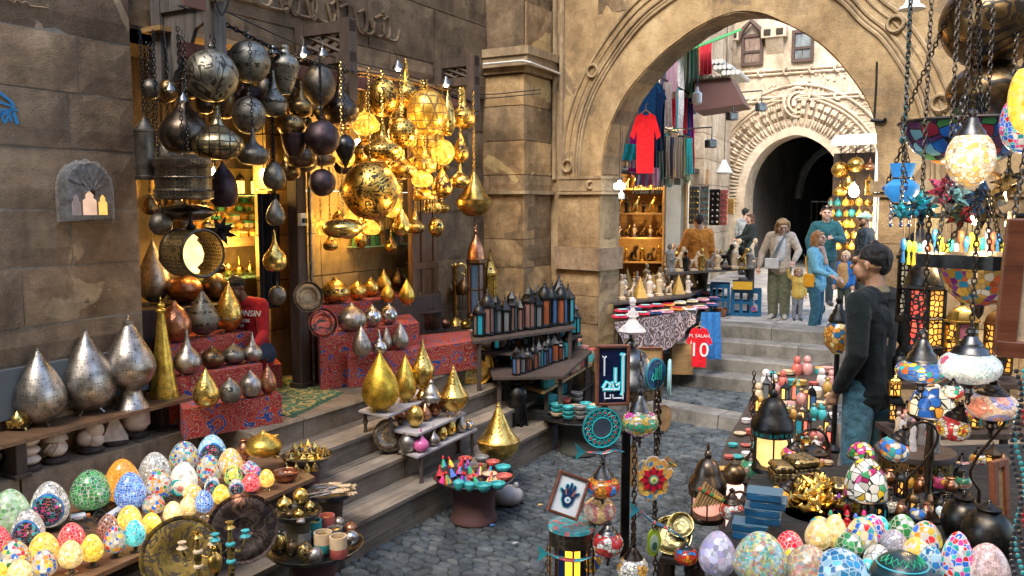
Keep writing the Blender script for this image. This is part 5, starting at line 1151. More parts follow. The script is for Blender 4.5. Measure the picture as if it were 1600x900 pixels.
# ---------------- textile tiers with small lamps ----------------
def tier(pts,z,h,m,lab,nm='cloth_covered_tier'):
    o=prism_px(nm,pts,z,h,m);tag(o,lab,'display box');return o
tier(((286,640),(440,616),(400,596),(270,610)),1.17,.256,TXR,'low red applique box, frontmost of the three left tiers')
tier(((262,592),(410,569),(390,550),(255,566)),1.35,.43,TXR,'middle red applique box of the three left tiers')
tier(((255,540),(392,518),(372,500),(240,515)),1.58,.66,TXR,'upper red applique box of the three left tiers')
tier(((215,486),(372,474),(368,462),(215,470)),1.83,.9,WDD,'dark wooden stand holding the topmost row of left lamps','wooden_stand')
for a in(('tear',323,639,40,66,1.17,GOLDP,'polished gold drop lamp on the low applique box'),('squat',360,630,34,42,1.17,PEW,'round grey lamp with a tiny point right of the polished gold drop'),
 ('squat',392,621,34,44,1.17,SILE,'round silver grey lamp, second round one on the low box'),('tear',419,616,27,49,1.17,COP,'golden copper drop lamp at the right end of the low box'),
 ('onion',294,586,42,72,1.35,SILE,'shiny silver lamp with a tall neck on the middle box'),('squat',333,575,38,36,1.35,BRZ,'brownish squat lamp on the middle box'),('squat',366,569,36,34,1.35,PEW,'grey squat lamp on the middle box'),('onion',395,566,31,48,1.35,SILE,'small silver pointed lamp at the right end of the middle box'),
 ('tear',318,526,48,76,1.58,PEW,'tall dark grey drop lamp on the upper box'),('squat',275,535,48,66,1.58,COP,'copper tinted round lamp behind the gold spire'),('tear',359,519,41,80,1.58,GOLD,'gold hammered drop lamp with coloured glass studs'),
 ('tear',242,476,48,104,1.83,SIL,'big smooth silver drop lamp next to the left stone wall'),('globe',289,475,54,46,1.83,COP,'large round copper sphere under the ring lantern'),('squat',336,470,40,52,1.83,BRZ,'faceted dark bronze bulb beside the seated man')):table_lamp(*a)
o=[c for c in bpy.data.objects if c.get('label')=='gold hammered drop lamp with coloured glass studs'][0];b=MB();q=pxm(o.location)
for k in range(22):a=k*2.4;z=14+(k%5)*9;rr_=20*(1-max(0,z-30)/55)*q;b.ball((math.cos(a)*rr_,math.sin(a)*rr_,z*q),.011,6)
b.build('glass_stud',paint('blue_stud',(.02,.25,.35),.15),o)
# right tiers (red applique) before the niche
tier(((468,497),(512,492),(500,470),(460,474)),1.62,.7,TXR,'tall narrow red applique box beside the shop post')
tier(((478,420),(610,405),(590,393),(470,405)),2.02,.3,TXR,'topmost red applique box with the three big silver lamps')
tier(((486,482),(625,462),(610,445),(480,460)),1.72,.8,TXR,'second red applique box from the top')
tier(((500,524),(655,505),(640,490),(490,505)),1.5,.58,TXR,'third red applique box from the top')
tier(((543,558),(650,546),(745,532),(735,516),(530,536)),1.25,.33,TXR,'lowest red applique box of the right display')
for a in(('tear',493,411,37,62,2.02,SILE,'leftmost big silver drop on the topmost right box'),('tear',525,408,34,60,2.02,SILE,'second silver drop with warm reflection on the topmost right box'),('egg',556,405,35,66,2.02,LGF,'glowing gold patterned lamp on the topmost right box'),
 ('squat',524,474,47,42,1.72,GOLDE,'widest squat gold lamp on the second box'),('squat',559,469,29,32,1.72,GOLDP,'shiny squat gold lamp, middle of the second box'),('squat',580,464,24,32,1.72,GOLDP,'squat gold lamp at the right of the second box'),
 ('squat',550,517,46,44,1.5,SILE,'widest silver squat lamp on the third box'),('squat',582,511,29,36,1.5,SILP,'silver squat lamp, middle of the third box'),('squat',608,507,28,34,1.5,SILP,'silver squat lamp at the right of the third box'),
 ('tear',565,559,30,52,1.25,SILE,'shiny silver drop, leftmost on the lowest red box'),('onion',593,555,24,40,1.25,SILP,'small silver pointed lamp on the lowest red box'),('tear',604,548,20,38,1.25,SILE,'pale slim silver drop on the lowest red box'),('tear',626,547,26,44,1.25,SILE,'dark silver drop at the right of the lowest red box')):table_lamp(*a)
for a in(('slim',585,440,34,64,1.75,BRZ,'tall dark bronze drop lamp behind the gold lamps'),('tear',600,458,24,38,1.75,GOLD,'light gold drop in the niche centre'),('tear',622,452,26,36,1.75,BRZ,'brownish drop lamp in the niche')):table_lamp(*a,p0=None)
sb=tier(((570,472),(690,460),(680,440),(560,452)),1.7,.78,WDD,'dark low bench holding gold drop lamps in the niche','wooden_bench')
for a in(('tear',606,474,23,34,1.68,GOLDD,'gold pierced drop, left of the two on the niche bench'),('tear',636,477,25,42,1.66,GOLDD,'gold pierced drop, right of the two on the niche bench')):table_lamp(*a)
# round inlaid table with tall brass stand
def round_table(x,yt,w,z,zb,lab,lat=LACE,legs=6,topm=WDD,nm='round_table',cat='side table'):
    p=atz(x,yt,z);q=pxm(p);r=w*q/2;o=thing(nm,lab,cat,(p.x,p.y,zb));h=z-zb
    b=MB();b.lathe([(r*.9,h-.03),(r,h-.025),(r,h-.005),(r*.98,h),(.01,h)],32);b.build('table_top',topm,o)
    b=MB();b.lathe([(r*.88,h*.62),(r*.9,h*.63),(r*.9,h-.03)],24);b.f=b.f[:-2];b.m=b.m[:-2];b.build('lattice_apron',lat,o)
    for k in range(legs):a=2*math.pi*k/legs;b=MB();c,s_=math.cos(a)*r*.8,math.sin(a)*r*.8;b.T=Matrix.Translation((c,s_,0));b.lathe([(.02,0),(.026,.02),(.015,h*.2),(.028,h*.35),(.018,h*.5),(.024,h*.62)],8);b.build('leg',topm,o)
    return o
round_table(659,484,64,1.5,.914,'dark round table with lattice apron under the gold stands')
for a in(('tear',657,484,26,28,1.5,GOLD,'small golden lamp with wide foot on the round table'),):table_lamp(*a,foot=False)
o=thing('brass_stand','tall brass stand with dish holding a copper gold drop lamp','stand',atz(654,476,1.5));q=pxm(o.location);b=MB();b.lathe([(12*q,0),(13*q,4*q),(5*q,12*q),(9*q,22*q),(5*q,28*q),(9*q,34*q),(7*q,44*q),(4*q,48*q),(10*q,58*q),(15*q,64*q),(20*q,66*q),(1*q,65*q)],24);b.build('stand_body',GOLDE,o)
p=o.location+Vector((0,0,66*q));table_lamp('tear',0,0,28,48,0,COP,'copper gold drop lamp on the tall brass stand',p0=p)
o=thing('round_tray','dark copper round tray leaning on the red box, upper one','tray',(0,0,0));bpy.data.objects.remove(o)
for(x,y,w_,m,l,z)in((481,464,36,BRZ,'upper dark bronze round tray leaning by the shop post',0),(504,505,35,metal('red_copper_tray',(.4,.08,.05),.3,'swirl',1),'red copper round tray leaning below the bronze tray',0)):
    p=ST(1.1,.9,0);p=LF(1.45).hit(x,y);tray(0,0,w_*1.35,p,m,l,(math.radians(78),0,facing(p,.35)))
# steel bin
p=atz(532,566,1.0);q=pxm(p);o=thing('silver_bin','hammered silver cylinder bin standing by the red boxes','bin',p);b=MB();b.lathe([(13*q,0),(14*q,46*q),(13*q,46*q),(12*q,4*q)],24);b.build('bin_wall',SILP,o);b=MB();b.ring((0,0,46*q),14*q,1*q,24,5);b.build('rim',SILP,o)
# prayer rug
rug=tier(((390,640),(452,650),(532,612),(470,592),(440,590)),.922,.006,textile('green_rug_pattern',[(.01,.09,.05),(.35,.28,.1),(.01,.09,.05),(.02,.16,.1)],5,(.4,.33,.12)),'green and gold patterned rug on the stone landing','rug');rug['category']='rug'
fr_=MB();a,b_=atz(452,651,.92),atz(532,613,.92)
for k in range(60):c=a.lerp(b_,k/59);fr_.tube([c,c+Vector((.04+R.uniform(-.01,.01),-.03,-.004))],.003,3)
fr_.build('fringe',cloth('green_fringe',(.01,.12,.07)),None);bpy.data.objects['fringe'].parent=rug;bpy.data.objects['fringe'].matrix_parent_inverse=rug.matrix_world.inverted()if 0 else Matrix.Translation(rug.location).inverted()
# ---------------- low tables and brass lamps on the stairs ----------------
PTB=paint('worn_white_board',(.42,.38,.36),.6)
def legs(o,pts,h,m=WDD,r=.018):
    for(x,y)in pts:b=MB();b.T=Matrix.Translation((x,y,0));b.lathe([(r*1.3,0),(r,h*.1),(r*.8,h*.3),(r*1.4,h*.5),(r*.8,h*.7),(r*1.2,h)],8);b.build('leg',m,o)
def low_table(pts,z,zb,lab,m=PTB):
    q=[atz(a,b,z)for a,b in pts];c=sum(q,Vector())/len(q);o=thing('low_table',lab,'low table',(c.x,c.y,zb));b=MB();P=[(p.x-c.x,p.y-c.y)for p in q];b.prism(P,z-zb-.02,z-zb);b.build('table_top',m,o,False)
    legs(o,[(x*.85,y*.85)for x,y in P],z-zb-.02);return o
low_table(((560,641),(606,650),(690,616),(650,608)),.935,.715,'low white topped table under the biggest gold drop lamps')
low_table(((615,672),(652,679),(728,645),(700,634),(640,652)),.76,.51,'low white topped table with the row of small copper lamps')
low_table(((624,704),(652,714),(746,670),(722,664)),.57,.298,'low white topped table with pink and silver lamps on the bottom step')
MG=metal('matte_gold_lamp',(.75,.48,.06),.42,'dots',1.5)
for a in(('tear',595,643,58,96,.935,MG,'biggest matte yellow gold drop lamp on the stair table'),('tear',634,628,36,76,.935,GOLDD,'grainy pale gold drop lamp beside the biggest gold lamp'),('footed',661,624,36,96,.935,GOLDP,'polished gold lamp on a foot next to the grainy one'),
 ('conebowl',709,645,47,75,.80,GOLDP,'gold cone lamp with wide collar beside the round gold tray'),('bell',674,628,32,36,.935,SIL,'silver cone cover behind the copper lamps'),('conebowl',779,722,66,95,.30,GOLD,'very large gold cone lamp with basin body on the lowest step'),
 ('tear',626,658,22,32,.76,COP,'copper drop lamp, leftmost on the copper table'),('globe',649,668,27,36,.76,GOLD,'small gold ball lamp before the copper row'),('squat',643,644,22,22,.76,GOLDE,'round gold lamp at the back of the copper table'),('tear',665,658,20,32,.76,COP,'copper drop lamp, second of the copper row'),
 ('tear',657,640,18,26,.76,COP,'copper drop lamp at the back left'),('tear',678,651,21,28,.76,COP,'copper drop lamp in the middle of the copper row'),('tear',695,643,22,32,.76,COP,'copper drop lamp at the right end of the copper row'),
 ('jar',637,706,27,34,.57,SIL,'silver pierced jar at the left end of the lower table'),('onion',658,706,25,38,.57,paint('pink_enamel',(.6,.12,.3),.25),'bright pink onion shaped lamp'),('onion',677,697,21,34,.57,SILE,'small silver onion lamp beside the pink lamp'),
 ('squat',690,688,19,28,.57,GOLDE,'squat gold lamp in the lower table row'),('tear',703,681,20,34,.57,GOLDP,'gold drop lamp in the lower table row'),('tear',720,676,19,32,.57,SILE,'silver drop lamp near the right end of the lower table'),('jar',733,671,15,16,.57,SILP,'little silver cup at the right end of the lower table')):table_lamp(*a)
p=atz(739,598,.72);tray(0,0,64,Vector((p.x,p.y,aty(739,573,p.y).z)),GOLD,'big round gold tray with beaded rim standing on the upper step',(math.radians(80),0,facing(p,.1)))
p=atz(609,706,.515);tray(0,0,52,Vector((p.x,p.y-.02,aty(609,679,p.y).z)),metal('wrapped_silver_tray',(.4,.33,.24),.25,'engrave',.8),'round engraved silver tray wrapped in plastic leaning on a step',(math.radians(72),0,facing(p,.2)))
def pot(k,x,yb,w,h,z,m,lab,nm='pot',cat='pot',seg=28,p0=None,part='pot_body',inner=None):
    p=p0 or atz(x,yb,z);q=pxm(p);o=thing(nm,lab,cat,p,R.uniform(0,3));b=MB();b.lathe(prof(k,w*q,h*q),seg);b.build(part,m,o)
    b=MB();r_=prof(k,w*q,h*q)[-1][0];b.ring((0,0,h*q),max(.004,r_),max(.003,.03*w*q),24,5);b.build('rim',m,o);return o
# basin planter with tassel dolls and soapstone
def tub(x,yb,w,h,rw,rimy,m,lab,rimm=GUN,waist=None):
    p=atz(x,yb,0);q=pxm(p);o=thing('metal_tub',lab,'tub',p);r=w*q/2;H_=h*q;rr_=rw*q/2
    b=MB();b.lathe([(r*.9,0),(r*1.02,.01),(r*1.02,.04),(r*.92,.07),(r*.9,H_*.5),(r*1.0,H_*.85),(r*1.1,H_*.96),(r*1.1,H_),(.01,H_-.01)],32);b.build('tub_wall',m,o)
    b=MB();b.lathe([(.01,H_+.004),(rr_*.85,H_+.004),(rr_*.98,H_+.035),(rr_,H_+.03),(rr_*.9,H_-.004),(r*.9,H_-.006)],36);b.build('round_tray',rimm,o);return o,p,H_+.006
RUST=paint('rusty_iron',(.1,.045,.04),.6)
o,p,hz=tub(741,812,72,66,128,0,RUST,'rusty brown tub carrying a round tray of tassel dolls and soapstone bowls')
TZ=hz
def small(nm,lab,cat,grp,p,parts,rz=None,rot=None):
    o=thing(nm,lab,cat,p,R.uniform(0,6)if rz is None else rz,grp)
    if rot:o.rotation_euler=rot
    for n_,mb,m in parts:mb.build(n_,m,o)
    return o
rr=random.Random(12);tc=[(.7,.04,.2),(.8,.3,.03),(.3,.05,.4),(.02,.3,.5),(.05,.4,.2),(.8,.6,.05),(.6,.03,.05),(.1,.2,.6)]
CNM=['crimson','orange','purple','blue','green','yellow','red','navy']
for i in range(16):
    x=690+(i%6)*15+rr.uniform(-4,4);y=756-(i//6)*13+rr.uniform(-3,3);q=atz(x,y,TZ+.0);c=tc[i%8];tl=rr.uniform(-.5,.5)
    a=MB();a.lathe([(.032,0),(.03,.01),(.012,.07),(.006,.08)],12);h_=MB();h_.ball((0,0,.092),.013,10);h_.lathe([(.012,.098),(.004,.115)],8)
    small('tassel_doll',CNM[i%8]+' tassel doll with a red headed top on the round tray','tassel doll','tassel dolls on the round tray',q,[('skirt',a,stripes('tassel_%d'%(i%8),[c,tc[(i+3)%8],c],60)),('head',h_,paint('red_bead',(.6,.02,.02),.4))],rot=(rr.uniform(-.7,.1),tl,0))
def bowl(x,y,w,h,z,m,lab,k='bowl',grp=None,lid=False,p0=None):
    p=p0 or atz(x,y,z);q=pxm(p);b=MB();b.lathe(prof(k,w*q,h*q),20);P=[('bowl_body',b,m)]
    if lid:l=MB();l.lathe([(w*q*.42,h*q),(w*q*.3,h*q*1.18),(.004,h*q*1.25)],16);l.ball((0,0,h*q*1.3),w*q*.09,8);P.append(('lid',l,m))
    return small('stone_bowl',lab,'bowl',grp,p,P)
for x,y,w_,h_,m,l,ld in((717,766,18,14,TURQ,'lidded turquoise stone jar, left of the two on the round tray',1),(734,767,18,12,TURQ,'lidded turquoise stone jar, right of the two on the round tray',1),(756,768,24,12,TURQ,'wide open turquoise bowl at the tray front',0),(778,764,24,10,TURQ,'turquoise oval dish at the tray edge',0),
 (788,752,26,10,ROSE,'rose red oval stone dish on the tray edge',0),(786,738,24,10,TURQ,'turquoise ring dish behind the rose dish',0),(770,729,22,9,ROSE,'orange rose dish at the back of the tray',0),(753,722,22,9,GREY,'greenish grey ring dish at the far tray edge',0),(727,724,22,9,ROSE,'salmon ring dish at the far left of the tray',0),(765,745,24,6,CREM,'cream carved stone cross among the bowls',0),(772,754,22,6,CREM,'cream oval plaque in front of the stone cross',0),(738,750,20,7,ROSE,'little salmon dish among the tassels',0)):bowl(x,y,w_,h_,TZ,m,l,lid=ld)
p=atz(800,775,0.0);o=thing('cloth_bundle','pale plastic wrapped bundle on the cobbles behind the tub','bundle',atz(793,790,0));b=MB();b.ball((0,0,.1),.12,12,sz=.85,sx=1.3);b.build('bundle_body',paint('pale_plastic',(.45,.42,.4),.4),o);b=MB();b.ball((.08,0,.2),.03,8);b.build('knot',paint('pale_plastic',(.45,.42,.4),.4),o)
# black lantern, cask
o=pot('jar',808,636,30,42,.33,BLKD,'black domed iron lantern standing on the bottom step end');o.name='iron_lantern';o['category']='lantern';p=o.location;q=pxm(p)
for c in o.children:c.location.z=26*q
b=MB();b.lathe([(14*q,5*q),(13*q,28*q),(1*q,28*q)],8);b.build('lantern_body',BLK,o,False)
for k in range(8):a=k*math.pi/4;b=MB();b.tube([(13*q*math.cos(a),13*q*math.sin(a),26*q),(15*q*math.cos(a),15*q*math.sin(a),0)],1.6*q,4);b.build('leg',BLK,o)
o.location=atz(808,664,.298)
pot('drum',794,624,24,36,.51,paint('green_cask',(.05,.055,.045),.6),'grey green ribbed cask under the tin tables','cask','cask')
# second tub with soapstone bowls near the pier
o,p,hz=tub(905,706,62,54,118,0,paint('green_ribbed_basket',(.06,.06,.05),.7),'dark green ribbed tub with a round tray of turquoise stone bowls');T2=hz
for i,(x,y,m,n_)in enumerate(((870,652,TURQ,3),(888,656,TURQ,3),(907,656,GREY,3),(923,650,TURQ,2),(882,638,ROSE,2),(899,641,CREM,1),(901,628,GREY,2),(915,637,TURQ,1),(885,628,CREM,1),(930,640,CREM,1),(895,620,ROSE,1))):
    q=atz(x,y,T2);s=pxm(q)
    for k in range(n_):bowl(0,0,19,8,0,[m,CREM][k==0 and i==0],'%s stone bowl, %s in the stack %s on the green tub'%({TURQ:'turquoise',GREY:'sea green',ROSE:'red',CREM:'cream'}[m],['bottom','second','third'][k],['at the front left','second from the left front','at the front middle','at the front right','behind the left front stack','in the tray centre','at the far middle','right of the centre','at the far left','at the far right','at the farthest edge'][i]),p0=q+Vector((0,0,k*7*s)))
# ---------------- lantern tables by the pier ----------------
def bench(pts,z,zb,m,lab,nm='display_table',th=.03):
    q=[atz(a,b,z)for a,b in pts];c=sum(q,Vector())/len(q);o=thing(nm,lab,'display table',(c.x,c.y,zb));P=[(p.x-c.x,p.y-c.y)for p in q]
    A=sum(P[i][0]*P[(i+1)%len(P)][1]-P[(i+1)%len(P)][0]*P[i][1]for i in range(len(P)))
    if A<0:P.reverse()
    b=MB();b.prism(P,z-zb-th,z-zb);b.build('table_top',m,o,False)
    for k,(x,y)in enumerate(P[:4]):b=MB();b.T=Matrix.Translation((x*.88,y*.88,0));b.bbox(-.025,.025,-.025,.025,0,z-zb-th,.004);b.build('leg',WDD,o,False)
    return o
ZA=1.3
bench(((738,534),(900,512),(880,498),(735,518)),ZA,0,WDD,'upper lantern table behind the small black lanterns')
bench(((745,550),(800,552),(910,524),(890,508),(745,535)),1.1,0,WDD,'yellow edged second lantern table near the gold tray')
bench(((770,590),(880,588),(925,548),(880,540),(760,565)),.9,0,WDD,'third lantern table with pale yellow edge')
bench(((802,600),(850,612),(925,568),(930,548),(860,562)),.7,0,WDY,'lowest pale wooden table with stone cubes and lanterns')
bench(((790,636),(860,642),(935,592),(925,576),(800,600)),.45,0,GUN,'grey low bench holding the turquoise stone boxes')
sb_=MB();sb_.hexa([atz(x,y,z0)for z0 in(.4,1.0)for x,y in((862,545),(914,524),(905,500),(850,515))])if 0 else None
pnm={'turquoise':glow('turq_pane',(.02,.35,.4),.06,(.02,.2,.25)),'pink':paint('pink_pane',(.22,.12,.1),.2),'amber':paint('rust_pane',(.25,.07,.03),.2),'clear':paint('grey_pane',(.14,.15,.15),.15),'blue':paint('blue_pane',(.05,.12,.25),.2)}
pk_=list(pnm);rr=random.Random(31);cnt=0
def lrow(x0,y0,x1,y1,n,w,h,z,rowname,roofs=('dome','cone','house'),n6=6):
    for i in range(n):
        k=i/max(1,n-1);x=x0+(x1-x0)*k+rr.uniform(-1.5,1.5);y=y0+(y1-y0)*k;c=pk_[rr.randrange(5)];c2=pk_[rr.randrange(5)];hh=h*rr.uniform(.85,1.15);rf=roofs[rr.randrange(len(roofs))]
        lantern(x,y,w*rr.uniform(.85,1.1),hh,z,BLK,[pnm[c],pnm[c2]],'%s black lantern, %s and %s panes, %s from left in %s'%({'dome':'domed','cone':'pointed','house':'stepped'}[rf],c,c2,ORD[i],rowname),6 if rr.random()<.7 else 4,grp='small black lanterns by the pier',roof=rf)
lrow(750,526,888,506,12,24,66,1.3,'back row by the pier');lrow(776,546,895,519,12,21,52,1.1,'second row by the pier')
lrow(790,566,895,540,12,20,48,.92,'third row by the pier');lrow(806,586,884,560,10,18,42,.9,'fourth row by the pier',n6=4);lrow(828,602,880,580,8,17,36,.7,'front row by the pier')
lrow(826,506,870,500,4,23,56,1.32,'highest row against the pier')
lantern(873,506,28,80,1.3,BLK,pnm['clear'],'tall pointed black lantern against the pier',grp=None,roof='cone',n=6);lantern(898,522,20,42,1.1,BLK,pnm['turquoise'],'arched black lantern with a turquoise drop pane',n=4)
rr=random.Random(9)
cm_=[TURQ,ROSE,CREM,PINK,OCH,GREY];cn_=['turquoise','red','cream','pink','ochre','grey']
for i in range(12):
    x=852+i*6.6;y=606-i*4.1;p=atz(x,y,.7);s=pxm(p);b=MB();w2_=6.5*s;b.bbox(-w2_,w2_,-w2_,w2_,0,13*s,.008);l=MB();l.bbox(-w2_*1.05,w2_*1.05,-w2_*1.05,w2_*1.05,13*s,17*s,.008);k=[0,0,4,1,3,1,3,2,1,2,0,5][i]
    small('stone_box',cn_[k]+' soapstone box, '+ORD[i]+' along the front edge of the lowest pale table','stone box','stone boxes along the table edge',p,[('box_body',b,cm_[k]),('lid',l,cm_[(k+2)%6])],.5)
for i in range(10):
    x=868+(i%5)*11;y=566-(i%5)*6+(i//5)*16;p=atz(x,y,.72);k=[0,2,5,0,2,2,1,2,5,0][i];s=pxm(p);b=MB();b.lathe([(7*s,0),(8*s,5*s),(7*s,14*s),(1*s,15*s)],14);l=MB();l.lathe([(8*s,14.5*s),(8*s,18*s),(1*s,20*s)],14)
    small('stone_jar',cn_[k]+' round soapstone jar, '+ORD[i%5]+(' in the rear' if i<5 else ' in the nearer')+' row of jars by the pier','stone jar','stone jars by the pier',p,[('jar_body',b,cm_[k]),('lid',l,cm_[(k+3)%6])])
for x,y,w2_,k,l in((856,632,26,0,'flat turquoise stone box at the bench front'),(875,615,22,0,'long turquoise stone box behind the flat one')):
    p=atz(x,y,.45);s=pxm(p);b=MB();b.bbox(-w2_/2*s,w2_/2*s,-8*s,8*s,0,12*s,.006);t_=MB();t_.bbox(-w2_/2*s,w2_/2*s,-8*s,8*s,12.5*s,16*s,.006);small('flat_stone_box',l,'stone box',None,p,[('box_body',b,TURQ),('lid',t_,TURQ)],.6)
bowl(849,620,15,16,.46,ROSE,'red stone mortar with pestle on the turquoise box');bowl(862,610,14,16,.5,CREM,'cream stone goblet beside the red mortar')
for x,y,w_,h_,l in((750,529,34,16,'pale marble block under a lantern'),(812,598,26,20,'brown cardboard box at the table edge')):
    p=atz(x,y+10,1.0 if x<800 else .62);s=pxm(p);b=MB();b.bbox(-w_/2*s,w_/2*s,-.1,.1,0,(h_+8)*s,.004);t_=MB();t_.box(-w_/2*s,w_/2*s,-.02,.02,(h_+8)*s+.001,(h_+8)*s+.004);small('packing_block',l,'box',None,p,[('block_body',b,SAND if x<800 else WDY),('tape_strip',t_,WCORD)],.4)
# copper lantern, bronze lantern, brass double lamp stand by the niche
lantern(744,500,30,150,1.33,BRZ,[pnm['pink'],pnm['blue']],'tall copper topped floor lantern with dotted panels by the niche wall',roof='dome',rows=2,roofm=COP);lantern(766,497,23,112,1.33,GOLDE,GOLDD,'tall brass floor lantern standing beside the copper one',roof='cone')
p=atz(712,508,1.2);s=pxm(p);o=thing('double_lamp_stand','brass stand with two curled arms each holding a domed bird cage lamp','lamp stand',p,facing(p));b=MB();b.lathe([(14*s,0),(12*s,6*s),(3*s,14*s),(2.5*s,90*s),(4*s,94*s),(1*s,98*s)],16);b.build('stem',GOLDP,o)
for sx in(-1,1):
    b=MB();b.tube(cr([(0,0,88*s),(sx*8*s,0,96*s),(sx*16*s,0,92*s),(sx*15*s,0,80*s),(sx*9*s,0,82*s)],5),1.4*s,6);b.build('curled_arm',GOLDP,o)
    b=MB();b.T=Matrix.Translation((sx*14*s,0,26*s));b.lathe([(13*s,22*s),(14*s,30*s),(10*s,40*s),(3*s,46*s),(1*s,52*s)],16)
    for k in range(14):a=k*math.pi/7;b.tube([(12*s*math.cos(a),12*s*math.sin(a),24*s),(12*s*math.cos(a),12*s*math.sin(a),0)],.6*s,4)
    b.ring((0,0,0),12*s,.8*s,16,4);b.build('cage_lamp',BRZ,o)
low_table(((690,518),(736,518),(732,506),(690,506)),1.2,.9,'small dark table under the brass double lamp stand',WDD)
pot('globe',727,514,16,14,1.2,GOLDP,'small shiny gold bowl beside the double lamp stand');pot('globe',694,513,18,16,1.2,COP,'small coppery round pot left of the double lamp stand')
b=MB();b.ball((0,0,.16),.2,14,sz=.9);b.ball((.12,.05,.1),.16,12);o=thing('plastic_bundle','grey plastic wrapped bundle under the niche tables','bundle',atz(675,545,.93));b.build('wrapping',paint('grey_plastic',(.3,.28,.25),.35),o);b=MB();b.ball((0,0,.36),.04,8);b.build('knot',paint('grey_plastic',(.3,.28,.25),.35),o)
# ---------------- bottom left: trays, pots and goods by the stairs ----------------
p=aty(283,868,4.9);tray(0,0,122,p,metal('antique_gold_tray',(.2,.14,.04),.6,'swirl',1.6),'large antique gold engraved tray leaning against the egg lamp plank',(math.radians(62),0,.25),.012)
p=aty(380,826,5.2);tray(0,0,108,p,metal('black_engraved_tray',(.04,.03,.03),.45,'swirl',1.6),'large black engraved tray leaning right of the gold tray',(math.radians(66),0,.3),.012)
def stool(x,y,w,z,m,lab,tm=None):
    p=atz(x,y,z);q=pxm(p);o=thing('tray_stand',lab,'tray stand',(p.x,p.y,0));r=w*q/2;b=MB();b.lathe([(.01,z-.012),(r*.86,z-.012),(r,z+.012),(r*1.02,z+.01),(r*.9,z-.03),(.01,z-.03)],36);b.build('round_tray',tm or GUN,o)
    b=MB();b.lathe([(r*.5,0),(r*.52,.03),(r*.4,z*.5),(r*.55,z-.03)],20);b.build('drum_base',m,o);return o
stool(490,852,152,.52,RUST,'wide dark round tray stand with stone cups at the bottom of the stairs');stool(465,800,74,.74,paint('mossy_pot',(.1,.09,.06),.7),'small round tray on a mossy pot with brass bowls');stool(517,768,74,.62,WDD,'round tray stool heaped with old silver knives');stool(480,712,78,.78,RUST,'round rusty stool crowded with little brass pyramids');stool(20,912,10,.3,RUST,'x')if 0 else None
for i in range(16):
    x=455+(i%6)*10+(i//6)*3;y=716-(i//6)*8;p=atz(x,y,.78);s=pxm(p);h_=R.uniform(9,16)*s;b=MB();b.add([(-5*s,-5*s,0),(5*s,-5*s,0),(5*s,5*s,0),(-5*s,5*s,0),(0,0,h_)],[(0,3,2,1),(0,1,4),(1,2,4),(2,3,4),(3,0,4)]);o=b.build('brass_pyramid',GOLDE,None,False,p);o.rotation_euler[2]=R.uniform(0,1.5)
    tag(o,'small brass pyramid standing among others on the rusty stool','pyramid','brass pyramids on the rusty stool')
for i,(x,y)in enumerate(((447,735),(463,738),(480,737),(492,735),(455,725))):
    p=atz(x,y,EZ);s=pxm(p);b=MB();b.lathe([(6*s,0),(5*s,6*s),(2*s,11*s),(1*s,13*s)],12);h_=MB();h_.tube([(0,0,12*s),(0,0,22*s)],1*s,5);small('hand_bell','small brass hand bell, '+ORD[i]+' of the bells at the plank end','bell','brass bells',p,[('bell_cup',b,GOLDE),('handle',h_,GOLDE)])
table_lamp('squat',412,712,56,42,EZ+.15,GOLDD,'large round brass lamp between eggs and pyramids',foot=False);pot('bowl',447,752,40,16,EZ,COP,'shallow copper glass dish at the plank end','dish','dish');pot('vase',382,722,22,36,EZ+.1,COP,'slender coppery vase behind the small eggs','vase','vase');pot('vase',432,715,16,36,EZ+.1,GOLDE,'brass vase left of the pyramids','vase','vase')
rr=random.Random(6)
for i in range(14):
    p=atz(517+rr.uniform(-22,22),766+rr.uniform(-8,8),.635+i*.006);b=MB();b.tube([(-.13,0,0),(0,.01,.004),(.03,.012,.004)],[.004,.016,.012],6,0,False,.5);h_=MB();h_.tube([(.035,.012,.004),(.12,0,0),(.13,.0,.01)],[.012,.014,.016],6);small('old_knife','old sheathed silver knife lying in the heap on the tray stool','knife','knives heaped on the tray stool',p,[('sheath',b,SILE),('hilt',h_,CREM)],rr.uniform(-.6,.6))
for k_,x,y,w_,h_,m,l in(('squat',445,798,24,26,GOLDE,'brass sugar bowl, left on the mossy pot tray'),('globe',470,788,24,28,GOLDP,'round brass pot with lid at the back of the mossy pot tray'),('squat',485,800,18,20,GOLDE,'ridged brass box on the mossy pot tray'),('squat',467,808,16,14,GOLDP,'tiny brass box on the mossy pot tray'),('globe',452,810,10,12,BRZ,'little brass burner in front of the sugar bowl'),('squat',470,818,14,10,SILE,'small silver dish at the tray edge')):table_lamp(k_,x,y,w_,h_,.745,m,l,cat='brass pot',nm='brass_pot',foot=False,seg=18)
def cup(x,y,w,h,z,m,m2,lab):
    p=atz(x,y,z);q=pxm(p);o=thing('stone_cup',lab,'cup',p);r=w*q/2;H_=h*q;b=MB();b.lathe([(r*.94,0),(r,.004),(r,H_*.45),(.01,H_*.45)],22);b.build('cup_base',m2,o);b=MB();b.lathe([(r,H_*.452),(r,H_),(r*.86,H_),(r*.84,H_*.6),(.01,H_*.6)],22);b.build('cup_wall',m,o);b=MB();b.lathe([(r*.82,H_*.8),(r*.3,H_*.84),(.01,H_*.84)],16);b.build('brass_filling',GOLDE,o)
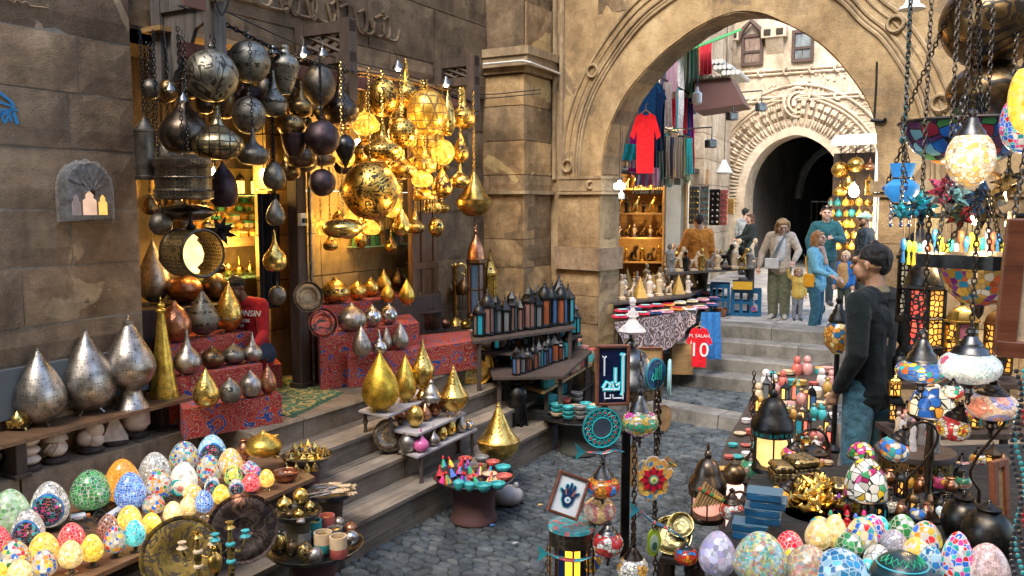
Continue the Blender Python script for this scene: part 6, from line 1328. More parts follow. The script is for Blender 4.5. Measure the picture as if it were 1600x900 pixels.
for a in((490,836,26,24,TURQ,TURQ,'turquoise veined stone cup'),(511,828,25,24,ROSE,ROSE,'red veined stone cup'),(505,862,28,32,CREM,TURQ,'cream and turquoise stone cup'),(529,870,27,34,CREM,ROSE,'cream cup with crimson base'),(474,850,24,20,GREY,GREY,'grey stone cup'),(523,838,24,14,GREY,GREY,'dark grey low cup')):cup(a[0],a[1],a[2],a[3],.525,a[4],a[5],a[6]+' on the wide round tray stand')
for k_,x,y,w_,h_,m,l in(('jar',436,866,24,44,GOLDE,'brass incense burner with a pointed lid, leftmost on the wide tray'),('jar',456,868,20,30,BRZ,'small brass mubkhara second on the wide tray'),('globe',477,876,24,32,LACEG,'open work brass ball box on the wide tray'),('globe',493,882,24,30,SILE,'silver open work ball box on the wide tray'),('globe',549,852,24,26,SILP,'silver round pot wrapped in plastic, front'),('globe',548,836,22,22,COP,'shiny bronze ball behind the plastic wrapped pot'),('globe',530,826,18,20,SILE,'small silver pot behind the red cup')):table_lamp(k_,x,y,w_,h_,.525,m,l,cat='incense burner' if x<500 else 'pot',nm='incense_burner' if x<500 else 'metal_pot',foot=False,seg=18)
def candel(x,y,Y,m,lab,hh=90,arms=2):
    p=aty(x,y,Y);q=pxm(p);o=thing('candlestick',lab,'candlestick',p,facing(p));H_=hh*q;b=MB();b.lathe([(.06,0),(.05,.015),(.012,.04),(.02,H_*.4),(.012,H_*.5),(.022,H_*.7),(.012,H_*.9),(.012,H_)],14);b.build('stem',GOLDE,o)
    for z in(.25,.55,.8):b=MB();b.ball((0,0,H_*z),.028,10,sz=.6);b.build('coloured_knop',m,o)
    for sx in((-1,0,1)if arms==2 else(0,)):
        if sx:b=MB();b.tube(cr([(0,0,H_*.75),(sx*.05,0,H_*.68),(sx*.08,0,H_*.85)],4),.007,6);b.build('arm',GOLDE,o)
        b=MB();z=H_*.85 if sx else H_;b.lathe([(.006,z),(.03,z+.015),(.012,z+.03),(.024,z+.05),(.0,z+.04)],12);b.T=Matrix();b.v=[v+Vector((sx*.08,0,0))for v in b.v];b.build('candle_cup',m if sx else GOLDE,o)
candel(363,935,4.5,TURQ,'turquoise and brass branched candlestick before the black tray',110);candel(312,935,4.45,CREM,'cream and brass candlestick before the gold tray',95)
p=aty(337,900,4.6);o=pot('vase',337,905,22,52,0,GOLDE,'brass figure like candle holder between the two candlesticks',p0=aty(337,905,4.6))
o=thing('goods_crate','dark crate supporting the candlesticks at the bottom edge','crate',aty(335,960,4.6)-Vector((0,0,.0)));b=MB();b.bbox(-.35,.35,-.2,.25,-.5,-.0,.01);b.build('crate_body',WDD,o,False);b=MB();b.box(-.36,.36,-.21,.26,.0,.012);b.build('crate_lid',WDD,o,False)
# ---------------- right hand shop: raised floor, tables ----------------
rf=MB();rf.hexa([Vector((x,y,z))for z in(-.02,.85)for x,y in((1.0,1.2),(9,1.2),(9,6.2),(2.3,7.6))]);struct(rf.build('raised_floor',LAND,None,False))
Z1,Z2=1.62,1.22
def stall(pts,z,zb,lab,m=WDD,skirt=None):
    o=bench(pts,z,zb,m,lab);q=[atz(a,b,z)for a,b in pts];c=o.location;P=[((p.x-c.x)*.93,(p.y-c.y)*.93)for p in q]
    A=sum(P[i][0]*P[(i+1)%len(P)][1]-P[(i+1)%len(P)][0]*P[i][1]for i in range(len(P)))
    if A<0:P.reverse()
    b=MB();b.prism(P,.0,z-zb-.035);b.build('boarded_front',skirt or WDD,o,False);return o
stall(((1096,960),(1120,850),(1175,742),(1330,726),(1345,700),(1700,690),(1900,960)),Z1,.0,'big dark table covered with mosaic eggs and lamps at the lower right',cloth('black_table_cloth',(.015,.014,.013)))
stall(((1116,748),(1135,690),(1192,590),(1300,566),(1312,700),(1300,745)),Z2,.0,'lower dark stall table of small souvenirs beside the stone steps')
# ---------------- turkish mosaic lamps ----------------
FL={
 'magenta':mosaic('lamp_magenta',[WH,(.7,.02,.3),(.75,.05,.4),WH,(.5,.35,.05),(.02,.3,.15)],75,(.3,.2,.15),.07,emit=.12,flower=16),'bluered':mosaic('lamp_blue_red',[(.02,.2,.6),(.02,.25,.7),(.6,.04,.02),(.7,.25,.02)],70,(.2,.1,.05),.07,emit=.1,flower=13),
 'cream':mosaic('lamp_cream',[(.7,.45,.35),(.75,.55,.4),(.6,.2,.2),(.75,.5,.2)],130,(.6,.45,.35),.05,emit=.15,flower=12),'red':mosaic('lamp_red',[WH,(.6,.02,.04),(.65,.03,.03),(.5,.02,.02),WH,(.03,.3,.2)],70,(.2,.1,.08),.07,emit=.12,flower=14),
 'yelblue':mosaic('lamp_yellow_blue',[(.05,.2,.5),YE,(.7,.4,.05),(.03,.1,.35)],75,(.1,.08,.05),.07,emit=.15,flower=15),'whiteblue':mosaic('lamp_white_blue',[(.03,.2,.5),(.7,.35,.05),WH,WH,(.7,.65,.5)],75,(.12,.1,.08),.07,emit=.15,flower=11),
 'bluemulti':mosaic('lamp_blue_multi',[(.03,.16,.55),(.04,.2,.65),YE,(.03,.15,.5),TQ,(.7,.15,.03),(.02,.1,.4),WH],48,(.25,.2,.15),.06,emit=.15),'whitepink':mosaic('lamp_white_pink',[(.6,.04,.12),(.75,.78,.75),(.6,.75,.75),(.72,.74,.7)],140,(.4,.5,.5),.05,emit=.2,flower=9),
 'speckle':mosaic('lamp_speckled',[(.65,.12,.1),(.75,.3,.2),(.3,.3,.55),(.7,.5,.35),(.75,.25,.15)],150,(.5,.35,.3),.05,emit=.25,flower=9),'orange':mosaic('lamp_orange',[(.6,.03,.03),WH,(.1,.4,.6),(.75,.35,.03),(.78,.45,.05)],75,(.3,.15,.05),.07,emit=.2,flower=14),
 'pinkor':mosaic('lamp_pink_orange',[(.7,.3,.03),(.7,.03,.25),(.65,.05,.2),(.75,.4,.05)],75,(.3,.12,.05),.07,emit=.15,flower=16),'green':mosaic('lamp_green_white',[WH,WH,(.55,.25,.2),(.02,.25,.12),(.03,.3,.15)],80,(.2,.15,.1),.07,emit=.12,flower=14),
 'starred':mosaic('lamp_star_red',[WH,(.03,.15,.5),(.6,.03,.05),WH,(.6,.05,.03)],80,(.2,.12,.1),.07,emit=.12,flower=15),'goldred':mosaic('lamp_gold_red',[(.65,.05,.02),(.75,.45,.05),WH,(.5,.02,.03)],70,(.2,.1,.05),.07,emit=.12,flower=14),
}
CAPM=metal('aged_steel_cap',(.16,.155,.15),.3,'plain');CAPD=metal('dark_bronze_cap',(.075,.06,.05),.32,'dots',1.3)
def capp(b,r,h):  # stepped bell cap, base radius r
    b.lathe([(r,0),(r*1.02,h*.06),(r*.92,h*.12),(r*.88,h*.22),(r*.62,h*.34),(r*.6,h*.42),(r*.42,h*.52),(r*.36,h*.64),(r*.2,h*.7),(r*.34,h*.8),(r*.3,h*.9),(r*.12,h*.95),(r*.1,h)],24)
def tlamp(x,yc,y0,y1,yh,w,Y,m,lab,cap=CAPM,top=None,cat='hanging lamp',off=0,tilt=0,grp=None,chx=0):
    p=aty(x,(y0+y1)/2,Y);q=pxm(p);o=thing('mosaic_globe_lamp',lab,cat,p,R.uniform(0,6),grp)
    hg=(y1-y0)/2*q*1.1;b=MB();b.ball((0,0,0),w*q/2,28,sz=hg/(w*q/2));b.build('mosaic_globe',FL[m]if isinstance(m,str)else m,o)
    b=MB();b.T=Matrix.Translation((0,0,hg*.72));capp(b,w*q*.31,(y0-yc)*q+hg*.2);b.build('cap',cap,o)
    if yh>y1:b=MB();h=(yh-y1)*q;b.T=Matrix.Translation((0,0,-hg-h*.8));b.lathe([(.002,0),(w*q*.05,h*.1),(w*q*.04,h*.3),(w*q*.1,h*.5),(w*q*.08,h*.65),(w*q*.3,h*1.15),(w*q*.34,h*1.3)],20);b.build('bottom_cup',cap,o)
    if top is not None:b=MB();z=hg*.9+(y0-yc)*q;b.chain((0,0,z),(chx,0,max(top-p.z,z+.05)),.03,.003);b.build('chain',BRZP,o)
    if tilt:o.rotation_euler=(0,math.radians(tilt),0)
    return o
PY=3.15
pp=aty(977,760,PY);o=thing('display_pole','square black iron pole holding the hanging mosaic lamps in the foreground','pole',(pp.x,pp.y,0));b=MB();b.bbox(-.016,.016,-.016,.016,0,aty(977,672,PY).z,.002);b.build('pole_shaft',BLK,o,False)
for z0,L in((aty(977,672,PY).z,.14),):b=MB();b.tube([(-L,-.03,z0),(L,-.03,z0)],.006,5);b.build('cross_arm',BLK,o)
b=MB();b.lathe([(.25,0),(.25,.015),(.03,.03)],20);b.build('pole_foot',BLK,o)
for a in((1000,605,640,680,703,57,PY-.1,'magenta','magenta and white mosaic globe lamp hanging below the blue calligraphy picture',CAPM,2.3),(942,715,743,776,790,54,PY-.1,'bluered','blue and red mosaic globe lamp under the round mirror',CAPM,2.15),(937,772,778,816,822,51,PY-.05,'cream','cream mosaic globe with a dusty pink rosette below the blue red lamp',CAPD,None),
 (950,812,830,868,888,49,PY-.1,'red','red and white mosaic globe lamp left of the black pole'),(919,850,858,892,900,42,PY+.0,'yelblue','yellow and navy mosaic globe lamp at the lower left of the pole'),(989,845,868,912,925,50,PY-.12,'whiteblue','white and blue mosaic globe lamp at the bottom of the pole',CAPD,2.0),
 (1072,847,855,882,910,38,3.2,'bluered','small red and blue mosaic globe lamp right of the gold dishes',CAPM,None,'table lamp'),(1118,728,740,745,0,1,3,'red','x')if 0 else(1174,700,716,745,765,37,4.3,'green','green and white mosaic globe lamp beside the bronze minaret lamp',CAPD,1.98),
 (1203,688,700,727,745,36,4.3,'red','red mosaic globe lamp with white star below the big black lantern',CAPD,1.98),(1440,512,562,597,628,78,3.1,'bluemulti','blue mosaic globe lamp with yellow stars and coloured lozenges',CAPM,2.85),(1515,510,548,598,640,92,3.0,'whitepink','white speckled mosaic globe lamp with pink filigree rosettes',CAPM,2.85),
 (1550,590,612,655,690,78,3.05,'speckle','salmon speckled mosaic globe lamp with orange rosette',CAPD,None),(1489,590,600,622,630,32,2.9,'red','small red mosaic globe with a white star in front of the big white lamp',CAPD,None)):tlamp(*a)
# goosenecks
def goose(x,y,w,Y,m,lab,arm,base=None,tilt=20,hh=None):
    p=aty(x,y,Y);q=pxm(p);o=thing('gooseneck_lamp',lab,'table lamp',p);b=MB();b.T=Matrix.Rotation(math.radians(tilt),4,'Y');b.ball((0,0,0),w*q/2,24,sz=.82);b.build('mosaic_globe',FL[m],o)
    b=MB();b.T=Matrix.Rotation(math.radians(tilt),4,'Y')@Matrix.Translation((0,0,w*q*.3));capp(b,w*q*.36,w*q*.62);b.build('cap',CAPD,o)
    P=cr([aty(a,c,Y+(.04*i/len(arm)))-p for i,(a,c)in enumerate(arm)],5);b=MB();b.tube(P,2.3*q,8);b.build('curved_arm',BRZP,o)
    e=P[-1];zt=(Z1 if base is None else base[0])-p.z;
    b=MB();b.T=Matrix.Translation((e.x,e.y,0));r=(base[1]if base else 24)*q;b.lathe([(r,zt+.001),(r,zt+.012),(r*.75,zt+.02),(r*.7,zt+.03),(r*.4,zt+.04),(r*.12,zt+.05),(.006,max(e.z,zt+.06))],24);b.build('round_foot',BRZP,o);return o
goose(1143,797,39,3.3,'starred','gooseneck lamp with red white mosaic globe and a blue star',((1143,771),(1160,769),(1178,785),(1186,810),(1184,835)),tilt=0)
goose(1222,777,42,3.35,'orange','gooseneck lamp with orange globe and red star over the blue boxes',((1233,757),(1250,742),(1272,744),(1286,762),(1276,785),(1250,810),(1232,832)),tilt=28)
goose(1236,712,33,4.0,'pinkor','gooseneck lamp with pink and orange globe near the carved chest',((1242,694),(1254,676),(1272,670),(1290,680),(1292,702),(1274,722),(1270,738)),tilt=22)
goose(1397,702,47,3.2,'bluemulti','large gooseneck lamp with a blue and orange flowered globe and wide bronze foot',((1410,684),(1426,664),(1448,660),(1464,672),(1462,694),(1440,725),(1416,752),(1414,772),(1432,784),(1440,786)),(Z1,50),25)
goose(1490,669,50,3.1,'goldred','gooseneck lamp with red and white flower globe on a long dark arm',((1500,650),(1510,638),(1560,640),(1570,660),(1530,710),(1516,740),(1530,765)),(Z1,30),15)
lamp(aty(1440,640,2.8),.8,(1,.7,.4),.05);lamp(aty(1515,620,2.6),.8,(1,.8,.6),.05)
# big black lantern, bronze lanterns, pole-top lantern with dervish
def bell_lantern(x,yt,yr,yb,w,Y,m,lab,grp=None,glassm=None,tz=None,post_=None):
    p=aty(x,yb,Y);q=pxm(p);o=thing('bell_lantern',lab,'lantern',p);r=w*q/2;H_=(yb-yt)*q;zr=(yb-yr)*q
    b=MB();b.T=Matrix.Translation((0,0,zr));h=H_-zr;b.lathe([(r*.98,0),(r,h*.05),(r*.95,h*.1),(r*.9,h*.2),(r*.7,h*.3),(r*.67,h*.38),(r*.55,h*.52),(r*.42,h*.6),(r*.16,h*.66),(r*.2,h*.72),(r*.16,h*.78),(r*.06,h*.82),(r*.09,h*.9),(r*.02,h)],30);b.build('domed_cap',m,o)
    b=MB();b.lathe([(r*.93,zr-r*.32),(r*.96,zr-r*.3),(r*.96,zr-.002),(r*.9,zr-.002)],30);b.f=b.f[:-2];b.m=b.m[:-2];b.build('lace_band',LACE if m is not BLK else metal('black_lace',(.08,.08,.08),.35,'lace',1.2,(.0,.12,.12)),o)
    for k in range(6):a=k*math.pi/3+.3;b=MB();b.tube([(r*.88*math.cos(a),r*.88*math.sin(a),zr-r*.3),(r*.88*math.cos(a),r*.88*math.sin(a),0.0)],r*.045,5);b.build('pillar',m,o)
    b=MB();b.lathe([(r*.9,-.0),(r*.95,.01),(r*.9,.025),(.01,.025)],24);b.build('base_ring',m,o)
    if glassm:b=MB();b.lathe([(r*.5,.03),(r*.72,zr*.3),(r*.7,zr*.7),(r*.4,zr*.85)],16);b.build('inner_glass',glassm,o)
    return o
bell_lantern(1205,592,668,735,66,4.2,BLK,'big black lantern with stepped dome standing left of the small souvenirs',glassm=glow('amber_inner',(1,.6,.2),.4,(.5,.3,.1)));bell_lantern(1104,688,762,812,60,3.7,BRZP,'dark bronze lantern with stepped dome behind the wooden pan flutes',glassm=glow('salmon_inner',(.8,.35,.25),.3,(.5,.2,.15)))
bell_lantern(984,512,600,668,102,3.35,GUN,'broad grey metal lantern behind the blue calligraphy picture')
p=aty(988,519,3.35);q=pxm(p);o=thing('dervish_figurine','white whirling dervish figurine on top of the broad grey lantern','figurine',p);WSK=alab('white_ceramic',(.75,.68,.64));b=MB();b.lathe([(20*q,0),(21.5*q,2*q),(20*q,5*q),(11*q,13*q),(5*q,22*q),(5.5*q,32*q),(3*q,37*q),(2.4*q,40*q)],28);b.ball((0,0,44*q),4.6*q,12,sz=1.1);b.lathe([(5.2*q,47*q),(5.4*q,51*q),(2*q,55*q)],14);b.tube([(-5*q,0,33*q),(-8*q,-3*q,26*q),(-2*q,-6*q,24*q)],1.8*q,6);b.tube([(5*q,0,33*q),(8*q,-3*q,26*q),(2*q,-6*q,24*q)],1.8*q,6);b.build('figurine_body',WSK,o);b=MB();b.lathe([(9*q,-3*q),(10*q,0),(.01,.002)],16);b.build('plinth',WSK,o)
# framed pictures, mirror, discs
def picture(x,y,w,h,Y,lab,face,fm=WDF,fw=.09,rot=(0,0,0),nm='framed_picture',mat=None,cat='picture'):
    p=aty(x,y,Y);q=pxm(p);o=thing(nm,lab,cat,p);o.rotation_euler=rot;W_,H_=w*q/2,h*q/2;f=fw*w*q
    b=MB()
    for(x0,x1,z0,z1)in((-W_,-W_+f,-H_,H_),(W_-f,W_,-H_,H_),(-W_+f,W_-f,-H_,-H_+f),(-W_+f,W_-f,H_-f,H_)):b.bbox(x0,x1,-.012,.012,z0,z1,.003)
    b.build('frame',fm,o,False);b=MB();b.box(-W_+f,W_-f,-.002,.01,-H_+f,H_-f);b.build('panel',face,o,False);return o,W_,H_,q
def strokes(o,name,m,lines,q,r,d=-.005,fl=.35):  # raised lettering strokes in pixel units around the centre
    b=MB()
    for L in lines:b.tube([(a*q,d,-c*q)for a,c in(cr([(u_,v_,0)for u_,v_ in L],3)if 0 else[(u_,v_)for u_,v_ in L])],r*q,5)
    return b.build(name,m,o)
o,W_,H_,q=picture(957,586,54,96,3.05,'dark blue framed arabic calligraphy picture in turquoise and white',paint('navy_panel',(.006,.012,.05),.3),rot=(0,0,.12))
CL=[((-14,-28),(-14,0)),((-17,-31),(-14,-27),(-11,-31)),((16,-32),(16,26),(14,32)),((12,-34),(16,-30),(19,-34)),((4,-12),(4,12)),((-16,20),(-10,10),(-4,14),(-6,22),(-16,22)),((-6,22),(10,22),(10,12),(5,16)),((-2,10),(2,24)),((-13,26),(-13,36),(-4,36),(-4,30)),((0,30),(0,36),(14,36)),((16,30),(16,38))]
strokes(o,'turquoise_outline',glow('turq_letter',(.02,.45,.5),.15),CL[2:8],q,3.2,-.004);strokes(o,'white_lettering',paint('white_letter',(.75,.78,.78),.4),CL,q,1.3,-.01)
o2,*_=picture(941,586,20,98,3.2,'second wooden frame standing behind the calligraphy picture',WDY,rot=(0,0,-.3),fw=.2);picture(1002,570,66,56,4.4,'wide pale framed board behind the pole lantern',WDY,fw=.03)
o,W_,H_,q=picture(888,774,52,66,3.0,'tilted wooden framed picture of a turquoise hand symbol on white',paint('white_mat',(.75,.77,.76),.5),rot=(-.25,.38,.1))
xzp=lambda pts:[(a*q,-c*q)for a,c in pts]
def flat(o,name,pts,m,y0,y1):b=MB();xz_prism(b,pts,y0,y1);return b.build(name,m,o,False)
HAM=[(-4,17),(4,17),(9,9),(10,0),(15,-6),(14,-9),(8,-5),(7,-16),(4,-17),(3,-8),(1.5,-8),(1,-19),(-2,-19),(-2.5,-8),(-4,-8),(-5,-16),(-8,-15),(-8,-5),(-14,-8),(-15,-5),(-10,1),(-9,9)]
flat(o,'hand_outline',xzp([(a*1.12,c*1.08)for a,c in HAM]),paint('turq_ink',(.02,.4,.42),.4),-.006,-.003);flat(o,'hand_symbol',xzp(HAM),paint('navy_ink',(.01,.03,.1),.4),-.009,-.0065)
for r_,m,d in((5,(.75,.77,.76),-.011),(2,(.02,.4,.45),-.0125)):flat(o,'eye_disc',[(math.cos(k*.524)*r_*q,-7*q+math.sin(k*.524)*r_*q)for k in range(12)],paint('disc_ink%d'%r_,m,.4),d,d+.0015)
for sx in(-1,1):
    for k in range(3):flat(o,'leaf',xzp([(sx*(4+k),0-k*3.4),(sx*(8+k*.6),-2-k*3.4),(sx*(5+k),-3-k*3.4)]),paint('coral_leaf',(.7,.25,.12),.4),-.011,-.0095)
p=aty(940,668,3.02);q=pxm(p);o=thing('round_mirror','round mirror with turquoise painted petal rim hanging from the pole','mirror',p);o.rotation_euler=(0,0,.25);b=MB();b.T=Matrix.Rotation(math.pi/2,4,'X');b.lathe([(16*q,.004),(31*q,.004),(32*q,.008),(32*q,-.004),(.01,-.004)],36);b.f=b.f[:-2]+[b.f[-2]];b.m=b.m[:len(b.f)];b.build('painted_rim',paint('dark_teal_rim',(.01,.1,.11),.3),o)
b=MB();b.T=Matrix.Rotation(math.pi/2,4,'X');b.lathe([(.01,.006),(16.5*q,.006),(16.5*q,.001)],30);MIR=metal('mirror_glass',(.85,.87,.88),.05,'plain');b.build('mirror_glass',paint('mirror',(.8,.82,.84),.15,1),o)
for rr_,n_,m_ in((31,1,0),(16.5,1,0)):b=MB();b.ring((0,-.006,0),rr_*q,1.1*q,36,5,'y');b.build('turquoise_ring',paint('turq_line',(.03,.5,.5),.3),o)
b=MB()
for k in range(18):a=k*math.pi/9;c=Vector((math.cos(a)*24*q,-.007,math.sin(a)*24*q));b.tube([c+Vector((math.cos(a+t_)*rr2,0,math.sin(a+t_)*rr2))*q for t_,rr2 in((0,5),(1.2,3.4),(2.2,3.6),(math.pi,5),(-2.2,3.6),(-1.2,3.4))],.55*q,4,0,True)
b.build('petal_lines',paint('turq_line',(.03,.5,.5),.3),o);b=MB()
for k in range(18):a=k*math.pi/9;b.ball((math.cos(a)*24*q,-.007,math.sin(a)*24*q),1.7*q,6)
b.build('red_dots',paint('red_dot',(.7,.08,.05),.4),o)
def disc(x,y,w,h,Y,lab,m,yaw,nm='wall_plaque',edge=None):
    p=aty(x,y,Y);q=pxm(p);o=thing(nm,lab,'plaque',p);o.rotation_euler=(0,0,yaw);b=MB();b.T=Matrix.Rotation(math.pi/2,4,'X');b.lathe([(.01,.006),(h/2*q*.97,.006),(h/2*q,.0),(h/2*q*.97,-.006),(.01,-.006)],32);b.build('disc',m,o);b=MB();b.ring((0,0,0),h/2*q,.006,32,5,'y');b.build('rim',edge or m,o);return o,q
o,q=disc(1024,584,36,46,3.1,'round blue plaque with a green arabic word behind the chains',mosaic('blue_plaque',[(.01,.08,.22),(.015,.12,.3),(.01,.06,.18)],60,(.01,.04,.12),.05),.75,edge=paint('teal_edge',(.02,.25,.3),.4));strokes(o,'green_word',paint('green_script',(.03,.42,.35),.4),[((-14,8),(-10,-2),(-6,6),(-12,10)),((-4,-10),(-4,8),(0,8),(0,-8)),((0,8),(5,8),(5,-12)),((10,-14),(9,10))],q,1.3,-.009)
disc(1046,590,12,54,3.15,'pale turquoise disc seen edge on beside the blue plaque',paint('pale_turq',(.4,.68,.68),.4),1.35);disc(1035,655,26,42,3.2,'back of a round brown wooden plaque right of the magenta lamp',WDY,.8,edge=WDF)
# mandala hamsa board and other hanging boards
p=aty(1020,748,3.05);q=pxm(p);o=thing('mandala_hand','hand shaped board painted with a red and yellow mandala flower','hanging board',p);o.rotation_euler=(0,0,.1)
HB=[(-10,38),(10,38),(17,30),(24,26),(28,12),(26,0),(32,-4),(36,-12),(32,-18),(24,-14),(26,-26),(19,-34),(12,-32),(8,-38),(0,-40),(-8,-38),(-12,-32),(-19,-34),(-26,-26),(-24,-14),(-32,-18),(-36,-12),(-32,-4),(-26,0),(-28,12),(-24,26),(-17,30)]
q*=.88
flat(o,'board',xzp([(a*1.05,c*1.04)for a,c in HB]),paint('cream_board',(.7,.6,.5),.5),-.003,.004);flat(o,'painted_face',xzp(HB),mosaic('mandala_face',[(.75,.4,.05),(.7,.3,.04),(.05,.2,.4),(.75,.45,.08)],55,(.7,.55,.3),.06),-.0065,-.0035)
def petals(n,r0,r1,wd,m,d,ph=0,nm='petal'):
    for k in range(n):a=2*math.pi*k/n+ph;ca,sa=math.cos(a),math.sin(a);flat(o,nm,[((ca*u_-sa*v_)*q,(sa*u_+ca*v_)*q)for u_,v_ in((r0,0),((r0+r1)/2,wd),(r1,0),((r0+r1)/2,-wd))],m,d,d+.002)
petals(8,2,28,9.5,paint('mandala_yellow',(.75,.45,.06),.4),-.009);petals(8,3,25,7.5,paint('mandala_red',(.5,.01,.03),.4),-.0115);petals(8,10,22,2.0,paint('mandala_dark',(.2,.0,.02),.4),-.0135,math.pi/8)
for r_,c,d in((9,(.04,.25,.12),-.016),(6.5,(.65,.62,.5),-.018),(4.5,(.75,.65,.05),-.020),(2,(.05,.3,.2),-.022)):flat(o,'centre_disc',[(math.cos(k*.35)*r_*q,math.sin(k*.35)*r_*q)for k in range(18)],paint('md_%d'%(r_*10),c,.4),d,d+.002)
for i,(x,y,w_,h_,m,l)in enumerate(((1022,848,26,44,paint('lime_board',(.35,.5,.04),.4),'lime green owl shaped board hanging under the mandala hand'),(990,728,22,70,WDY,'plain wooden back of a hanging board behind the pole'))):
    p=aty(x,y,3.1+.2*i);q=pxm(p);o=thing('hanging_board',l,'hanging board',p);o.rotation_euler=(0,0,.5 if not i else .8);flat(o,'board',[(math.cos(a)*w_/2*q*(1+.12*math.cos(3*a)),math.sin(a)*h_/2*q)for a in[k*.35 for k in range(18)]],m,0,.008)
    if not i:flat(o,'owl_body',[(math.cos(a)*8*q,math.sin(a)*14*q-1*q)for a in[k*.35 for k in range(18)]],paint('pale_green',(.5,.6,.45),.4),-.003,0);flat(o,'belly_patch',[(math.cos(a)*5*q,math.sin(a)*7*q-5*q)for a in[k*.5 for k in range(12)]],paint('dark_green',(.05,.15,.08),.4),-.005,-.0031)
    b=MB();b.chain((0,0,h_/2*q),(0,0,2.25-p.z),.03,.003);b.build('chain',BRZP,o)
for i,(pts,c,l)in enumerate(((((915,706),(940,708),(958,704),(976,706)),(.02,.2,.22),'turquoise painted fish mobile below the round mirror'),(((1000,797),(1020,815),(1042,825),(1070,843)),(.03,.2,.25),'long painted blue and red fish hanging before the cobbles'),(((856,865),(875,872),(900,876),(925,870)),(.03,.3,.3),'turquoise key shaped ornament in front of the drum lantern'))):
    P=cr([aty(a,c_,3.0)for a,c_ in pts],4);c0=P[len(P)//2].copy();P=[v-c0 for v in P];n=len(P);o=thing('painted_fish',l,'ornament',c0);b=MB();b.tube(P,[.002+.012*math.sin(math.pi*k/(n-1))**.6 for k in range(n)],8,0,False,.5);b.build('fish_body',mosaic('fish_%d'%i,[c,c,(.6,.08,.05),(.02,.1,.2)],70,(.02,.1,.15),.06),o)
    b=MB();e=P[0];b.add([e,e+Vector((-.04,0,.035)),e+Vector((-.03,.002,0)),e+Vector((-.04,0,-.035)),e+Vector((-.02,.006,0))],[(0,1,2),(0,2,3),(0,4,1),(0,3,4),(1,4,2),(2,4,3)]);b.build('tail_fin',paint('fin_%d'%i,c,.4),o,False)
# drum shaped lantern with amber glass under the hamsa picture
p=aty(893,905,3.1);q=pxm(p);o=thing('drum_lantern','round lantern with turquoise painted rim and amber glass below the hand picture','lantern',p);r=37*q;zt=88*q
b=MB();b.lathe([(.01,zt),(r*.8,zt),(r*.82,zt+.003)],30);b.build('painted_top',mosaic('painted_top',[BK,(.02,.08,.08),(.5,.1,.1),(.03,.35,.35)],60,(.03,.03,.03),.05),o);b=MB();b.lathe([(r*.8,zt+.004),(r,zt+.002),(r*1.02,zt-.01),(r*.8,zt-.006)],36);b.build('turquoise_rim',mosaic('turq_rim',[(.05,.45,.45),(.05,.5,.5),(.6,.2,.2)],50,(.3,.5,.5),.06),o)
b=MB();b.lathe([(r*.96,zt-.07),(r*.97,zt-.011)],30);b.f=b.f[:-2];b.m=b.m[:-2];b.build('lace_band',LACE,o)
for k in range(8):a=k*math.pi/4;b=MB();b.tube([(r*.9*math.cos(a),r*.9*math.sin(a),zt-.07),(r*.9*math.cos(a),r*.9*math.sin(a),-.1)],.004,4);b.build('rod',BRZP,o)
b=MB();b.lathe([(r*.62,-.1),(r*.62,zt-.08)],6);b.build('amber_panes',[glow('amber_panel',(1,.5,.03),.7,(.6,.3,.02)),paint('navy_pane',(.01,.03,.1),.2),glow('amber_panel',(1,.5,.03),.7,(.6,.3,.02))],o,False).data.polygons.foreach_set('material_index',[k%2 for k in range(8)])
# chains hanging around the pole
for i,(x,y0,y1)in enumerate(((1028,612,760),(1024,785,900),(990,790,850),(856,850,900),(1030,612,690))):a=aty(x,y0,3.12);b_=aty(x,y1,3.12);b=MB();b.chain(a,b_,.028,.003);tag(b.build('brass_chain',BRZP),'thin rusty chain, '+['long one right of the magenta lamp','one below the lime owl board','one above the white blue lamp','one beside the drum lantern at the bottom','short one beside the wooden disc'][i],'chain')
# ---------------- right stall goods ----------------
E2=dict(EM);E2.update({'lilac':mosaic('egg_lilac',[(.42,.38,.62),(.55,.52,.68),(.52,.4,.5),(.6,.58,.68)],48,(.6,.58,.64),.04,emit=.1),'speck':mosaic('egg_pastel_speckle',[(.45,.55,.3),(.6,.3,.22),(.15,.45,.4),(.6,.55,.2),(.4,.5,.55)],110,(.5,.52,.42),.02,emit=.06),'speck2':mosaic('egg_sand_speckle',[(.6,.4,.2),(.65,.5,.3),(.6,.25,.18),(.4,.45,.4)],110,(.5,.42,.3),.02,emit=.08),'bluesky':mosaic('egg_sea_blue',[(.03,.25,.45),(.1,.4,.6),(.02,.18,.4),(.35,.6,.7)],50,(.7,.78,.8),.07,emit=.15),'greenw':mosaic('egg_green_white',[(.03,.25,.06),(.06,.35,.1),WH,(.02,.15,.04)],46,(.6,.65,.5),.06,emit=.15),'silver':mosaic('egg_silver_grit',[(.4,.38,.42),(.5,.48,.5),(.3,.28,.33)],180,(.45,.43,.45),.02,emit=.08),'ppl':mosaic('egg_purple_rosette',[(.45,.03,.3),(.7,.5,.45),(.7,.48,.42),(.72,.5,.45)],130,(.6,.4,.35),.04,emit=.15,flower=8)})
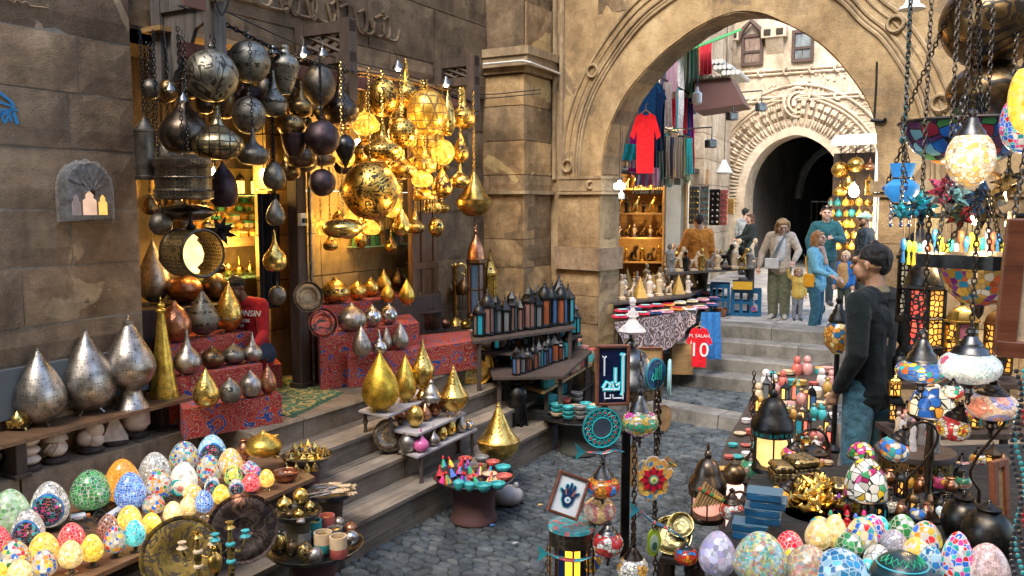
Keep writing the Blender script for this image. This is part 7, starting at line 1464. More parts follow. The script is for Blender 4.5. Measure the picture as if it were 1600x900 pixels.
for x,yb,w_,h_,m,l in((1120,905,58,78,'lilac','big lilac and white mosaic egg left on the front table'),(1187,920,84,92,'speck','very large pastel speckled egg on the front table'),(1233,872,42,44,'red','crimson mosaic egg behind the pastel speckled egg'),(1277,862,40,52,'cream','plain cream glowing egg beside the crimson egg'),(1303,858,38,56,'cream','tall pale yellow speckled egg beside the dolls'),(1281,838,36,32,'multi2','egg with coloured bands behind the cream egg'),(1262,925,74,76,'speck2','large sandy speckled egg at the bottom'),(1312,935,90,80,'bluesky','large sea blue mosaic egg at the bottom'),
 (1236,898,30,44,'multi','small dark multicoloured egg between the speckled eggs'),(1326,872,42,42,'greenw','dark green and white mosaic egg above the sea blue one'),(1345,866,48,60,'multi2','pale confetti egg with coloured spots'),(1362,850,38,48,'pinkmulti','pink and white egg with coloured flecks'),(1374,845,32,40,'turq','turquoise glass egg among the right hand eggs'),(1370,895,42,46,'white','icy white egg near the dark painted egg'),(1396,868,42,42,'silver','silver gritty egg among the front eggs'),(1409,852,44,50,'greenw','green and white patchwork egg'),(1445,870,48,58,'multi','yellow red patchwork egg by the bronze pots'),(1430,878,36,40,'dotorange','orange and white cracked egg'),(1453,905,40,54,'bluesky','blue white cracked egg in front'),(1355,915,34,44,'turq','bright cyan cracked egg at the bottom'),(1493,925,48,98,'pinkmulti','tall white egg with red petal band'),(1540,930,66,84,'ppl','dusty pink egg with a purple rosette')):
    egg(x,yb,w_,h_,E2[m],l,Z1,grp='mosaic eggs on the right front table')
o=egg(1407,935,96,76,paint('dark_painted_egg',(.01,.035,.04),.3),'very large dark egg painted with green diamonds and orange lines',Z1);q=pxm(o.location);o.rotation_euler=(0,0,0);r0=48*q;hb=76*q
def eggr(z):k=max(0,min(1,(z/hb-.1)/.9));return r0*(math.sin(math.pi*min(1,(.06+.94*k)))**.75 if k>.38 else 1)+.003
for zf,m_,rd,nm_ in((.62,paint('orange_line',(.7,.35,.03),.4),.003,'orange_line'),(.72,paint('cyan_dots',(.05,.5,.55),.4),.003,'cyan_line')):
    b=MB();pr_=prof('egg',96*q,hb*.91);
    rz=[r for r,z in pr_ if z>=zf*hb*.91][0];b.ring((0,0,zf*hb*.91+hb*.09),rz+.001,rd,40,5);b.build(nm_,m_,o)
b=MB()
for k in range(9):
    a=-math.pi+k*math.pi/8;zz=[.78,.9];R0=[[r for r,z in pr_ if z>=f*hb*.91][0]for f in(.76,.84,.92)];pts=[(a-.17,1),(a,0),(a+.17,1),(a,2)]
    b.tube([(math.cos(t_)*(R0[j]+.002),math.sin(t_)*(R0[j]+.002),(.76,.84,.92)[j]*hb*.91+hb*.09)for t_,j in pts],.0028,4,0,True)
b.build('green_diamonds',paint('green_line',(.03,.45,.2),.4),o)
for x,yb,w_,h_,l in((1503,840,62,74,'black bronze lidded pot with rows of pierced dots, rear one'),(1541,872,76,92,'black bronze lidded pot with rows of pierced dots, front larger one'),(1478,800,40,26,'flat dark metal dish behind the lidded pots')):pot('jar' if w_>50 else 'bowl',x,yb,w_,h_,Z1,metal('dark_pierced_pot',(.07,.065,.055),.28,'dots',1.1),l,'lidded_pot' if w_>50 else 'metal_dish')
# gold heap, carved chest, blue boxes, dolls, pan flutes
round_table(1276,800,104,Z1+.0,.9,'round lattice rimmed table heaped with little golden lamps',LACEG);rr=random.Random(77)
for i in range(34):
    k=i/34;a=i*2.4;rad=42*math.sqrt(k);x,y=1275+rad*math.cos(a),792+rad*.5*math.sin(a);z=Z1+.008+(1-k)*.08;p=atz(x,y-0,Z1);p.z=z;b=MB();b.tube([(-.045,0,.022),(-.015,0,.01),(.02,0,.014),(.055,0,.036)],[.005,.019,.017,.004],8);b.lathe([(.012,.024),(.009,.034),(.002,.046)],8);b.tube([(-.018,0,.01),(-.045,0,.02),(-.03,0,.035)],.002,4)
    o=b.build('genie_lamp',GOLDP,None,True,p);o.rotation_euler=(rr.uniform(-.3,.3),rr.uniform(-.3,.3),rr.uniform(0,6));tag(o,'tiny golden genie lamp in the heap on the lattice rimmed table','oil lamp','heap of golden genie lamps')
for i,(x,y,w_,h_,l)in enumerate(((1250,748,44,36,'carved brass chest behind the heap of golden lamps'),(1220,752,30,30,'smaller carved bone chest left of the brass chest'),(1310,790,24,40,'inlaid carved box standing right of the golden heap'))):
    p=atz(x,y,Z1);s=pxm(p);o=thing('carved_chest',l,'chest',p,.3-i*.3);b=MB();b.bbox(-w_/2*s,w_/2*s,-.06,.06,0,h_*.6*s,.004);b.build('chest_body',LACEG,o,False);b=MB();b.bbox(-w_/2*s*1.03,w_/2*s*1.03,-.063,.063,h_*.61*s,h_*s,.012);b.build('lid',LACEG,o,False)
BB=paint('blue_lacquer',(.01,.08,.17),.35,0,.6)
for i in range(6):p=atz(1192,838,Z1);s=pxm(p);b=MB();b.bbox(-.062,.062,-.045,.045,0,.025,.003);l_=MB();l_.bbox(-.063,.063,-.046,.046,.0255,.0285,.001);small('blue_box','blue lacquered flat box, '+ORD[i]+' from the bottom of the stack','box','stack of blue boxes',p+Vector(((i>3)*.01-(i<2)*.05+rr.uniform(-.01,.01),(i<2)*-.0,.0+i*.0295)),[('box_body',b,BB),('lid_edge',l_,paint('lid_edge',(.06,.14,.2),.4))],-.35)
for i in range(9):
    x,y=1297+(i%5)*13,826-(i//5)*26+(i%2)*5;p=atz(x,y,Z1);s=pxm(p);c=[(.7,.05,.2),(.05,.2,.45),(.6,.02,.03),(.75,.5,.04),(.05,.35,.25)][i%5];b=MB();b.lathe([(5.5*s,0),(5*s,4*s),(3.5*s,11*s),(4.2*s,16*s),(1.5*s,19*s)],12);h_=MB();h_.ball((0,0,22*s),3.6*s,10);c_=MB();c_.lathe([(3.6*s,23*s),(3*s,27*s),(1*s,30*s)],10);f_=MB();f_.tube([(-4*s,0,14*s),(-5.5*s,-2*s,9*s),(0,-4*s,8*s),(5.5*s,-2*s,9*s),(4*s,0,14*s)],1.3*s,6)
    small('costume_doll',['pink','blue','red','yellow','green'][i%5]+' costumed wooden doll, '+ORD[i]+' in the group beside the flower shade','doll','costumed wooden dolls',p,[('dress',b,paint('doll_%d'%(i%5),c,.4)),('head',h_,SAND),('hat',c_,paint('doll_%d'%((i+2)%5),tc[(i+4)%8],.4)),('arms',f_,paint('doll_%d'%(i%5),c,.4))],0)
for(x,y,l,sc_)in((1112,778,'brown bamboo pan flute with red woven bands resting near the bronze lantern',1.0),(1047,726,'small pan flute of bamboo pipes hanging behind the mandala hand',.55)):
    p=aty(x,y,3.15);q=pxm(p)*sc_;o=thing('pan_flute',l,'pan flute',p);o.rotation_euler=(0,.5,.3)
    for k in range(8):b=MB();b.tube([((k-4)*5.5*q,0,18*q-k*q),((k-4)*5.5*q,0,(-26+k*3.2)*q)],2.9*q,8);b.build('bamboo_pipe',WDY,o)
    b=MB();b.bbox(-27*q,20*q,-4*q,4*q,2*q,7*q,.002);b.build('woven_band',stripes('flute_band',[(.6,.05,.02),(.05,.3,.1),(.7,.4,.05)],50),o,False)
for(x,y,w_,l)in((1050,838,62,'gold metal dish leaning on the low stool behind the fish'),(1064,822,40,'smaller pale gold dish against the larger one')):p=aty(x,y,3.35);tray(0,0,w_,p,metal('pale_gold_dish',(.5,.42,.2),.25,'hammer',1),l,(math.radians(50),0,-.3))
low_table(((1030,872),(1085,880),(1100,858),(1045,850)),1.42,.0,'small wooden stool at the bottom centre',WDD)
table_lamp('jar',1147,795,34,0+40,0,BRZ,'bronze minaret lamp cap with frosted pink glass tube',p0=aty(1147,700+55,3.9),foot=False);p=aty(1147,830,3.9);q=pxm(p);o=thing('glass_tube_lamp','frosted pink and amber glass cylinder under the bronze minaret cap','lamp',p);b=MB();b.lathe([(13*q,0),(13*q,74*q),(12*q,75*q)],20);b.build('glass_tube',glow('pink_tube',(.9,.5,.4),.5,(.6,.4,.38)),o);b=MB();b.lathe([(15*q,-.02),(15*q,0)],16);b.build('foot',BRZ,o)
# leaded glass flower shade on stem
LS=mosaic('leaded_flower_glass',[WH,WH,(.75,.5,.04),(.7,.68,.6),(.04,.25,.1),WH,(.4,.02,.12)],34,(.02,.03,.03),.05,emit=.15,flower=0)
def shade(x,y0,y1,w,Y,m,lab,z=None,kd=0):
    p=aty(x,y1,Y);q=pxm(p);o=thing('leaded_lamp',lab,'table lamp',p);r=w*q/2;h=(y1-y0)*q;b=MB();b.lathe([(r*.97,0),(r,h*.1),(r*.97,h*.35),(r*.8,h*.65),(r*.5,h*.88),(r*.15,h)],28);b.build('glass_shade',m,o);b=MB();b.ring((0,0,0),r*.98,.006,30,5);b.lathe([(r*.16,h),(r*.1,h*1.08),(.004,h*1.14)],12);b.build('metal_trim',BRZP,o)
    b=MB();zt=(z or Z1)-p.z;b.lathe([(r*.6,zt),(r*.6,zt+.012),(.02,zt+.03),(.012,zt+.06),(.02,min(-.01,zt*.5)),(.01,0)],20);b.build('stem',BRZP,o);return o
shade(1352,714,776,65,3.15,LS,'white leaded glass lamp with yellow and purple flowers over the dolls');shade(1346,690,714,40,3.6,mosaic('leaded_small',[YE,WH,GR,PK],40,(.02,.02,.02),.06,emit=.15),'small leaded glass lamp just behind the white flower lamp')
shade(1455,598,648,68,3.4,mosaic('leaded_tulip',[(.7,.6,.4),(.75,.68,.5),(.02,.1,.35),(.7,.3,.04),(.02,.12,.4)],24,(.03,.025,.02),.04,emit=.3),'cream leaded glass lamp with orange tulips and a blue brown rim',Z1)
round_table(1430,702,118,Z1+.12,.95,'round carved table with lattice rim carrying white robed figurines',LACEG)
for i,(x,y,h_,m,l)in enumerate(((1408,700,56,WSK,'tall white robed figurine with raised arm'),(1425,704,52,WSK,'white robed musician figurine in the middle'),(1402,690,50,SAND,'cream robed figurine in the rear'),(1452,700,40,PINK,'small brown clay figurine'),(1462,706,46,GREY,'grey metal horse like figurine'),(1440,694,44,GREY,'grey patterned figurine behind'))):
    p=atz(x,y,Z1+.12);s=pxm(p);b=MB();b.lathe([(7*s,0),(6*s,10*s),(4*s,h_*.5*s),(5*s,h_*.7*s),(2*s,h_*.8*s)],12);b.tube([(0,0,h_*.72*s),(6*s,-2*s,h_*.6*s),(5*s,-4*s,h_*(.45 if i else .95)*s)],1.8*s,6);h2_=MB();h2_.ball((0,0,h_*.9*s),3.6*s,10);small('robed_figurine',l+' on the round carved table','figurine',None,p,[('robe',b,m),('head',h2_,PINK if m is WSK else m)])
# small souvenirs on the lower stall
rr=random.Random(19);kc=[('turquoise',TURQ),('rose',ROSE),('cream',CREM),('pink',PINK),('ochre',OCH),('white',WSK)]
for r_ in range(9):
    y=588+r_*18.5;xl=1196-(y-590)*.5;n=int((1312-xl)/15)
    for i in range(min(n,12)):
        x=xl+6+i*15+rr.uniform(-3,3);p=atz(x,y-i*.8,Z2);s=pxm(p);k=rr.randrange(6);c,m=kc[rr.randrange(6)];L='%s %s, %s from the left in the %s row of the souvenir stall';G='small souvenirs on the lower stall';w_=rr.uniform(6,9)*s*1.15
        if r_<2:k=[2,0,5][rr.randrange(3)]
        if x<xl+40 and r_>3:k=0
        if k in(1,3):lantern(x,y,15,rr.uniform(30,48),Z2,[BLK,BRZP,GOLDE][rr.randrange(3)],[pnm[pk_[rr.randrange(5)]],glow('souv_%d'%(i%3),[(1,.5,.1),(.9,.15,.1),(.9,.7,.4)][i%3],.5,[(.6,.3,.1),(.5,.05,.05),(.6,.5,.3)][i%3])],L%(['tiny','little'][k==3],'lantern',ORD[i],ORD[r_]),4 if k==1 else 6,grp=G,roof=['dome','cone'][i%2])
        elif k==0:
            for j in range(rr.randrange(1,4)):b=MB();b.lathe([(w_*.5,0),(w_,w_*.35),(w_*1.02,w_*.5),(w_*.9,w_*.5),(w_*.4,w_*.2)],14);o=b.build('stone_dish',m,None,True,p+Vector((0,0,j*w_*.3)));tag(o,(L%(c,'dish pile, '+['lowest','middle','top'][j]+' dish',ORD[i],ORD[r_])).replace(' of the souvenir stall',' of the stall').replace(' in the ',' in ').replace(' from the left',' from left'),'dish',G)
        elif k==2:b=MB();b.lathe([(w_*.6,0),(w_*.9,w_*.8),(w_*.7,w_*1.6),(w_*.5,w_*1.8)],12);h_=MB();h_.ball((0,0,w_*2.3),w_*.6,10,sz=1.2);small('stone_bust',L%(c,'stone head',ORD[i],ORD[r_]),'bust',G,p,[('shoulders',b,m),('head',h_,m)])
        elif k==4:b=MB();b.lathe(prof('vase',w_*1.6,w_*3.2),14);h_=MB();h_.ring((0,0,w_*3.2),w_*.5,w_*.1,12,4);small('little_vase',L%(c,'vase',ORD[i],ORD[r_]),'vase',G,p,[('vase_body',b,m),('rim',h_,GOLDE)])
        else:b=MB();b.lathe([(w_*.9,0),(w_,w_*.2),(w_,w_*1.2),(w_*.8,w_*1.2)],14);h_=MB();h_.lathe([(w_*1.02,w_*1.21),(w_*.9,w_*1.5),(w_*.2,w_*1.6)],14);small('round_box',L%(c,'round box',ORD[i],ORD[r_]),'round box',G,p,[('box_body',b,m),('lid',h_,kc[(k+i)%6][1])])
# brown leather-like mosaic egg left of the man, painted panels
p=aty(1308,552,5.4);q=pxm(p);o=thing('amber_lantern','amber glass lantern with black dome standing left of the man in black','lantern',p);b=MB();b.lathe([(8*q,0),(20*q,14*q),(22*q,30*q),(18*q,44*q),(10*q,52*q)],20);b.build('mosaic_glass',mosaic('amber_jewel',[(.5,.2,.03),(.6,.35,.1),(.02,.1,.2),(.6,.5,.2),(.5,.2,.03)],30,(.25,.1,.02),.06,emit=.1),o);b=MB();b.T=Matrix.Translation((0,0,50*q));capp(b,15*q,40*q);b.build('dome_cap',BLK,o);b=MB();zz=Z2-p.z;b.lathe([(12*q,zz),(12*q,zz+.02),(4*q,zz+.05),(4*q,2*q)],14);b.build('stand',BLK,o)
# ---------------- hanging over the right stall ----------------
b3=(aty(1540,60,4.0));hang_lamp('globe',1545,-40,108,150,4.0,metal('huge_brass',(.32,.2,.09),.26,'swirl',.7),'huge engraved brass ball lamp, upper part of the double one at the top right',fin_h=.05,top=4.6);hang_lamp('disc',1545,100,192,128,4.02,metal('huge_brass',(.32,.2,.09),.26,'swirl',.7),'dark bulging lower brass bowl hanging beneath the huge ball',fin_h=.02,top=3.2)
def gbowl(x,y0,y1,w,Y,m,lab,top):p=aty(x,y1,Y);q=pxm(p);o=thing('hanging_glass_bowl',lab,'hanging lamp',p);r=w*q/2;h=(y1-y0)*q;b=MB();b.lathe([(r*.1,0),(r*.45,h*.08),(r*.75,h*.35),(r*.93,h*.7),(r,h),(r*.98,h),(r*.9,h*.7),(r*.4,h*.15)],40);b.build('leaded_bowl',m,o);b=MB();b.ring((0,0,h),r,.008,40,5);b.lathe([(r*.12,-.0),(r*.1,-.03),(.005,-.05)],12);b.build('metal_rim',BRZP,o);[MB().chain((math.cos(a)*r*.97,math.sin(a)*r*.97,h),(math.cos(a)*r*.1,math.sin(a)*r*.1,top-p.z),.03,.003).build('chain',BRZP,o)for a in(.5,2.6,4.4)];return o
gbowl(1508,192,260,196,3.9,mosaic('leaded_bowl_glass',[(.02,.12,.45),(.25,.55,.6),(.3,.02,.04),(.6,.25,.03),(.05,.2,.06),(.02,.1,.4),(.12,.03,.12)],15,(.015,.015,.015),.04,emit=.06),'wide leaded stained glass bowl in blue red and orange hanging at the right',3.9)
gbowl(1530,412,478,126,3.3,mosaic('tile_bowl_glass',[(.6,.35,.05),(.65,.4,.1),(.6,.1,.03),(.02,.2,.35),(.6,.35,.05),(.65,.6,.5),(.2,.03,.2)],34,(.4,.3,.15),.05,emit=.08),'ochre mosaic bowl lamp with coloured triangles under the black board',2.9)
p=aty(1514,245,3.0);q=pxm(p);o=tlamp(1516,170,207,287,287,72,3.0,mosaic('white_scale_glass',[(.85,.68,.5),(.8,.62,.42),(.85,.5,.15),(.85,.72,.55)],60,(.4,.3,.2),.06,emit=.5,warm=1),'glowing white mosaic acorn lamp hanging before the stained glass bowl',CAPM,3.9);lamp(aty(1516,245,2.75),.8,(1,.8,.55),.05)
tlamp(1606,80,104,205,205,56,2.9,EM['yellow'],'yellow mosaic glass lamp cut by the right picture edge',CAPM,3.9);tlamp(1596,140,150,235,235,62,3.2,EM['pinkmulti'],'dark blue and white mosaic ball behind the yellow one',CAPM,3.8)
p=aty(1408,316,3.9);q=pxm(p);o=thing('blue_glass_lamp','blue painted glass mosque lamp hanging on three chains','hanging lamp',p);b=MB();b.lathe([(12*q,0),(25*q,14*q),(25*q,26*q),(13*q,36*q),(15*q,42*q),(19*q,60*q),(17*q,60*q),(11*q,40*q)],24);b.build('glass_body',glow('blue_lamp_glass',(.03,.2,.5),.25,(.03,.2,.45)),o);b=MB();b.ring((0,0,37*q),13.5*q,1.5*q,20,5);b.lathe([(13*q,-1*q),(12*q,-5*q),(3*q,-7*q)],16);b.build('brass_band',BRZ,o)
for a in(.3,2.4,4.5):b=MB();b.chain((math.cos(a)*24*q,math.sin(a)*24*q,24*q),(0,0,92*q),.03,.003);b.build('chain',BRZP,o);b=MB();b.ball((math.cos(a)*26*q,math.sin(a)*26*q,22*q),4*q,8);b.build('handle',paint('blue_handle',(.02,.08,.3),.2),o);b=MB();b.chain((math.cos(a)*16*q,math.sin(a)*10*q,0),(math.cos(a)*16*q,math.sin(a)*10*q,-34*q),.03,.003);b.ball((math.cos(a)*16*q,math.sin(a)*10*q,-36*q),3*q,8);b.build('drop_bead',paint('blue_handle',(.02,.08,.3),.2),o)
b=MB();b.ball((0,0,96*q),7*q,12);b.chain((0,0,102*q),(0,0,3.9-p.z),.03,.003);b.build('top_ball',paint('teal_ball',(.02,.15,.18),.3),o)
for i,(x,y,r_,Y,ms,l)in enumerate(((1482,300,38,3.4,((.3,.6,.55),(.6,.06,.1),(.6,.55,.45)),'pink white and turquoise pierced metal star lantern'),(1440,322,30,3.5,((.03,.4,.45),(.02,.2,.3)),'turquoise framed star lantern with red dots'),(1408,330,18,3.6,((.03,.4,.45),(.05,.3,.35)),'small turquoise star lantern under the blue glass lamp'),(1535,318,42,3.7,((.2,.12,.05),(.03,.08,.15),(.35,.2,.05)),'bronze star lantern with blue diamonds'),(1500,335,26,3.45,((.45,.03,.03),(.1,.15,.08),(.5,.05,.02)),'red and green spiked star lantern'),(1575,285,30,3.8,((.25,.16,.05),(.4,.25,.08)),'brown brass star lantern at the right edge'))):
    p=aty(x,y,Y);q=pxm(p);b=MB();star(b,r_*q,r_*q*.42,14,list(range(len(ms))));o=b.build('star_lantern',[mosaic('star%d_%d'%(i,k),[c,c,tuple(min(1,v*1.4)for v in c),(.02,.02,.03)],60,tuple(v*.6 for v in c),.06,emit=.06)for k,c in enumerate(ms)],None,False,p);tag(o,l,'star lantern');b=MB();b.chain((0,0,r_*q*.8),(0,0,3.7-p.z),.03,.003);c=b.build('chain',BRZP,o)
# black board on chains, charms behind, star warm bulbs
p=aty(1520,408,3.2);q=pxm(p);o=thing('hanging_board_shelf','thick black board hanging on chains with upright steel bolts','shelf',p);b=MB();b.prism([(-92*q,-.02),(-20*q,-.22),(75*q,-.22),(80*q,.12),(-70*q,.1)],-.02,.03);b.build('board',BLK,o,False)
for x,y in((40,-.1),(60,0)):b=MB();b.tube([(x*q,y,.03),(x*q,y,.12)],.008,8);b.lathe([(.001,0),(.02,.0)],6)if 0 else None;b.build('steel_bolt',CAPM,o)
for x,y in((-62,-.02),(12,-.17)):b=MB();b.chain((x*q,y,.03),((x+40)*q,y+.05,.62),.035,.0035);b.build('chain',CAPM,o)
rr=random.Random(5);cl_=[(.02,.15,.45),(.4,.5,.05),(.7,.45,.05),(.02,.35,.35),(.3,.3,.45),(.5,.1,.05)];cnm=['blue','lime','amber','turquoise','lavender','rust']
for i in range(22):
    x=1412+i*8.2;y=365+rr.uniform(0,25);p=aty(x,y,4.3);q=pxm(p);c=cl_[i%6];b=MB();b.lathe([(3*q,-10*q),(4.5*q,-3*q),(4*q,5*q),(1*q,8*q)],8);t_=MB();t_.tube([(0,0,-10*q),(0,0,-30*q)],[1.5*q,3.2*q],6);s_=MB();s_.tube([(0,0,8*q),(0,0,aty(x,338,4.3).z-p.z)],1*q,4)
    small('hanging_charm','%s glass charm with tassel, %s one of its colour along the lamp rail'%(cnm[i%6],ORD[i//6]),'charm','charms hanging on the rail',p,[('charm_body',b,glow('charm_%d'%(i%6),c,.08,c)),('tassel',t_,cloth('tassel_c%d'%(i%6),c)),('string',s_,CORD)])
a,c=aty(1405,337,4.3),aty(1600,337,4.3);b=MB();b.tube([a,c],.015,6);tag(b.build('rail',BLK),'black metal rail from which the glass charms hang','rail')
for i,(x,y,Y,pw)in enumerate(((1525,343,4.1,5),(1450,330,4.2,3),(1580,350,4.0,3))):p=aty(x,y,Y);o=thing('warm_bulb','small glowing bulb, '+ORD[i]+' above the row of charms','bulb',p);b=MB();b.ball((0,0,0),.028,10);b.build('glass_bulb',BULB,o);b=MB();b.lathe([(.018,.02),(.018,.06),(.004,.065)],10);b.build('socket',CORD,o);lamp(p+Vector((0,-.08,-.03)),pw,(1,.65,.3),.03)
RP=mosaic('red_lit_fret',[(.75,.06,.04),(.7,.1,.05)],36,(.01,.01,.01),.17,emit=.8);YP=mosaic('yellow_lit_fret',[(.9,.45,.08),(.85,.35,.05)],36,(.02,.01,.01),.15,emit=.9)
lantern(1431,500,62,168,0,BLKD,[mosaic('pale_fret',[(.6,.52,.35),(.55,.5,.35)],34,(.01,.01,.01),.17,emit=.05),paint('grey_pane',(.35,.37,.36),.2)],'tall black domed lantern with pale fretwork panes behind the red one',rows=2,p0=aty(1431,505,4.5));lantern(1442,545,66,168,0,BLKD,[RP,YP,RP],'black domed lantern with glowing red and yellow panes',rows=2,p0=aty(1442,550,4.2));lantern(1398,618,24,34,0,GOLDP,YP,'small golden lantern with lit panes beside the man in black',p0=aty(1398,618,4.4),n=4)
lantern(1502,562,50,96,0,GOLDE,[paint('purple_pane',(.3,.03,.3),.2),pnm['turquoise'],YP,paint('pink_pane2',(.5,.15,.2),.2)],'gold framed lantern with purple and pink glass behind the white lamp',p0=aty(1500,560,4.0),rows=2);lantern(1570,560,40,90,0,BRZ,[YP,pnm['turquoise']],'bronze lantern with yellow and turquoise glass beside the wooden frame',p0=aty(1556,560,4.1),rows=2)
shelf_=thing('goods_shelf','dark wooden shelving behind the right hand lamps','shelf',aty(1480,640,5.0))
for z in(-.0,-.5):b=MB();b.box(-.3,1.0,-.3,.15,z-.03,z);b.build('shelf_board',WDD,shelf_,False)
for x in(-.3,.97):b=MB();b.box(x,x+.03,.05,.1,-.8,.0);b.build('upright',WDD,shelf_,False)
rr=random.Random(52);FK=list(FL)
for j in range(3):
    for i in range(9):
        x=1400+i*21+rr.uniform(-6,6);y=[590,665,742][j]+rr.uniform(-8,8);Y=[4.9,4.4,3.9][j];L='%s, %s from the left in the %s row behind the big lamps';W3=['upper','middle','lower'][j];k=rr.randrange(3);c=pk_[rr.randrange(5)]
        if k==0:lantern(x,y,24,50,0,[BLK,BRZ,GOLDE][rr.randrange(3)],[pnm[c],YP],L%(c+' paned lantern',ORD[i],W3),6,p0=aty(x,y,Y),grp='goods packed behind the big lamps',roof=['dome','cone'][i%2])
        elif k==1:tlamp(x,y-42,y-30,y-10,y,26,Y,FK[rr.randrange(len(FK))],L%('little mosaic globe lamp',ORD[i],W3),CAPD,None,'table lamp',grp='goods packed behind the big lamps')
        else:table_lamp(['jar','vase','squat'][i%3],x,y,24,rr.uniform(28,44),0,[BRZ,GOLDE,BLKD,COP][rr.randrange(4)],L%(['jar shaped','vase shaped','squat'][i%3]+' metal vessel',ORD[i],W3),p0=aty(x,y,Y),cat='vessel',nm='metal_vessel',grp='goods packed behind the big lamps',seg=16)
for j,(Y,zz)in enumerate(((4.9,590),(4.4,665))):p0_=aty(1385,zz+4,Y);p1_=aty(1600,zz+4,Y);b=MB();b.box(0,p1_.x-p0_.x,-.12,.14,-.03,0);o=thing('display_plank',['upper plank carrying small lamps behind the big lamps','lower plank carrying small lamps behind the big lamps'][j],'plank',p0_);b.build('board',WDD,o,False);[MB().box(x,x+.03,.1,.13,.85-p0_.z,-.03).build('upright',WDD,o,False)for x in(.02,p1_.x-p0_.x-.05)]
for i in range(20):
    x=1375+(i%10)*15+rr.uniform(-5,5);y=(812,770)[i//10]+rr.uniform(-8,8);L='%s, %s from the left in the %s row beside the lidded pots';W3=['near','far'][i//10]
    if i%3==0:lantern(x,y,20,42,Z1,[BLK,BRZ][i%2],[pnm[pk_[i%5]],YP],L%('small lit lantern',ORD[i%10],W3),6,grp='goods beside the lidded pots')
    elif i%3==1:tlamp(x,y-38,y-28,y-8,y,25,atz(x,y,Z1).y,FK[(i*5)%len(FK)],L%('little mosaic lamp',ORD[i%10],W3),CAPD,None,'table lamp',grp='goods beside the lidded pots')
    else:table_lamp(['jar','vase'][i%2],x,y,20,32,Z1,[BRZ,GOLDE,COP][i%3],L%(['dark jar','metal vase'][i%2],ORD[i%10],W3),cat='vessel',nm='metal_vessel',grp='goods beside the lidded pots',seg=16)
# frames, necklaces at the right edge, upper fixtures
p=aty(1598,448,2.5);q=pxm(p);o=thing('mirror_in_frame','heavy dark wooden frame with a pale panel cut by the right edge','frame',p);o.rotation_euler=(0,.04,-.35);b=MB();b.bbox(-30*q,-2*q,-.02,.03,-108*q,105*q,.004);b.build('side_rail',WDF,o,False);b=MB();b.bbox(-30*q,120*q,-.022,.028,-112*q,-86*q,.004);b.build('bottom_rail',WDF,o,False);b=MB();b.box(-3*q,120*q,0,.01,-86*q,105*q);b.build('panel',SAND,o,False)
p=atz(1558,850,Z1);picture(1562,768,40,100,3.0,'brown wooden picture frame standing behind the lidded pots',WDY,rot=(-.1,0,.5),fw=.3)
for i in range(5):
    x=1588+i*5;b=MB();p=aty(x,580,2.3);rr=random.Random(i);P=[aty(x+8*math.sin(k*.35+i),580+k*9,2.3+i*.03)for k in range(40)]
    for v in P:b.ball(v-p,.007,6)
    o=b.build('bead_necklace',[paint('dark_bead',(.03,.03,.035),.3),TURQ,paint('dark_bead',(.03,.03,.035),.3),paint('red_bead',(.6,.02,.02),.4),paint('dark_bead',(.03,.03,.035),.3)][i],None,True,p);tag(o,['dark bead strand nearest the wooden frame','turquoise bead strand at the right edge','dark bead strand right of the turquoise one','red bead strand at the right edge','outermost dark bead strand at the right edge'][i],'necklace')
p=aty(1425,12,6.5);q=pxm(p);o=thing('ceiling_fixture','white enamel lamp fixture hanging at the top of the arch','lamp fixture',p);b=MB();b.lathe([(20*q,-3*q),(19*q,1*q),(12*q,5*q),(9*q,14*q),(5*q,22*q)],20);b.build('enamel_shade',WHT,o);b=MB();b.chain((0,0,22*q),(0,0,1.2));b.build('chain',BLK,o)
# ---------------- people ----------------
def blob(name,parts,m,par,vox=.012,sm=3):  # parts: (points, radii[, flatten]) fused into one skin
    b=MB()
    for pt in parts:
        P=[Vector(p)for p in pt[0]];rs=pt[1]if isinstance(pt[1],(list,tuple))else[pt[1]]*len(P)
        if len(P)==1:b.ball(P[0],1,16,sx=rs[0],sy=rs[1],sz=rs[2]);continue
        Q=[];rr_=[]
        for i in range(len(P)-1):
            for k in range(5):t=k/5;Q.append(P[i].lerp(P[i+1],t));rr_.append(rs[i]+(rs[i+1]-rs[i])*t)
        Q.append(P[-1]);rr_.append(rs[-1]);b.tube(Q,rr_,12,0,False,pt[2]if len(pt)>2 else 1.0);b.ball(P[0],rs[0]*.98,10);b.ball(P[-1],rs[-1]*.98,10)
    o=b.build(name,m,None);md=o.modifiers.new('r','REMESH');md.mode='VOXEL';md.voxel_size=vox;s=o.modifiers.new('s','SMOOTH');s.iterations=sm;s.factor=.5
    dg=bpy.context.evaluated_depsgraph_get();me=bpy.data.meshes.new_from_object(o.evaluated_get(dg));me.materials.clear();me.materials.append(m);me.shade_smooth();old=o.data;o.modifiers.clear();o.data=me;bpy.data.meshes.remove(old);o.parent=par;return o
SKL={'fair':(.55,.34,.25),'tan':(.36,.2,.12),'dark':(.14,.07,.04)}
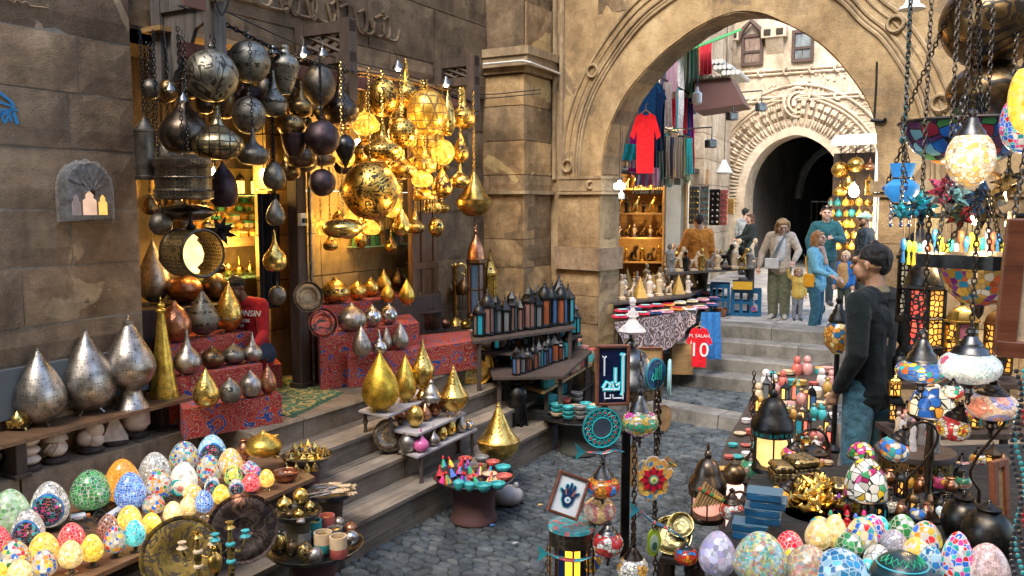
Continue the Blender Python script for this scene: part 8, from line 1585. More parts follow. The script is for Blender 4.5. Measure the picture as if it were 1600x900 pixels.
def person(lab,loc,yaw,H,top,bot,hair,sk='fair',pose=None,style='man',shoe=(.05,.05,.06),hs='short',coat=None,extra=None,fat=1.0,head=(0,0,0),vox=.01,kid=False,botw=1.0):
    o=thing('person',lab,'person',loc,yaw);J=dict(aL=(-.055,.01,.045),kL=(-.055,-.01,.275),hL=(-.05,0,.5),aR=(.055,.01,.045),kR=(.055,-.01,.275),hR=(.05,0,.5),pel=(0,0,.52),wa=(0,.0,.61),ch=(0,.0,.73),nk=(0,.01,.835),sL=(-.096,.01,.8),sR=(.096,.01,.8),eL=(-.125,.02,.63),eR=(.125,.02,.63),wL=(-.14,-.04,.485),wR=(.14,-.04,.485),hd=(0,-.01,.925),fL=(-.07,-.12,.02),fR=(.07,-.12,.02))
    J.update(pose or{});J={k:Vector(v)*H for k,v in J.items()};hs_=H*(.068 if not kid else .085);HM=Matrix.Translation(J['hd'])@Matrix.Rotation(head[2],4,'Z')@Matrix.Rotation(head[0],4,'X')@Matrix.Rotation(head[1],4,'Y');h=hs_
    hp=lambda x,y,z:HM@Vector((x*h,y*h,z*h));B=[]
    def ell(c,r):n=7;return([HM@(Vector(c)*h+Vector((0,0,r[2]*h*math.cos(math.pi*(k+.5)/n))))for k in range(n)],[max(.002,r[0]*h*math.sin(math.pi*(k+.5)/n))for k in range(n)])
    B+=[ell((0,.12,.22),(.8,.9,.82)),ell((0,-.1,-.2),(.66,.8,.8)),([hp(0,-.45,-.72),hp(0,-.62,-.7)],[.3*h,.22*h]),([hp(0,-.8,.12),hp(0,-.98,-.12)],[.1*h,.16*h]),([hp(-.12,-.84,-.42),hp(.12,-.84,-.42)],[.1*h,.1*h]),([hp(-.35,-.7,.3),hp(.35,-.7,.3)],.13*h),([hp(-.82,.1,.05),hp(-.84,.14,-.18)],[.12*h,.08*h]),([hp(.82,.1,.05),hp(.84,.14,-.18)],[.12*h,.08*h]),([hp(-.45,-.5,-.2),hp(-.4,-.4,-.5)],.25*h),([hp(.45,-.5,-.2),hp(.4,-.4,-.5)],.25*h)]
    B+=[([J['nk']-Vector((0,0,.02*H)),hp(0,.15,-.4)],[.037*H*fat,.034*H*fat]),([J['sL'],J['nk']-Vector((0,0,.015*H)),J['sR']],[.034*H,.04*H,.034*H]),([J['ch'],J['wa'],J['pel']],[.07*H*fat,.062*H*fat,.07*H*fat])]
    for s in 'LR':
        B+=[([J['s'+s],J['e'+s],J['w'+s]],[.032*H,.024*H,.016*H]),([J['h'+s],J['k'+s],J['a'+s]],[.052*H,.034*H,.022*H]),([J['a'+s]-Vector((0,0,.02*H)),J['f'+s]],[.02*H,.016*H])]
        d=(J['w'+s]-J['e'+s]).normalized();sd=d.cross(Vector((0,1,0)if abs(d.y)<.8 else(0,0,1))).normalized();pm_=d.cross(sd);w0=J['w'+s];u=H*.0105
        B.append(([w0,w0+d*4.2*u],[1.5*u,2.2*u],.55))
        for k,L in enumerate((3.6,4.2,3.9,3.0)):a=w0+d*4.4*u+sd*(k-1.5)*1.05*u;B.append(([a,a+d*L*.55*u+pm_*.3*u,a+d*L*.9*u+pm_*1.3*u],[.6*u,.55*u,.45*u]))
        a=w0+d*1.5*u-sd*1.6*u;B.append(([a,a+d*1.6*u-sd*1.3*u+pm_*.4*u,a+d*3*u-sd*1.4*u+pm_*1.2*u],[.7*u,.6*u,.5*u]))
    skc=skin('skin_'+sk,SKL[sk]);blob('body',B,skc,o,vox*(.75 if H>1.3 else .6))
    for sx in(-1,1):
        b=MB();b.ball(hp(sx*.3,-.79,.1),.1*h,8,sz=.6);b.build('eye',paint('eye_dark',(.02,.015,.01),.2),o)
    hm=cloth('hair_%d_%d'%(hair[0]*100,hair[1]*100),hair,.6,0,.9,.45);K=[]
    if hs!='cap':K+=[ell((0,.2,.34),(.84,.93,.74)),([hp(-.38,-.5,.68),hp(.38,-.5,.68)],.12*h),([hp(0,.5,-.15),hp(0,.6,.3)],.45*h)]
    if hs=='bob':
        for sx in(-1,1):K+=[([hp(sx*.65,-.15,.6),hp(sx*.82,.05,-.1),hp(sx*.78,-.05,-.85)],[.3*h,.3*h,.26*h]),([hp(sx*.4,.6,.3),hp(sx*.45,.65,-.8)],[.4*h,.32*h])]
        K.append(([hp(0,.7,.2),hp(0,.72,-.85)],[.4*h,.36*h]))
    if hs=='long':K+=[([hp(0,.65,.2),hp(0,.8,-.8),hp(0,.8,-2)],[.45*h,.4*h,.2*h]),([hp(-.6,.1,.4),hp(-.7,.3,-1)],[.3*h,.2*h]),([hp(.6,.1,.4),hp(.7,.3,-1)],[.3*h,.2*h])]
    if hs=='cap':K+=[ell((0,.1,.45),(.9,1,.62)),([hp(-.35,-.8,.42),hp(.35,-.8,.42)],.16*h),([hp(-.3,-1.1,.38),hp(.3,-1.1,.38)],.12*h)]
    blob('hair' if hs!='cap' else 'cap',K,hm if hs!='cap' else cloth('green_white_cap',(.4,.65,.55)),o,vox)
    tm=top if not isinstance(top,tuple)else cloth('top_%d_%d_%d'%tuple(int(c*99)for c in top),top,.9,0,.7);ex=Vector((0,0,0))
    T=[([J['sL']+Vector((.012*H,0,-.01*H)),J['ch'],J['sR']+Vector((-.012*H,0,-.01*H))],[.05*H*fat,.084*H*fat,.05*H*fat]),([J['ch']+Vector((-.03*H,0,0)),J['wa']+Vector((-.025*H,0,0)),J['pel']+Vector((-.025*H,0,-.03*H))],[.073*H*fat,.07*H*fat,.085*H*fat]),([J['ch']+Vector((.03*H,0,0)),J['wa']+Vector((.025*H,0,0)),J['pel']+Vector((.025*H,0,-.03*H))],[.073*H*fat,.07*H*fat,.085*H*fat]),([J['sL'],J['nk']-Vector((0,0,.02*H)),J['sR']],[.044*H,.047*H,.044*H])]
    for s in 'LR':T.append(([J['s'+s],J['e'+s],J['e'+s].lerp(J['w'+s],.93)],[.046*H*fat,.036*H*fat,.025*H*fat]))
    if coat:T+=[([J['pel']+Vector((x*H,0,0)),J['pel']+Vector((x*1.15*H,0,-coat*H))],[.085*H,.1*H])for x in(-.03,.03)]
    blob('shirt' if not coat else 'coat',T,tm,o,vox)
    bm3=cloth('trousers_%d_%d_%d'%tuple(int(c*99)for c in bot),bot,.9,0,.6,.35);L=[([J['hL'],J['pel']-Vector((0,0,.03*H)),J['hR']],.068*H*fat)]
    for s in 'LR':L.append(([J['h'+s]+Vector((0,0,.02*H)),J['k'+s],J['a'+s]+Vector((0,0,.0*H))],[.06*H*fat,.046*H*botw,.038*H*botw]))
    blob('trousers',L,bm3,o,vox)
    for s in 'LR':a=J['a'+s];f=J['f'+s];blob('shoe',[([a-Vector((0,-.01*H,.018*H)),f],[.026*H,.022*H],.9)],cloth('shoe_%d'%int(shoe[0]*99),shoe),o,vox*.8)
    return o,J,hp,h
def yawto(p):return math.atan2(-p.x,p.y)*1.0  # faces the camera
# man in a dark ribbed sweater, seen from behind with the head turned left
KNIT=cloth('black_ribbed_knit',(.006,.01,.011),.95,0,.5,.25);p=aty(1358,600,5.0);fp_=Vector((p.x,p.y,.85));zt=aty(1352,384,5.0).z;Hm=zt-.85+.02
o,J,hp,h=person('man in a black ribbed sweater and jeans looking away to the left',fp_,yawto(p)+math.pi+1.0,Hm,KNIT,(.05,.13,.18),(.008,.007,.007),'tan',dict(eR=(.15,.05,.64),wR=(.12,-.04,.5),eL=(-.15,.05,.64),wL=(-.12,-.02,.5)),fat=.93,head=(.05,0,.15),vox=.009)
b=MB();c=J['nk'];b.lathe([(.068,-.0),(.075,.02),(.062,.045),(.055,.05),(.058,.01)],20);b.v=[v+Vector((c.x,c.y+.005,c.z-.015))for v in b.v];b.build('shirt_collar',cloth('olive_collar',(.18,.15,.09)),o)
blob('beard',[([hp(-.52,-.25,-.45),hp(-.3,-.5,-.72),hp(0,-.6,-.8),hp(.3,-.5,-.72),hp(.52,-.25,-.45)],.12*h)],cloth('stubble',(.03,.02,.015)),o,.008)
# seated seller in a red sweatshirt
p=aty(402,500,8.5);p.z=1.2;tag(prism_px('seat_cushion',((362,573),(440,569),(425,553),(360,556)),1.17,.25,TXR),'dark red cushion under the seated seller','cushion')
o,J,hp,h=person('seated seller in a red sweatshirt with white lettering bending his head',p-Vector((0,0,.0)),yawto(p)-.7,1.62,cloth('dull_red_sweat',(.33,.012,.018)),(.02,.04,.09),(.01,.01,.01),'dark',dict(pel=(0,.0,.07),hL=(-.06,0,.07),hR=(.06,0,.07),kL=(-.17,-.2,.13),kR=(.16,-.22,.13),aL=(-.02,-.2,.05),aR=(.02,-.18,.05),fL=(.05,-.22,.03),fR=(-.05,-.2,.03),wa=(-.02,-.02,.18),ch=(-.03,-.03,.31),nk=(-.04,-.06,.42),sL=(-.14,-.04,.39),sR=(.07,-.04,.39),eL=(-.2,-.08,.21),eR=(.13,-.1,.22),wL=(-.17,-.2,.16),wR=(.17,-.22,.17),hd=(-.06,-.12,.5)),head=(.4,0,-.2),vox=.009,fat=1.0)
def text(s,size,m,par,loc,rot,nm='lettering',ext=.003):
    c=bpy.data.curves.new(nm,'FONT');c.body=s;c.size=size;c.extrude=ext;c.align_x='CENTER';t=bpy.data.objects.new(nm,c);C.objects.link(t);dg=bpy.context.evaluated_depsgraph_get();me=bpy.data.meshes.new_from_object(t.evaluated_get(dg));bpy.data.objects.remove(t);me.materials.clear();me.materials.append(m);q=bpy.data.objects.new(nm,me);C.objects.link(q);q.parent=par;q.location=loc;q.rotation_euler=rot;return q
WL=paint('white_print',(.7,.68,.65),.6);cf=J['ch']+Vector((.01,-.135,.01))
text('WISCONSIN',.085,WL,o,cf+Vector((0,-.025,.02)),(1.25,0,.1));text('BADGERS',.048,WL,o,cf+Vector((0,-.018,-.045)),(1.35,0,.1));text('W',.05,WL,o,cf+Vector((0,-.012,-.1)),(1.45,0,.1))
# passers-by up on the street
def P2(x,yf,z=PZ):q=atz(x,yf,z);return q
q=P2(1216,497);o,J,hp,h=person('woman in a beige jacket with white bag and green trousers holding a hand',q,yawto(q)-.1,1.7,(.5,.42,.33),(.14,.15,.1),(.38,.23,.1),'fair',dict(hd=(.02,-.07,.9),nk=(.01,-.03,.83),eL=(-.17,.0,.63),wL=(-.185,-.06,.5),eR=(.17,-.02,.66),wR=(.14,-.1,.57)),hs='bob',head=(.5,0,.3),botw=1.25,shoe=(.4,.38,.35))
blob('white_top',[([J['ch']+Vector((0,-.07,.06)),J['wa']+Vector((0,-.07,-.03))],[.095,.1])],cloth('white_knit',(.62,.6,.58)),o,.012);b=MB();b.bbox(-.13,.09,-.09,.0,-.1,.07,.01);b.v=[v+J['pel']+Vector((-.09,-.15,.05))for v in b.v];b.build('shoulder_bag',paint('white_bag',(.6,.6,.6),.4),o,False);b=MB();b.tube(cr([J['sR']+Vector((-.06,-.05,.06)),J['ch']+Vector((0,-.2,0)),J['pel']+Vector((-.1,-.2,.12))],4),.02,6,0,False,.4);b.build('bag_strap',cloth('grey_strap',(.12,.17,.2)),o)
q=P2(1246,500);q=atz(1245,500,PZ-.0);person('toddler in a mustard yellow top reaching one arm up',q,yawto(q)+.2,.85,(.62,.42,.1),(.2,.21,.24),(.4,.25,.14),'fair',dict(eL=(-.16,0,.84),wL=(-.2,-.03,.97)),hs='bob',kid=True,vox=.008,fat=1.25)
q=atz(1272,527,PZ-.2);o,J,hp,h=person('woman in a light blue denim shirt and jeans standing on the steps',q,yawto(q)+1.15,1.68,(.17,.42,.55),(.03,.1,.15),(.38,.18,.07),'fair',dict(eL=(-.12,-.05,.64),wL=(-.1,-.16,.6),eR=(.12,-.03,.64),wR=(.1,-.15,.57),kL=(-.055,-.03,.28)),hs='bob',shoe=(.1,.16,.25))
b=MB();b.bbox(-.03,.03,-.09,.09,-.14,.08,.02);b.v=[v+J['pel']+Vector((-.16,.04,.06))for v in b.v];b.build('yellow_bag',paint('yellow_leather',(.7,.33,.02),.4),o,False);b=MB();b.tube(cr([J['nk']+Vector((.06,.03,0)),J['ch']+Vector((-.1,.13,.02)),J['pel']+Vector((-.17,.06,.12))],4),.012,6);b.build('bag_strap',paint('yellow_leather',(.7,.33,.02),.4),o)
blob('scarf',[([J['nk']+Vector((-.06,-.02,.02)),J['nk']+Vector((0,-.09,0)),J['nk']+Vector((.06,-.02,.02)),J['nk']+Vector((0,.06,.02)),J['nk']+Vector((-.06,-.02,.02))],.035),([J['nk']+Vector((0,-.1,0)),J['ch']+Vector((0,-.15,-.05))],.035)],cloth('pinkish_scarf',(.5,.34,.28)),o,.01)
q=P2(1284,478);o,J,hp,h=person('tall man in a teal jacket with sunglasses on his head',P2(1286,476),yawto(q)+.1,1.85,(.015,.075,.09),(.03,.05,.06),(.09,.05,.03),'fair',dict(eR=(.16,-.04,.66),wR=(.05,-.15,.68),eL=(-.16,-.0,.65),wL=(-.14,-.06,.5)),fat=1.1);b=MB();
for sx in(-1,1):b.ball(hp(sx*.4,-.6,.95),.28*h,8,sz=.6,sy=.5)
b.tube([hp(-.8,.1,.7),hp(-.4,-.65,.95),hp(.4,-.65,.95),hp(.8,.1,.7)],.06*h,5);b.build('sunglasses',BLK,o)
q=P2(1318,492,PZ);o,J,hp,h=person('blond boy in a tan vest and blue sleeves',q,yawto(q)-.35,1.08,(.02,.13,.4),(.06,.08,.06),(.62,.48,.26),'fair',dict(),kid=True,vox=.009,fat=1.15);blob('vest',[([J['ch']+Vector((-.02,-.02,.02)),J['pel']+Vector((-.02,-.02,0))],[.11,.12])],cloth('tan_vest',(.42,.24,.1)),o,.012)
q=P2(1346,490);o,J,hp,h=person('man in a black puffer jacket and green white cap turned sideways',q,yawto(q)-1.9,1.75,cloth('black_puffer',(.012,.02,.025),.4,14,.9),(.05,.06,.05),(.02,.02,.02),'tan',{},hs='cap',fat=1.15,head=(0,0,.9));blob('beard',[([hp(-.5,-.3,-.5),hp(0,-.6,-.85),hp(.5,-.3,-.5)],[.2*h,.26*h,.2*h])],cloth('dark_beard',(.03,.02,.015)),o,.01)
q=P2(1089,487);person('man in an orange brown pullover seen from behind at the stall',q,yawto(q)+math.pi+.2,1.72,(.5,.19,.03),(.1,.09,.06),(.03,.02,.02),'tan',dict(eR=(.17,.02,.63),wR=(.17,.02,.49)),fat=1.2)
q=P2(1170,438);o,J,hp,h=person('woman in a striped black wrap holding a green and white plastic bag',q,yawto(q)-1.2,1.65,stripes('black_wrap',[(.01,.02,.02),(.02,.05,.05),(.01,.015,.015)],30),(.01,.01,.012),(.1,.045,.025),'fair',dict(eL=(-.13,-.05,.66),wL=(-.1,-.18,.62),eR=(.13,-.05,.66),wR=(.08,-.18,.62)),hs='long',coat=.25,fat=1.15);blob('plastic_bag',[([J['wL']+Vector((0,-.02,-.08)),J['wL']+Vector((0,-.02,-.3))],[.04,.17])],stripes('green_bag',[(.05,.5,.25),(.7,.8,.72)],14,2),o,.015)
q=P2(1162,430);person('man in a pale grey shirt behind the woman in black',q,yawto(q)+2.5,1.78,(.4,.43,.45),(.05,.06,.08),(.02,.02,.02),'fair',{})
# pushchair wheels and frame behind the women
q=atz(1263,490,PZ);o=thing('pushchair','dark pushchair with grey wheels standing between the women','pushchair',q,.3)
for x,y in((-.25,0),(.22,-.05),(.0,.35)):b=MB();b.T=Matrix.Translation((x,y,.09))@Matrix.Rotation(math.pi/2,4,'Y');b.lathe([(.03,-.02),(.09,-.02),(.09,.02),(.03,.02)],18);b.build('wheel',CORD,o)
b=MB();b.tube([(-.25,0,.1),(-.22,.2,.5),(-.2,.45,1.0),(.2,.45,1.0),(.22,.2,.5),(.22,-.05,.1)],.014,6);b.build('frame',BLK,o);b=MB();b.bbox(-.18,.18,.05,.3,.35,.6,.03);b.build('seat',cloth('pushchair_seat',(.03,.06,.08)),o,False)
# ---------------- textiles and goods beyond the arch ----------------
TF=Fr(PL.P(0,0,.45)[:2],PL.u[:2],PL.n[:2])
def drape(x,y0,y1,w,m,lab,nm='hanging_scarf',cat='scarf',d=0,fringe=None,grp='scarves hanging above the souvenir shop',taper=1.0,folds=3):
    p=TF.hit(x,y0,d);q=pxm(p);o=thing(nm,lab,cat,p,math.atan2(-p.x,p.y)+.25,grp);n=16;rows=9;v=[];H_=(y1-y0)*q;W_=w*q/2;s0=R.uniform(0,6)
    for e in(0,.012):
        for j in range(rows):
            for i in range(n):k=i/(n-1)*2-1;a=j/(rows-1);v.append((k*W_*(1-.12*(1-a))*(1+(taper-1)*a)+.01*math.sin(a*5+s0),.02*math.sin(k*folds*3+s0+a)*(.6+a)+e,-H_*a+.012*math.sin(k*7+s0)*a))
    N=n*rows;f=[(j*n+i,j*n+i+1,(j+1)*n+i+1,(j+1)*n+i)for j in range(rows-1)for i in range(n-1)];f+=[tuple(N+c for c in g_)for g_ in f]+[((rows-1)*n+i,(rows-1)*n+i+1,N+(rows-1)*n+i+1,N+(rows-1)*n+i)for i in range(n-1)]+[(j*n+c,(j+1)*n+c,N+(j+1)*n+c,N+j*n+c)for j in range(rows-1)for c in(0,n-1)]
    b=MB();b.add(v,f);b.build('cloth',m,o)
    if fringe:
        b=MB()
        for i in range(14):k=i/13*2-1;b.tube([(k*W_*taper,.006,-H_),(k*W_*taper*1.05+R.uniform(-.01,.01),.0,-H_-.12)],.008,4)
        b.build('fringe',fringe,o)
    return o
def tee(x,y0,y1,w,m,lab,d,number=None):  # a shirt on a hanger
    p=TF.hit(x,y0,d)if d is not None else aty(x,y0,11.7);q=pxm(p);o=thing('hanging_shirt',lab,'shirt',p,math.atan2(-p.x,p.y));H_=(y1-y0)*q;W_=w*q/2
    P=[(-W_*.3,0),(-W_*.62,-H_*.05),(-W_*1.0,-H_*.38),(-W_*.72,-H_*.44),(-W_*.58,-H_*.28),(-W_*.55,-H_),(W_*.55,-H_),(W_*.58,-H_*.28),(W_*.72,-H_*.44),(W_*1.0,-H_*.38),(W_*.62,-H_*.05),(W_*.3,0),(0,-H_*.05)];b=MB();xz_prism(b,P,-.03,.03);b.build('shirt_body',m,o,True,None,1.2)
    b=MB();b.tube([(-W_*.3,0,0),(0,0,H_*.05),(W_*.3,0,0)],.008,5);b.tube([(0,0,H_*.05),(0,0,H_*.14),(.03,0,H_*.16)],.006,5);b.build('hanger',WDY,o);return o,H_,W_
SCW=[stripes('scarf_%d'%i,c,26,0)for i,c in enumerate(([(.1,.08,.05),(.2,.25,.15),(.4,.35,.25)],[(.3,.05,.1),(.5,.3,.35),(.1,.1,.15)],[(.35,.28,.2),(.1,.07,.05),(.5,.42,.3)],[(.05,.08,.12),(.1,.25,.2),(.3,.3,.25)]))]
SC={'magenta':cloth('c_magenta',(.65,.03,.35)),'beige':cloth('c_beige',(.5,.4,.36)),'blue':cloth('c_blue',(.03,.16,.42)),'red':cloth('c_red',(.6,.03,.05)),'teal':cloth('c_teal',(.02,.35,.38)),'white':cloth('c_white',(.7,.68,.68)),'navy':cloth('c_navy',(.015,.05,.14)),'violet':cloth('c_violet',(.4,.03,.4)),'orange':cloth('c_orange',(.5,.12,.03)),'patterned olive':SCW[0],'patterned wine':SCW[1],'patterned brown':SCW[2],'patterned grey':SCW[3]}
for x,y0,y1,w_,c,w2_ in((1046,92,142,18,'patterned wine','highest left'),(1062,84,140,10,'white','high up beside the wine scarf'),(1072,80,150,12,'patterned olive','long, high up'),(1084,75,152,12,'patterned grey','long, next to the orange rugs'),(1094,70,118,14,'orange','rug like, upper left of the brown awning'),(1104,66,116,12,'red','rust tinted, nearest the brown awning'),(1036,122,190,8,'magenta','thin, middle row left end'),(1043,128,198,10,'beige','middle row'),(1051,134,198,8,'red','middle row'),(1058,138,205,7,'teal','middle row'),(1064,141,210,6,'white','thin, middle row'),(1070,145,208,6,'red','thin, middle row right part'),(1075,147,212,6,'blue','middle row right part'),(1080,150,217,6,'violet','middle row right end'),
 (1030,140,235,12,'navy','behind the red shirt'),(1030,215,280,9,'patterned grey','lower row left end'),(1040,212,278,9,'patterned brown','lower row'),(1050,214,276,9,'patterned wine','lower row middle'),(1060,214,278,9,'patterned brown','lower row right of the wine one'),(1070,215,276,9,'patterned olive','lower row'),(1078,216,272,7,'teal','lower row right end'),(990,225,250,22,'teal','bundled, left of the red shirt'),(1012,262,290,26,'patterned wine','fringed, below the red shirt')):
    drape(x,y0,y1,w_*1.6,SC[c],c+' scarf, '+w2_+' above the shop',fringe=SCW[0]if y1>240 or y1<150 else None,d=R.uniform(-.1,.15))
rr=random.Random(8);cs=list(SC)
for i in range(24):
    x=990+(i%12)*8.2+rr.uniform(-3,3);hi=i>11;y0=(max(100,210-(x-985)*1.6)if hi else 205)+rr.uniform(-6,6);c=cs[(i*5)%13]
    drape(x,y0,y0+rr.uniform(60,80),12,SC[c],'%s scarf, %s from left in the %s rear layer of the textiles'%(c,ORD[i%12],['lower','upper'][hi]),d=-.3,fringe=SCW[i%4]if i%2 else None)
tee(1012,118,180,46,SC['blue'],'dark blue t-shirt hanging behind the red one',.15);tee(1022,130,196,40,SC['navy'],'navy t-shirt hanging at the upper left of the scarves',0);tee(1009,177,270,48,cloth('bright_red_tee',(.62,.01,.015)),'bright red t-shirt on a pink hanger under the arch',.3)
b=MB()
for z_ in(4.9,4.1,3.3):b.tube([TF.P(-.1,z_),TF.P(4.2,z_)],.015,6)
tag(b.build('clothes_rail',BLK),'black rails that carry the scarves above the souvenir shop','rail')
def boxat(nm,lab,cat,x,yb,z,w,h,dpt,m,m2,yaw=None,part=('body','top'),p0=None):
    p=p0 or atz(x,yb,z);q=pxm(p);o=thing(nm,lab,cat,p,math.atan2(-p.x,p.y)+(yaw or 0));b=MB();b.bbox(-w/2*q,w/2*q,0,dpt,0,h*q*.94,.008);b.build(part[0],m,o,False);b=MB();b.bbox(-w/2*q-.004,w/2*q+.004,-.004,dpt+.004,h*q*.945,h*q,.004);b.build(part[1],m2,o,False);return o,q
# brown awning box, corrugated sheets, green sheet
p=aty(1125,172,15.5);q=pxm(p);o=thing('shop_awning','dark brown boxed awning with a corrugated roof beyond the arch','awning',p,-.35);b=MB();b.hexa([(-40*q,0,0),(36*q,0,8*q),(40*q,1.0,8*q),(-36*q,1.0,0),(-40*q,0,44*q),(14*q,0,50*q),(18*q,1.0,50*q),(-36*q,1.0,44*q)]);b.build('awning_box',paint('maroon_board',(.09,.035,.03),.6),o,False)
b=MB()
for i in range(12):x=-42+i*5;b.tube([(x*q,-.08,47*q+i*.3*q),(x*q,1.1,50*q)],2.4*q,6)
b.build('corrugated_roof',BRZP,o)
o=thing('corrugated_sheets','stack of pale corrugated roof sheets over the brown awning','roof sheet',aty(1125,118,17.5),-.4);q=pxm(o.location)
for j in range(3):
    b=MB()
    for i in range(4):b.tube([((-20+i*7+j*13)*q,0,(22-j*9)*q),((-20+i*7+j*13)*q,1.5,(24-j*9)*q)],4*q,8)
    b.build('sheet',paint('pale_sheet',(.5,.5,.47),.6),o)
p=aty(1128,60,15.0);q=pxm(p);b=MB();b.hexa([(-60*q,0,-22*q),(30*q,0,12*q),(32*q,1.5,24*q),(-58*q,1.5,-8*q),(-60*q,0,-18*q),(30*q,0,16*q),(32*q,1.5,28*q),(-58*q,1.5,-4*q)]);tag(b.build('green_sheet',paint('green_tarp',(.08,.4,.14),.5),None,False,p),'bright green awning sheet near the top of the arch opening','awning')
for i,(x,yt,yb,w_,Y,l,m)in enumerate(((1089,136,163,15,12.6,'big white capsule bulb hanging under the arch',WHT),(1131,250,272,26,16,'white enamel cone lamp shade hanging before the pale wall',WHT),(968,282,296,18,11.6,'lit white bulb beside the arch pier',BULBW),(971,297,312,10,11.6,'clear unlit bulb hanging below the lit white bulb',WHT))):
    p=aty(x,yb,Y);q=pxm(p);o=thing('hanging_bulb',l,'bulb',p);h=(yb-yt)*q;b=MB();b.lathe([(w_*q*.3,0),(w_*q/2,h*.1),(w_*q/2,h*(.6 if i!=1 else .15)),(w_*q*.2,h*.75),(w_*q*.12,h)],16);b.build('bulb_glass' if i!=1 else 'shade',m,o);b=MB();b.tube([(0,0,h),(0,0,h+(3 if i<2 else .8))],.006,4);b.build('cord',CORD,o)
for x,y,Y,l in((1190,168,19,'grey floodlight on a pipe arm over the carved band'),(1145,182,15.5,'small floodlight below the brown awning'),(1112,225,14.5,'round grey floodlight beside the shop wall')):
    p=aty(x,y,Y);q=pxm(p);o=thing('floodlight',l,'floodlight',p,.4);b=MB();b.bbox(-8*q,8*q,-.05,.1,-6*q,7*q,.02);b.build('housing',GUN,o,False);b=MB();b.tube([(0,0,7*q),(0,0,26*q),(-34*q,1.0,27*q)],1.2*q,5);b.build('arm',GUN,o)
# shop front: posts, shelves with golden figurines
for x,l in((1034,'left yellow timber post of the souvenir shop'),(1068,'middle brown timber post of the souvenir shop'),(1100,'right timber post beside the pale wall')):p=PL.hit(x,380,-.0);o=thing('timber_post',l,'post',(p.x,p.y,PZ));b=MB();b.bbox(-.06,.06,-.06,.06,0,2.7,.006);b.build('shaft',WDY,o,False);b=MB();b.bbox(-.08,.08,-.08,.08,0,.08,.005);b.build('foot',WDY,o,False)
so_=thing('shop_shelving','yellow lit wooden shelving full of golden figurines inside the souvenir shop','shelving',Vector((aty(998,400,15.6).x,15.6,0)),-.12)
for z in(1.3,1.75,2.2,2.65,3.1):b=MB();b.box(-.45,.42,-.1,.3,z,z+.03);b.build('shelf_board',WDY,so_,False)
for x in(-.47,.42):b=MB();b.box(x,x+.03,-.11,.31,PZ-.0,3.3);b.build('upright',WDY,so_,False)
b=MB();b.box(-.47,.45,.31,.34,PZ,3.4);b.build('back_board',WDY,so_,False)
o=thing('glass_door','open glass shop door with a yellow timber frame right of the lit shelves','door',Vector((aty(1052,400,16.2).x,16.2,PZ)),-.5);b=MB();b.box(-.2,.2,-.01,.01,0,2.4);b.build('pane',glass('door_glass',(.5,.6,.6),.05,.45),o,False)
for x0,x1,z0,z1 in((-.24,-.2,0,2.45),(.2,.24,0,2.45),(-.2,.2,2.4,2.45),(-.2,.2,0,.08)):b=MB();b.box(x0,x1,-.025,.025,z0,z1);b.build('frame_rail',WDY,o,False)
rr=random.Random(2);GN=['gold','black','cream','brass'];GM=[GOLDP,BLK,SAND,GOLDE];SN=['lowest','second','third','fourth','top']
def figure(p,hh,m,lab,cat='figurine',nm='figurine',grp=None,k=0):
    o=thing(nm,lab,cat,p,R.uniform(-.5,.5),grp);b=MB();r=hh*.2
    if k==0:b.lathe([(r,0),(r,hh*.08),(r*.6,hh*.12),(r*.7,hh*.4),(r*.8,hh*.62),(r*.3,hh*.72)],10);b.tube([(0,0,hh*.6),(r*1.1,-r*.4,hh*.45),(r*.4,-r,hh*.4)],r*.22,5)
    elif k==1:b.lathe([(r*1.2,0),(r*1.2,hh*.06),(r*.4,hh*.1)],10);b.tube([(-r*.9,0,hh*.15),(-r*.5,0,hh*.45),(r*.4,0,hh*.5),(r*.8,0,hh*.15)],[r*.3,r*.6,r*.5,r*.25],7);b.tube([(r*.3,0,hh*.5),(r*.9,0,hh*.75)],[r*.45,r*.3],7)
    else:b.add([(-r*1.3,-r*1.3,0),(r*1.3,-r*1.3,0),(r*1.3,r*1.3,0),(-r*1.3,r*1.3,0),(0,0,hh)],[(0,3,2,1),(0,1,4),(1,2,4),(2,3,4),(3,0,4)])
    b.build('figure_body',m,o)
    if k<2:h_=MB();h_.ball((r*1.1*k,0,hh*(.85 if k==0 else .82)),r*.5,8,sz=1.2);h_.build('head',m,o)
    return o
for j,z in enumerate((1.33,1.78,2.23,2.68,3.13)):
    for i in range(6):t=-.38+i*.15;k=(i*2+j)%4;figure(Vector((so_.location.x+t,15.6+rr.uniform(0,.1)-t*.1,z+.001)),R.uniform(.2,.34),GM[k],'%s figurine, %s from the left on the %s shelf of the shop'%(GN[k],ORD[i],SN[j]),grp='figurines on the shop shelves',k=(i+j)%2)
lamp(so_.location+Vector((0,-.25,3.25)),12,(1,.62,.2),.06);lamp(so_.location+Vector((0,-.35,2.1)),5,(1,.62,.2),.06)
lamp(PL.P(5,3.2,-.8),5,(.9,.95,1),.08)
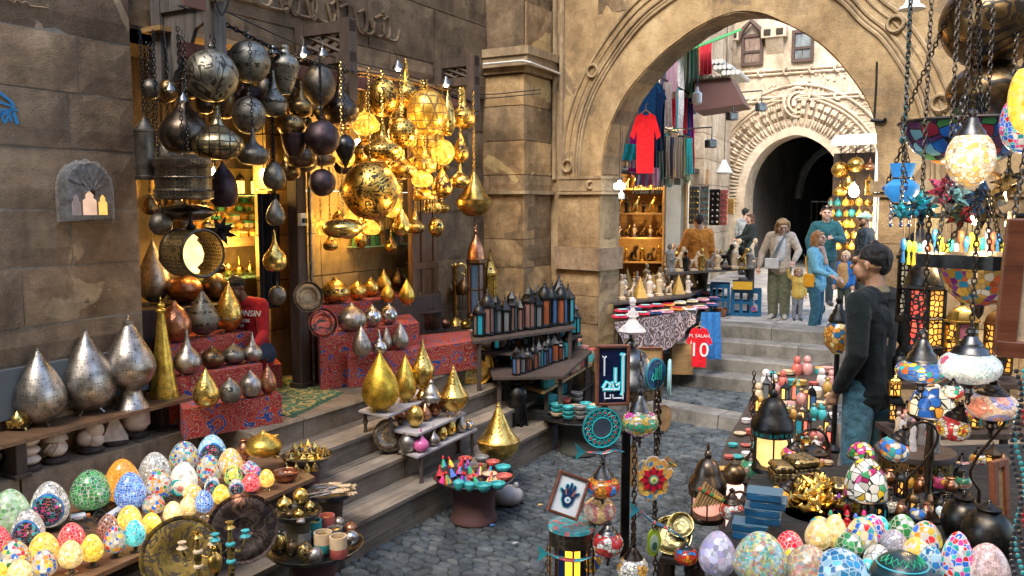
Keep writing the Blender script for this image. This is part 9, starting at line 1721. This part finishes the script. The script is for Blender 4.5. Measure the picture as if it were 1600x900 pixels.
# table with folded clothes and alabaster figures
TC=[atz(960,506,1.28),atz(1090,484,1.28),atz(1135,452,1.28),atz(960,452,1.28)]
o=bench(((960,506),(1088,484),(1128,456),(960,452)),1.28,.155,WDD,'long stall table of packed shirts and stone figures beside the pier')
b=MB();n=26;v=[]
for j in range(5):
    for i in range(n):k=i/(n-1);e=TC[0].lerp(TC[1],k)if k<1 else TC[1];sag=.45*math.sin(math.pi*min(1,k*1.05))**.6+.06;v.append(e+Vector((.0+.015*math.sin(i*1.7)*j/2,-.03-.02*j+.015*math.sin(i*2.1)*j/2,.02-sag*j/4)))
b.add(v,[(j*n+i,j*n+i+1,(j+1)*n+i+1,(j+1)*n+i)for j in range(4)for i in range(n-1)]);tag(b.build('patterned_cloth',TXB),'mauve cloth with dark floral circles hanging over the stall edge','cloth')
pc=[('crimson',(.5,.02,.05)),('navy',(.02,.05,.15)),('white',(.65,.65,.65)),('pale turquoise',(.35,.6,.6)),('pink',(.6,.25,.35)),('orange',(.6,.2,.04)),('black',(.03,.03,.035)),('cream',(.65,.55,.35))]
rr=random.Random(14)
for j in range(4):
    for i in range(9):
        x=968+i*18+j*4;y=500-j*11-i*2.4;k=rr.choice([0,0,0,1])if i<4 else rr.randrange(8);p=atz(x,y,1.285);b=MB();b.bbox(-.1,.1,-.08,.08,0,.05,.02);c_=MB();c_.bbox(-.07,.06,-.082,.03,.051,.056,.002);small('folded_shirt','%s folded shirt packet, %s from the left in the %s row of packets'%(pc[k][0],ORD[i],['front','second','third','back'][j]),'folded shirt','shirt packets on the stall table',p+Vector((0,0,rr.uniform(0,.03))),[('packet',b,cloth('pk_%d'%k,pc[k][1],.5)),('print',c_,paint('pkp_%d'%((k+3)%8),pc[(k+3)%8][1],.4))],rr.uniform(-.4,.4))
o=bench(((958,474),(1078,462),(1110,444),(958,436)),1.42,.955,WDD,'raised shelf of pale alabaster figures behind the shirt packets')
for j in range(3):
    for i in range(8):x=970+i*15+j*5;y=468-j*9-i*1.5;m=[CREM,SAND,OCH,ALA][(i+j*3)%4];figure(atz(x,y,1.42),R.uniform(.2,.42),m,'%s stone figure, %s from the left in the %s row beside the pier'%(['cream','sandy','ochre','rosy white'][(i+j*3)%4],ORD[i],['front','middle','back'][j]),grp='pale stone figures',k=[0,0,2,1][(i*3+j)%4])
bench(((1040,428),(1180,418),(1185,402),(1040,404)),1.75,.955,WDD,'far table crowded with carved pale driftwood like figures')
for j in range(2):
    for i in range(11):x=1046+i*12.5;y=424-j*10-i*.5;figure(atz(x,y,1.75),R.uniform(.25,.5),[GREY,SAND,CREM,GOLDE,BLK][(i*2+j)%5],'%s carved figure, %s from the left in the %s row of the far table'%(['grey','sandy','cream','brass','black'][(i*2+j)%5],ORD[i],['front','back'][j]),grp='carved figures on the far table',k=(i+j)%2)
# crates, boxes, jersey
BC=paint('blue_crate',(.01,.11,.25),.4)
def crate(x,yb,w_,h_,l,logo):
    p=atz(x,yb,PZ);q=pxm(p);o=thing('bottle_crate',l,'crate',p,math.atan2(-p.x,p.y));W_,H_=w_*q/2,h_*q;b=MB()
    for z0,z1 in((0,H_*.12),(H_*.45,H_*.55),(H_*.86,H_)):b.box(-W_,W_,-.015,0,z0,z1);b.box(-W_,W_,.3,.315,z0,z1)
    for x0 in(-1,-.45,.25,.78):b.box(x0*W_,(x0+.22)*W_,-.013,-.002,0.002,H_*.99)
    b.box(-W_-.012,-W_,-.01,.31,0,H_);b.box(W_,W_+.012,-.01,.31,0,H_);b.box(-W_,W_,0.001,.3,0,.02);b.build('crate_body',BC,o,False)
    if logo:
        for r_,m,d,z in((.045,(.7,.05,.08),-.018,0),(.03,(.02,.1,.4),-.0195,-.012)):b=MB();b.T=Matrix.Translation((W_*.55,d,H_*.28))@Matrix.Rotation(math.pi/2,4,'X');b.lathe([(.001,0),(r_,0),(r_,.001),(.001,.001)],16);b.build('round_logo',paint('logo_%d'%int(r_*1000),m,.4),o)
        b=MB();b.tube([(W_*.55+.02*math.sin(k*1.9),-.017,H_*(.42+k*.045))for k in range(11)],.006,4);b.build('white_script',WL,o)
    return o
crate(1124,493,28,50,'open blue bottle crate half hidden behind the folded shirts',0);crate(1165,494,44,42,'blue bottle crate with white script and a red blue logo',1)
boxat('cardboard_box','tall brown cardboard box standing under the stall table','box',1066,586,.355,34,52,.35,WDY,SAND,.1);boxat('orange_crate','yellow and black battery pack on the blue crate','battery pack',1160,453,1.42,30,14,.2,paint('yellow_pack',(.7,.4,.03),.5),CORD);pot('bowl',1127,495,20,13,.955,COP,'copper coloured bowl beside the blue crates')
o,H_,W_=tee(1093,512,574,40,cloth('jersey_red',(.6,.01,.02)),'small red football jersey with the white number ten hanging by the steps',None);text('10',H_*.5,WL,o,(0,-.034,-H_*.72),(math.pi/2,0,0));text('M. SALAH',H_*.12,WL,o,(0,-.034,-H_*.24),(math.pi/2,0,0))
drape(1112,492,540,22,SC['blue'],'bright blue cloth hanging off the stall beside the jersey',nm='hanging_cloth',cat='cloth',d=0,grp=None).location=aty(1112,488,12.0)
for i,(x,y0,y1,w_,m,l)in enumerate(((1084,292,350,16,GUN,'dark rack of necklaces left on the far shop front'),(1100,290,352,14,SILE,'turquoise and silver necklace rack in the middle'),(1113,296,352,22,BLK,'black rack of bangles on the far shop front'),(1130,297,352,12,ROSE,'red velvet rack of rings'),(1141,310,335,12,OCH,'yellow bag display at the right of the far shop'))):
    p=aty(x,y1,17.5+i*.1);q=pxm(p);o=thing('display_rack',l,'display rack',p,-.3);b=MB();b.bbox(-w_/2*q,w_/2*q,0,.06,0,(y1-y0)*q,.01);b.build('backing',m,o,False);b=MB()
    for r_ in range(6):
        for c in range(3):b.ball(((c-1)*w_*.3*q,-.02,(r_+.6)*(y1-y0)/6.4*q),w_*.1*q,6)
    b.build('jewels',[GOLDE,TURQ,SILP,SILP,WDY][i],o)
boxat('glass_cabinet','teal glass display cabinet on the far pavement','cabinet',1127,402,PZ+.35,26,52,.4,glass('teal_glass',(.1,.3,.32),.1,.7),GUN)
# gold lantern stall on the far right
RS=Fr(AR.P(tR-.1,0,-TH-8.0)[:2],AR.u[:2],AR.n[:2])
zc_=RS.tz(1335,230)[1]-PZ
lk=thing('lantern_stall','far stall with white canopy hung full of glowing golden lamps','stall',RS.P(*RS.tz(1335,400)[:1],PZ),RS.rot());q=pxm(lk.location)
b=MB();b.box(-45*q,60*q,.3,.36,0,zc_-.1);b.build('back_board',WDD,lk,False);b=MB();b.hexa([(-25*q,-.7,zc_),(50*q,-.7,zc_),(50*q,.4,zc_+.2),(-45*q,.4,zc_+.2),(-25*q,-.7,zc_+.1),(50*q,-.7,zc_+.1),(50*q,.4,zc_+.3),(-45*q,.4,zc_+.3)]);b.build('white_canopy',paint('canopy_white',(.7,.7,.68),.7),lk,False)
for x in(38*q,44*q):b=MB();b.box(x,x+.05,-.6,-.55,0,zc_);b.build('canopy_post',WHT,lk,False)
k=0;rr=random.Random(3)
for(x,y0,y1,w_,kd,m,l)in((1312,250,278,26,'globe',LG,'gold ball lamp, left one under the white canopy'),(1337,243,270,26,'globe',GOLDP,'shiny gold ball lamp in the middle under the canopy'),(1359,245,266,18,'onion',COP,'copper onion lamp right under the canopy'),(1357,272,305,12,'cyl',LG,'brass cylinder lamp below the copper onion'),(1312,282,306,22,'ufo',LG,'gold flat onion lamp at the left of the stall'),(1325,272,296,14,'egg',GOLDP,'gold egg lamp between the balls'),(1334,285,308,15,'egg',BULBW,'white lit glass lamp in the middle of the stall')):hang_lamp(kd,x,y0,y1,w_,Fr(RS.P(0,0,.3)[:2],RS.u[:2],RS.n[:2]),m,l,top=PZ+zc_+.1,seg=16)
for j in range(5):
    for i in range(7):
        x=1299+i*11+rr.uniform(-2,2);y=322+j*17;p=RS.hit(x,y,.0);s=pxm(p);c=['yellow','amber','gold','green'][rr.choice([0,0,1,2,3])];L='%s glowing lamp, %s from left in %s row of the far stall'%(c,ORD[i],ORD[j]);m={'yellow':LGF,'amber':BULB,'gold':LG,'green':pnm['turquoise']}[c]
        if(i+j)%3:hang_lamp(['globe','tear','squat'][rr.randrange(3)],x,y-14,y,11,RS,m,L,top=p.z,seg=12,grp='glowing lamps of the far stall')
        else:lantern(x,y,9,15,0,BRZ,m,L,6,p0=p,grp='glowing lamps of the far stall')
lamp(RS.P(RS.tz(1335,330)[0],2.6,.8),22,(1,.65,.25),.1)
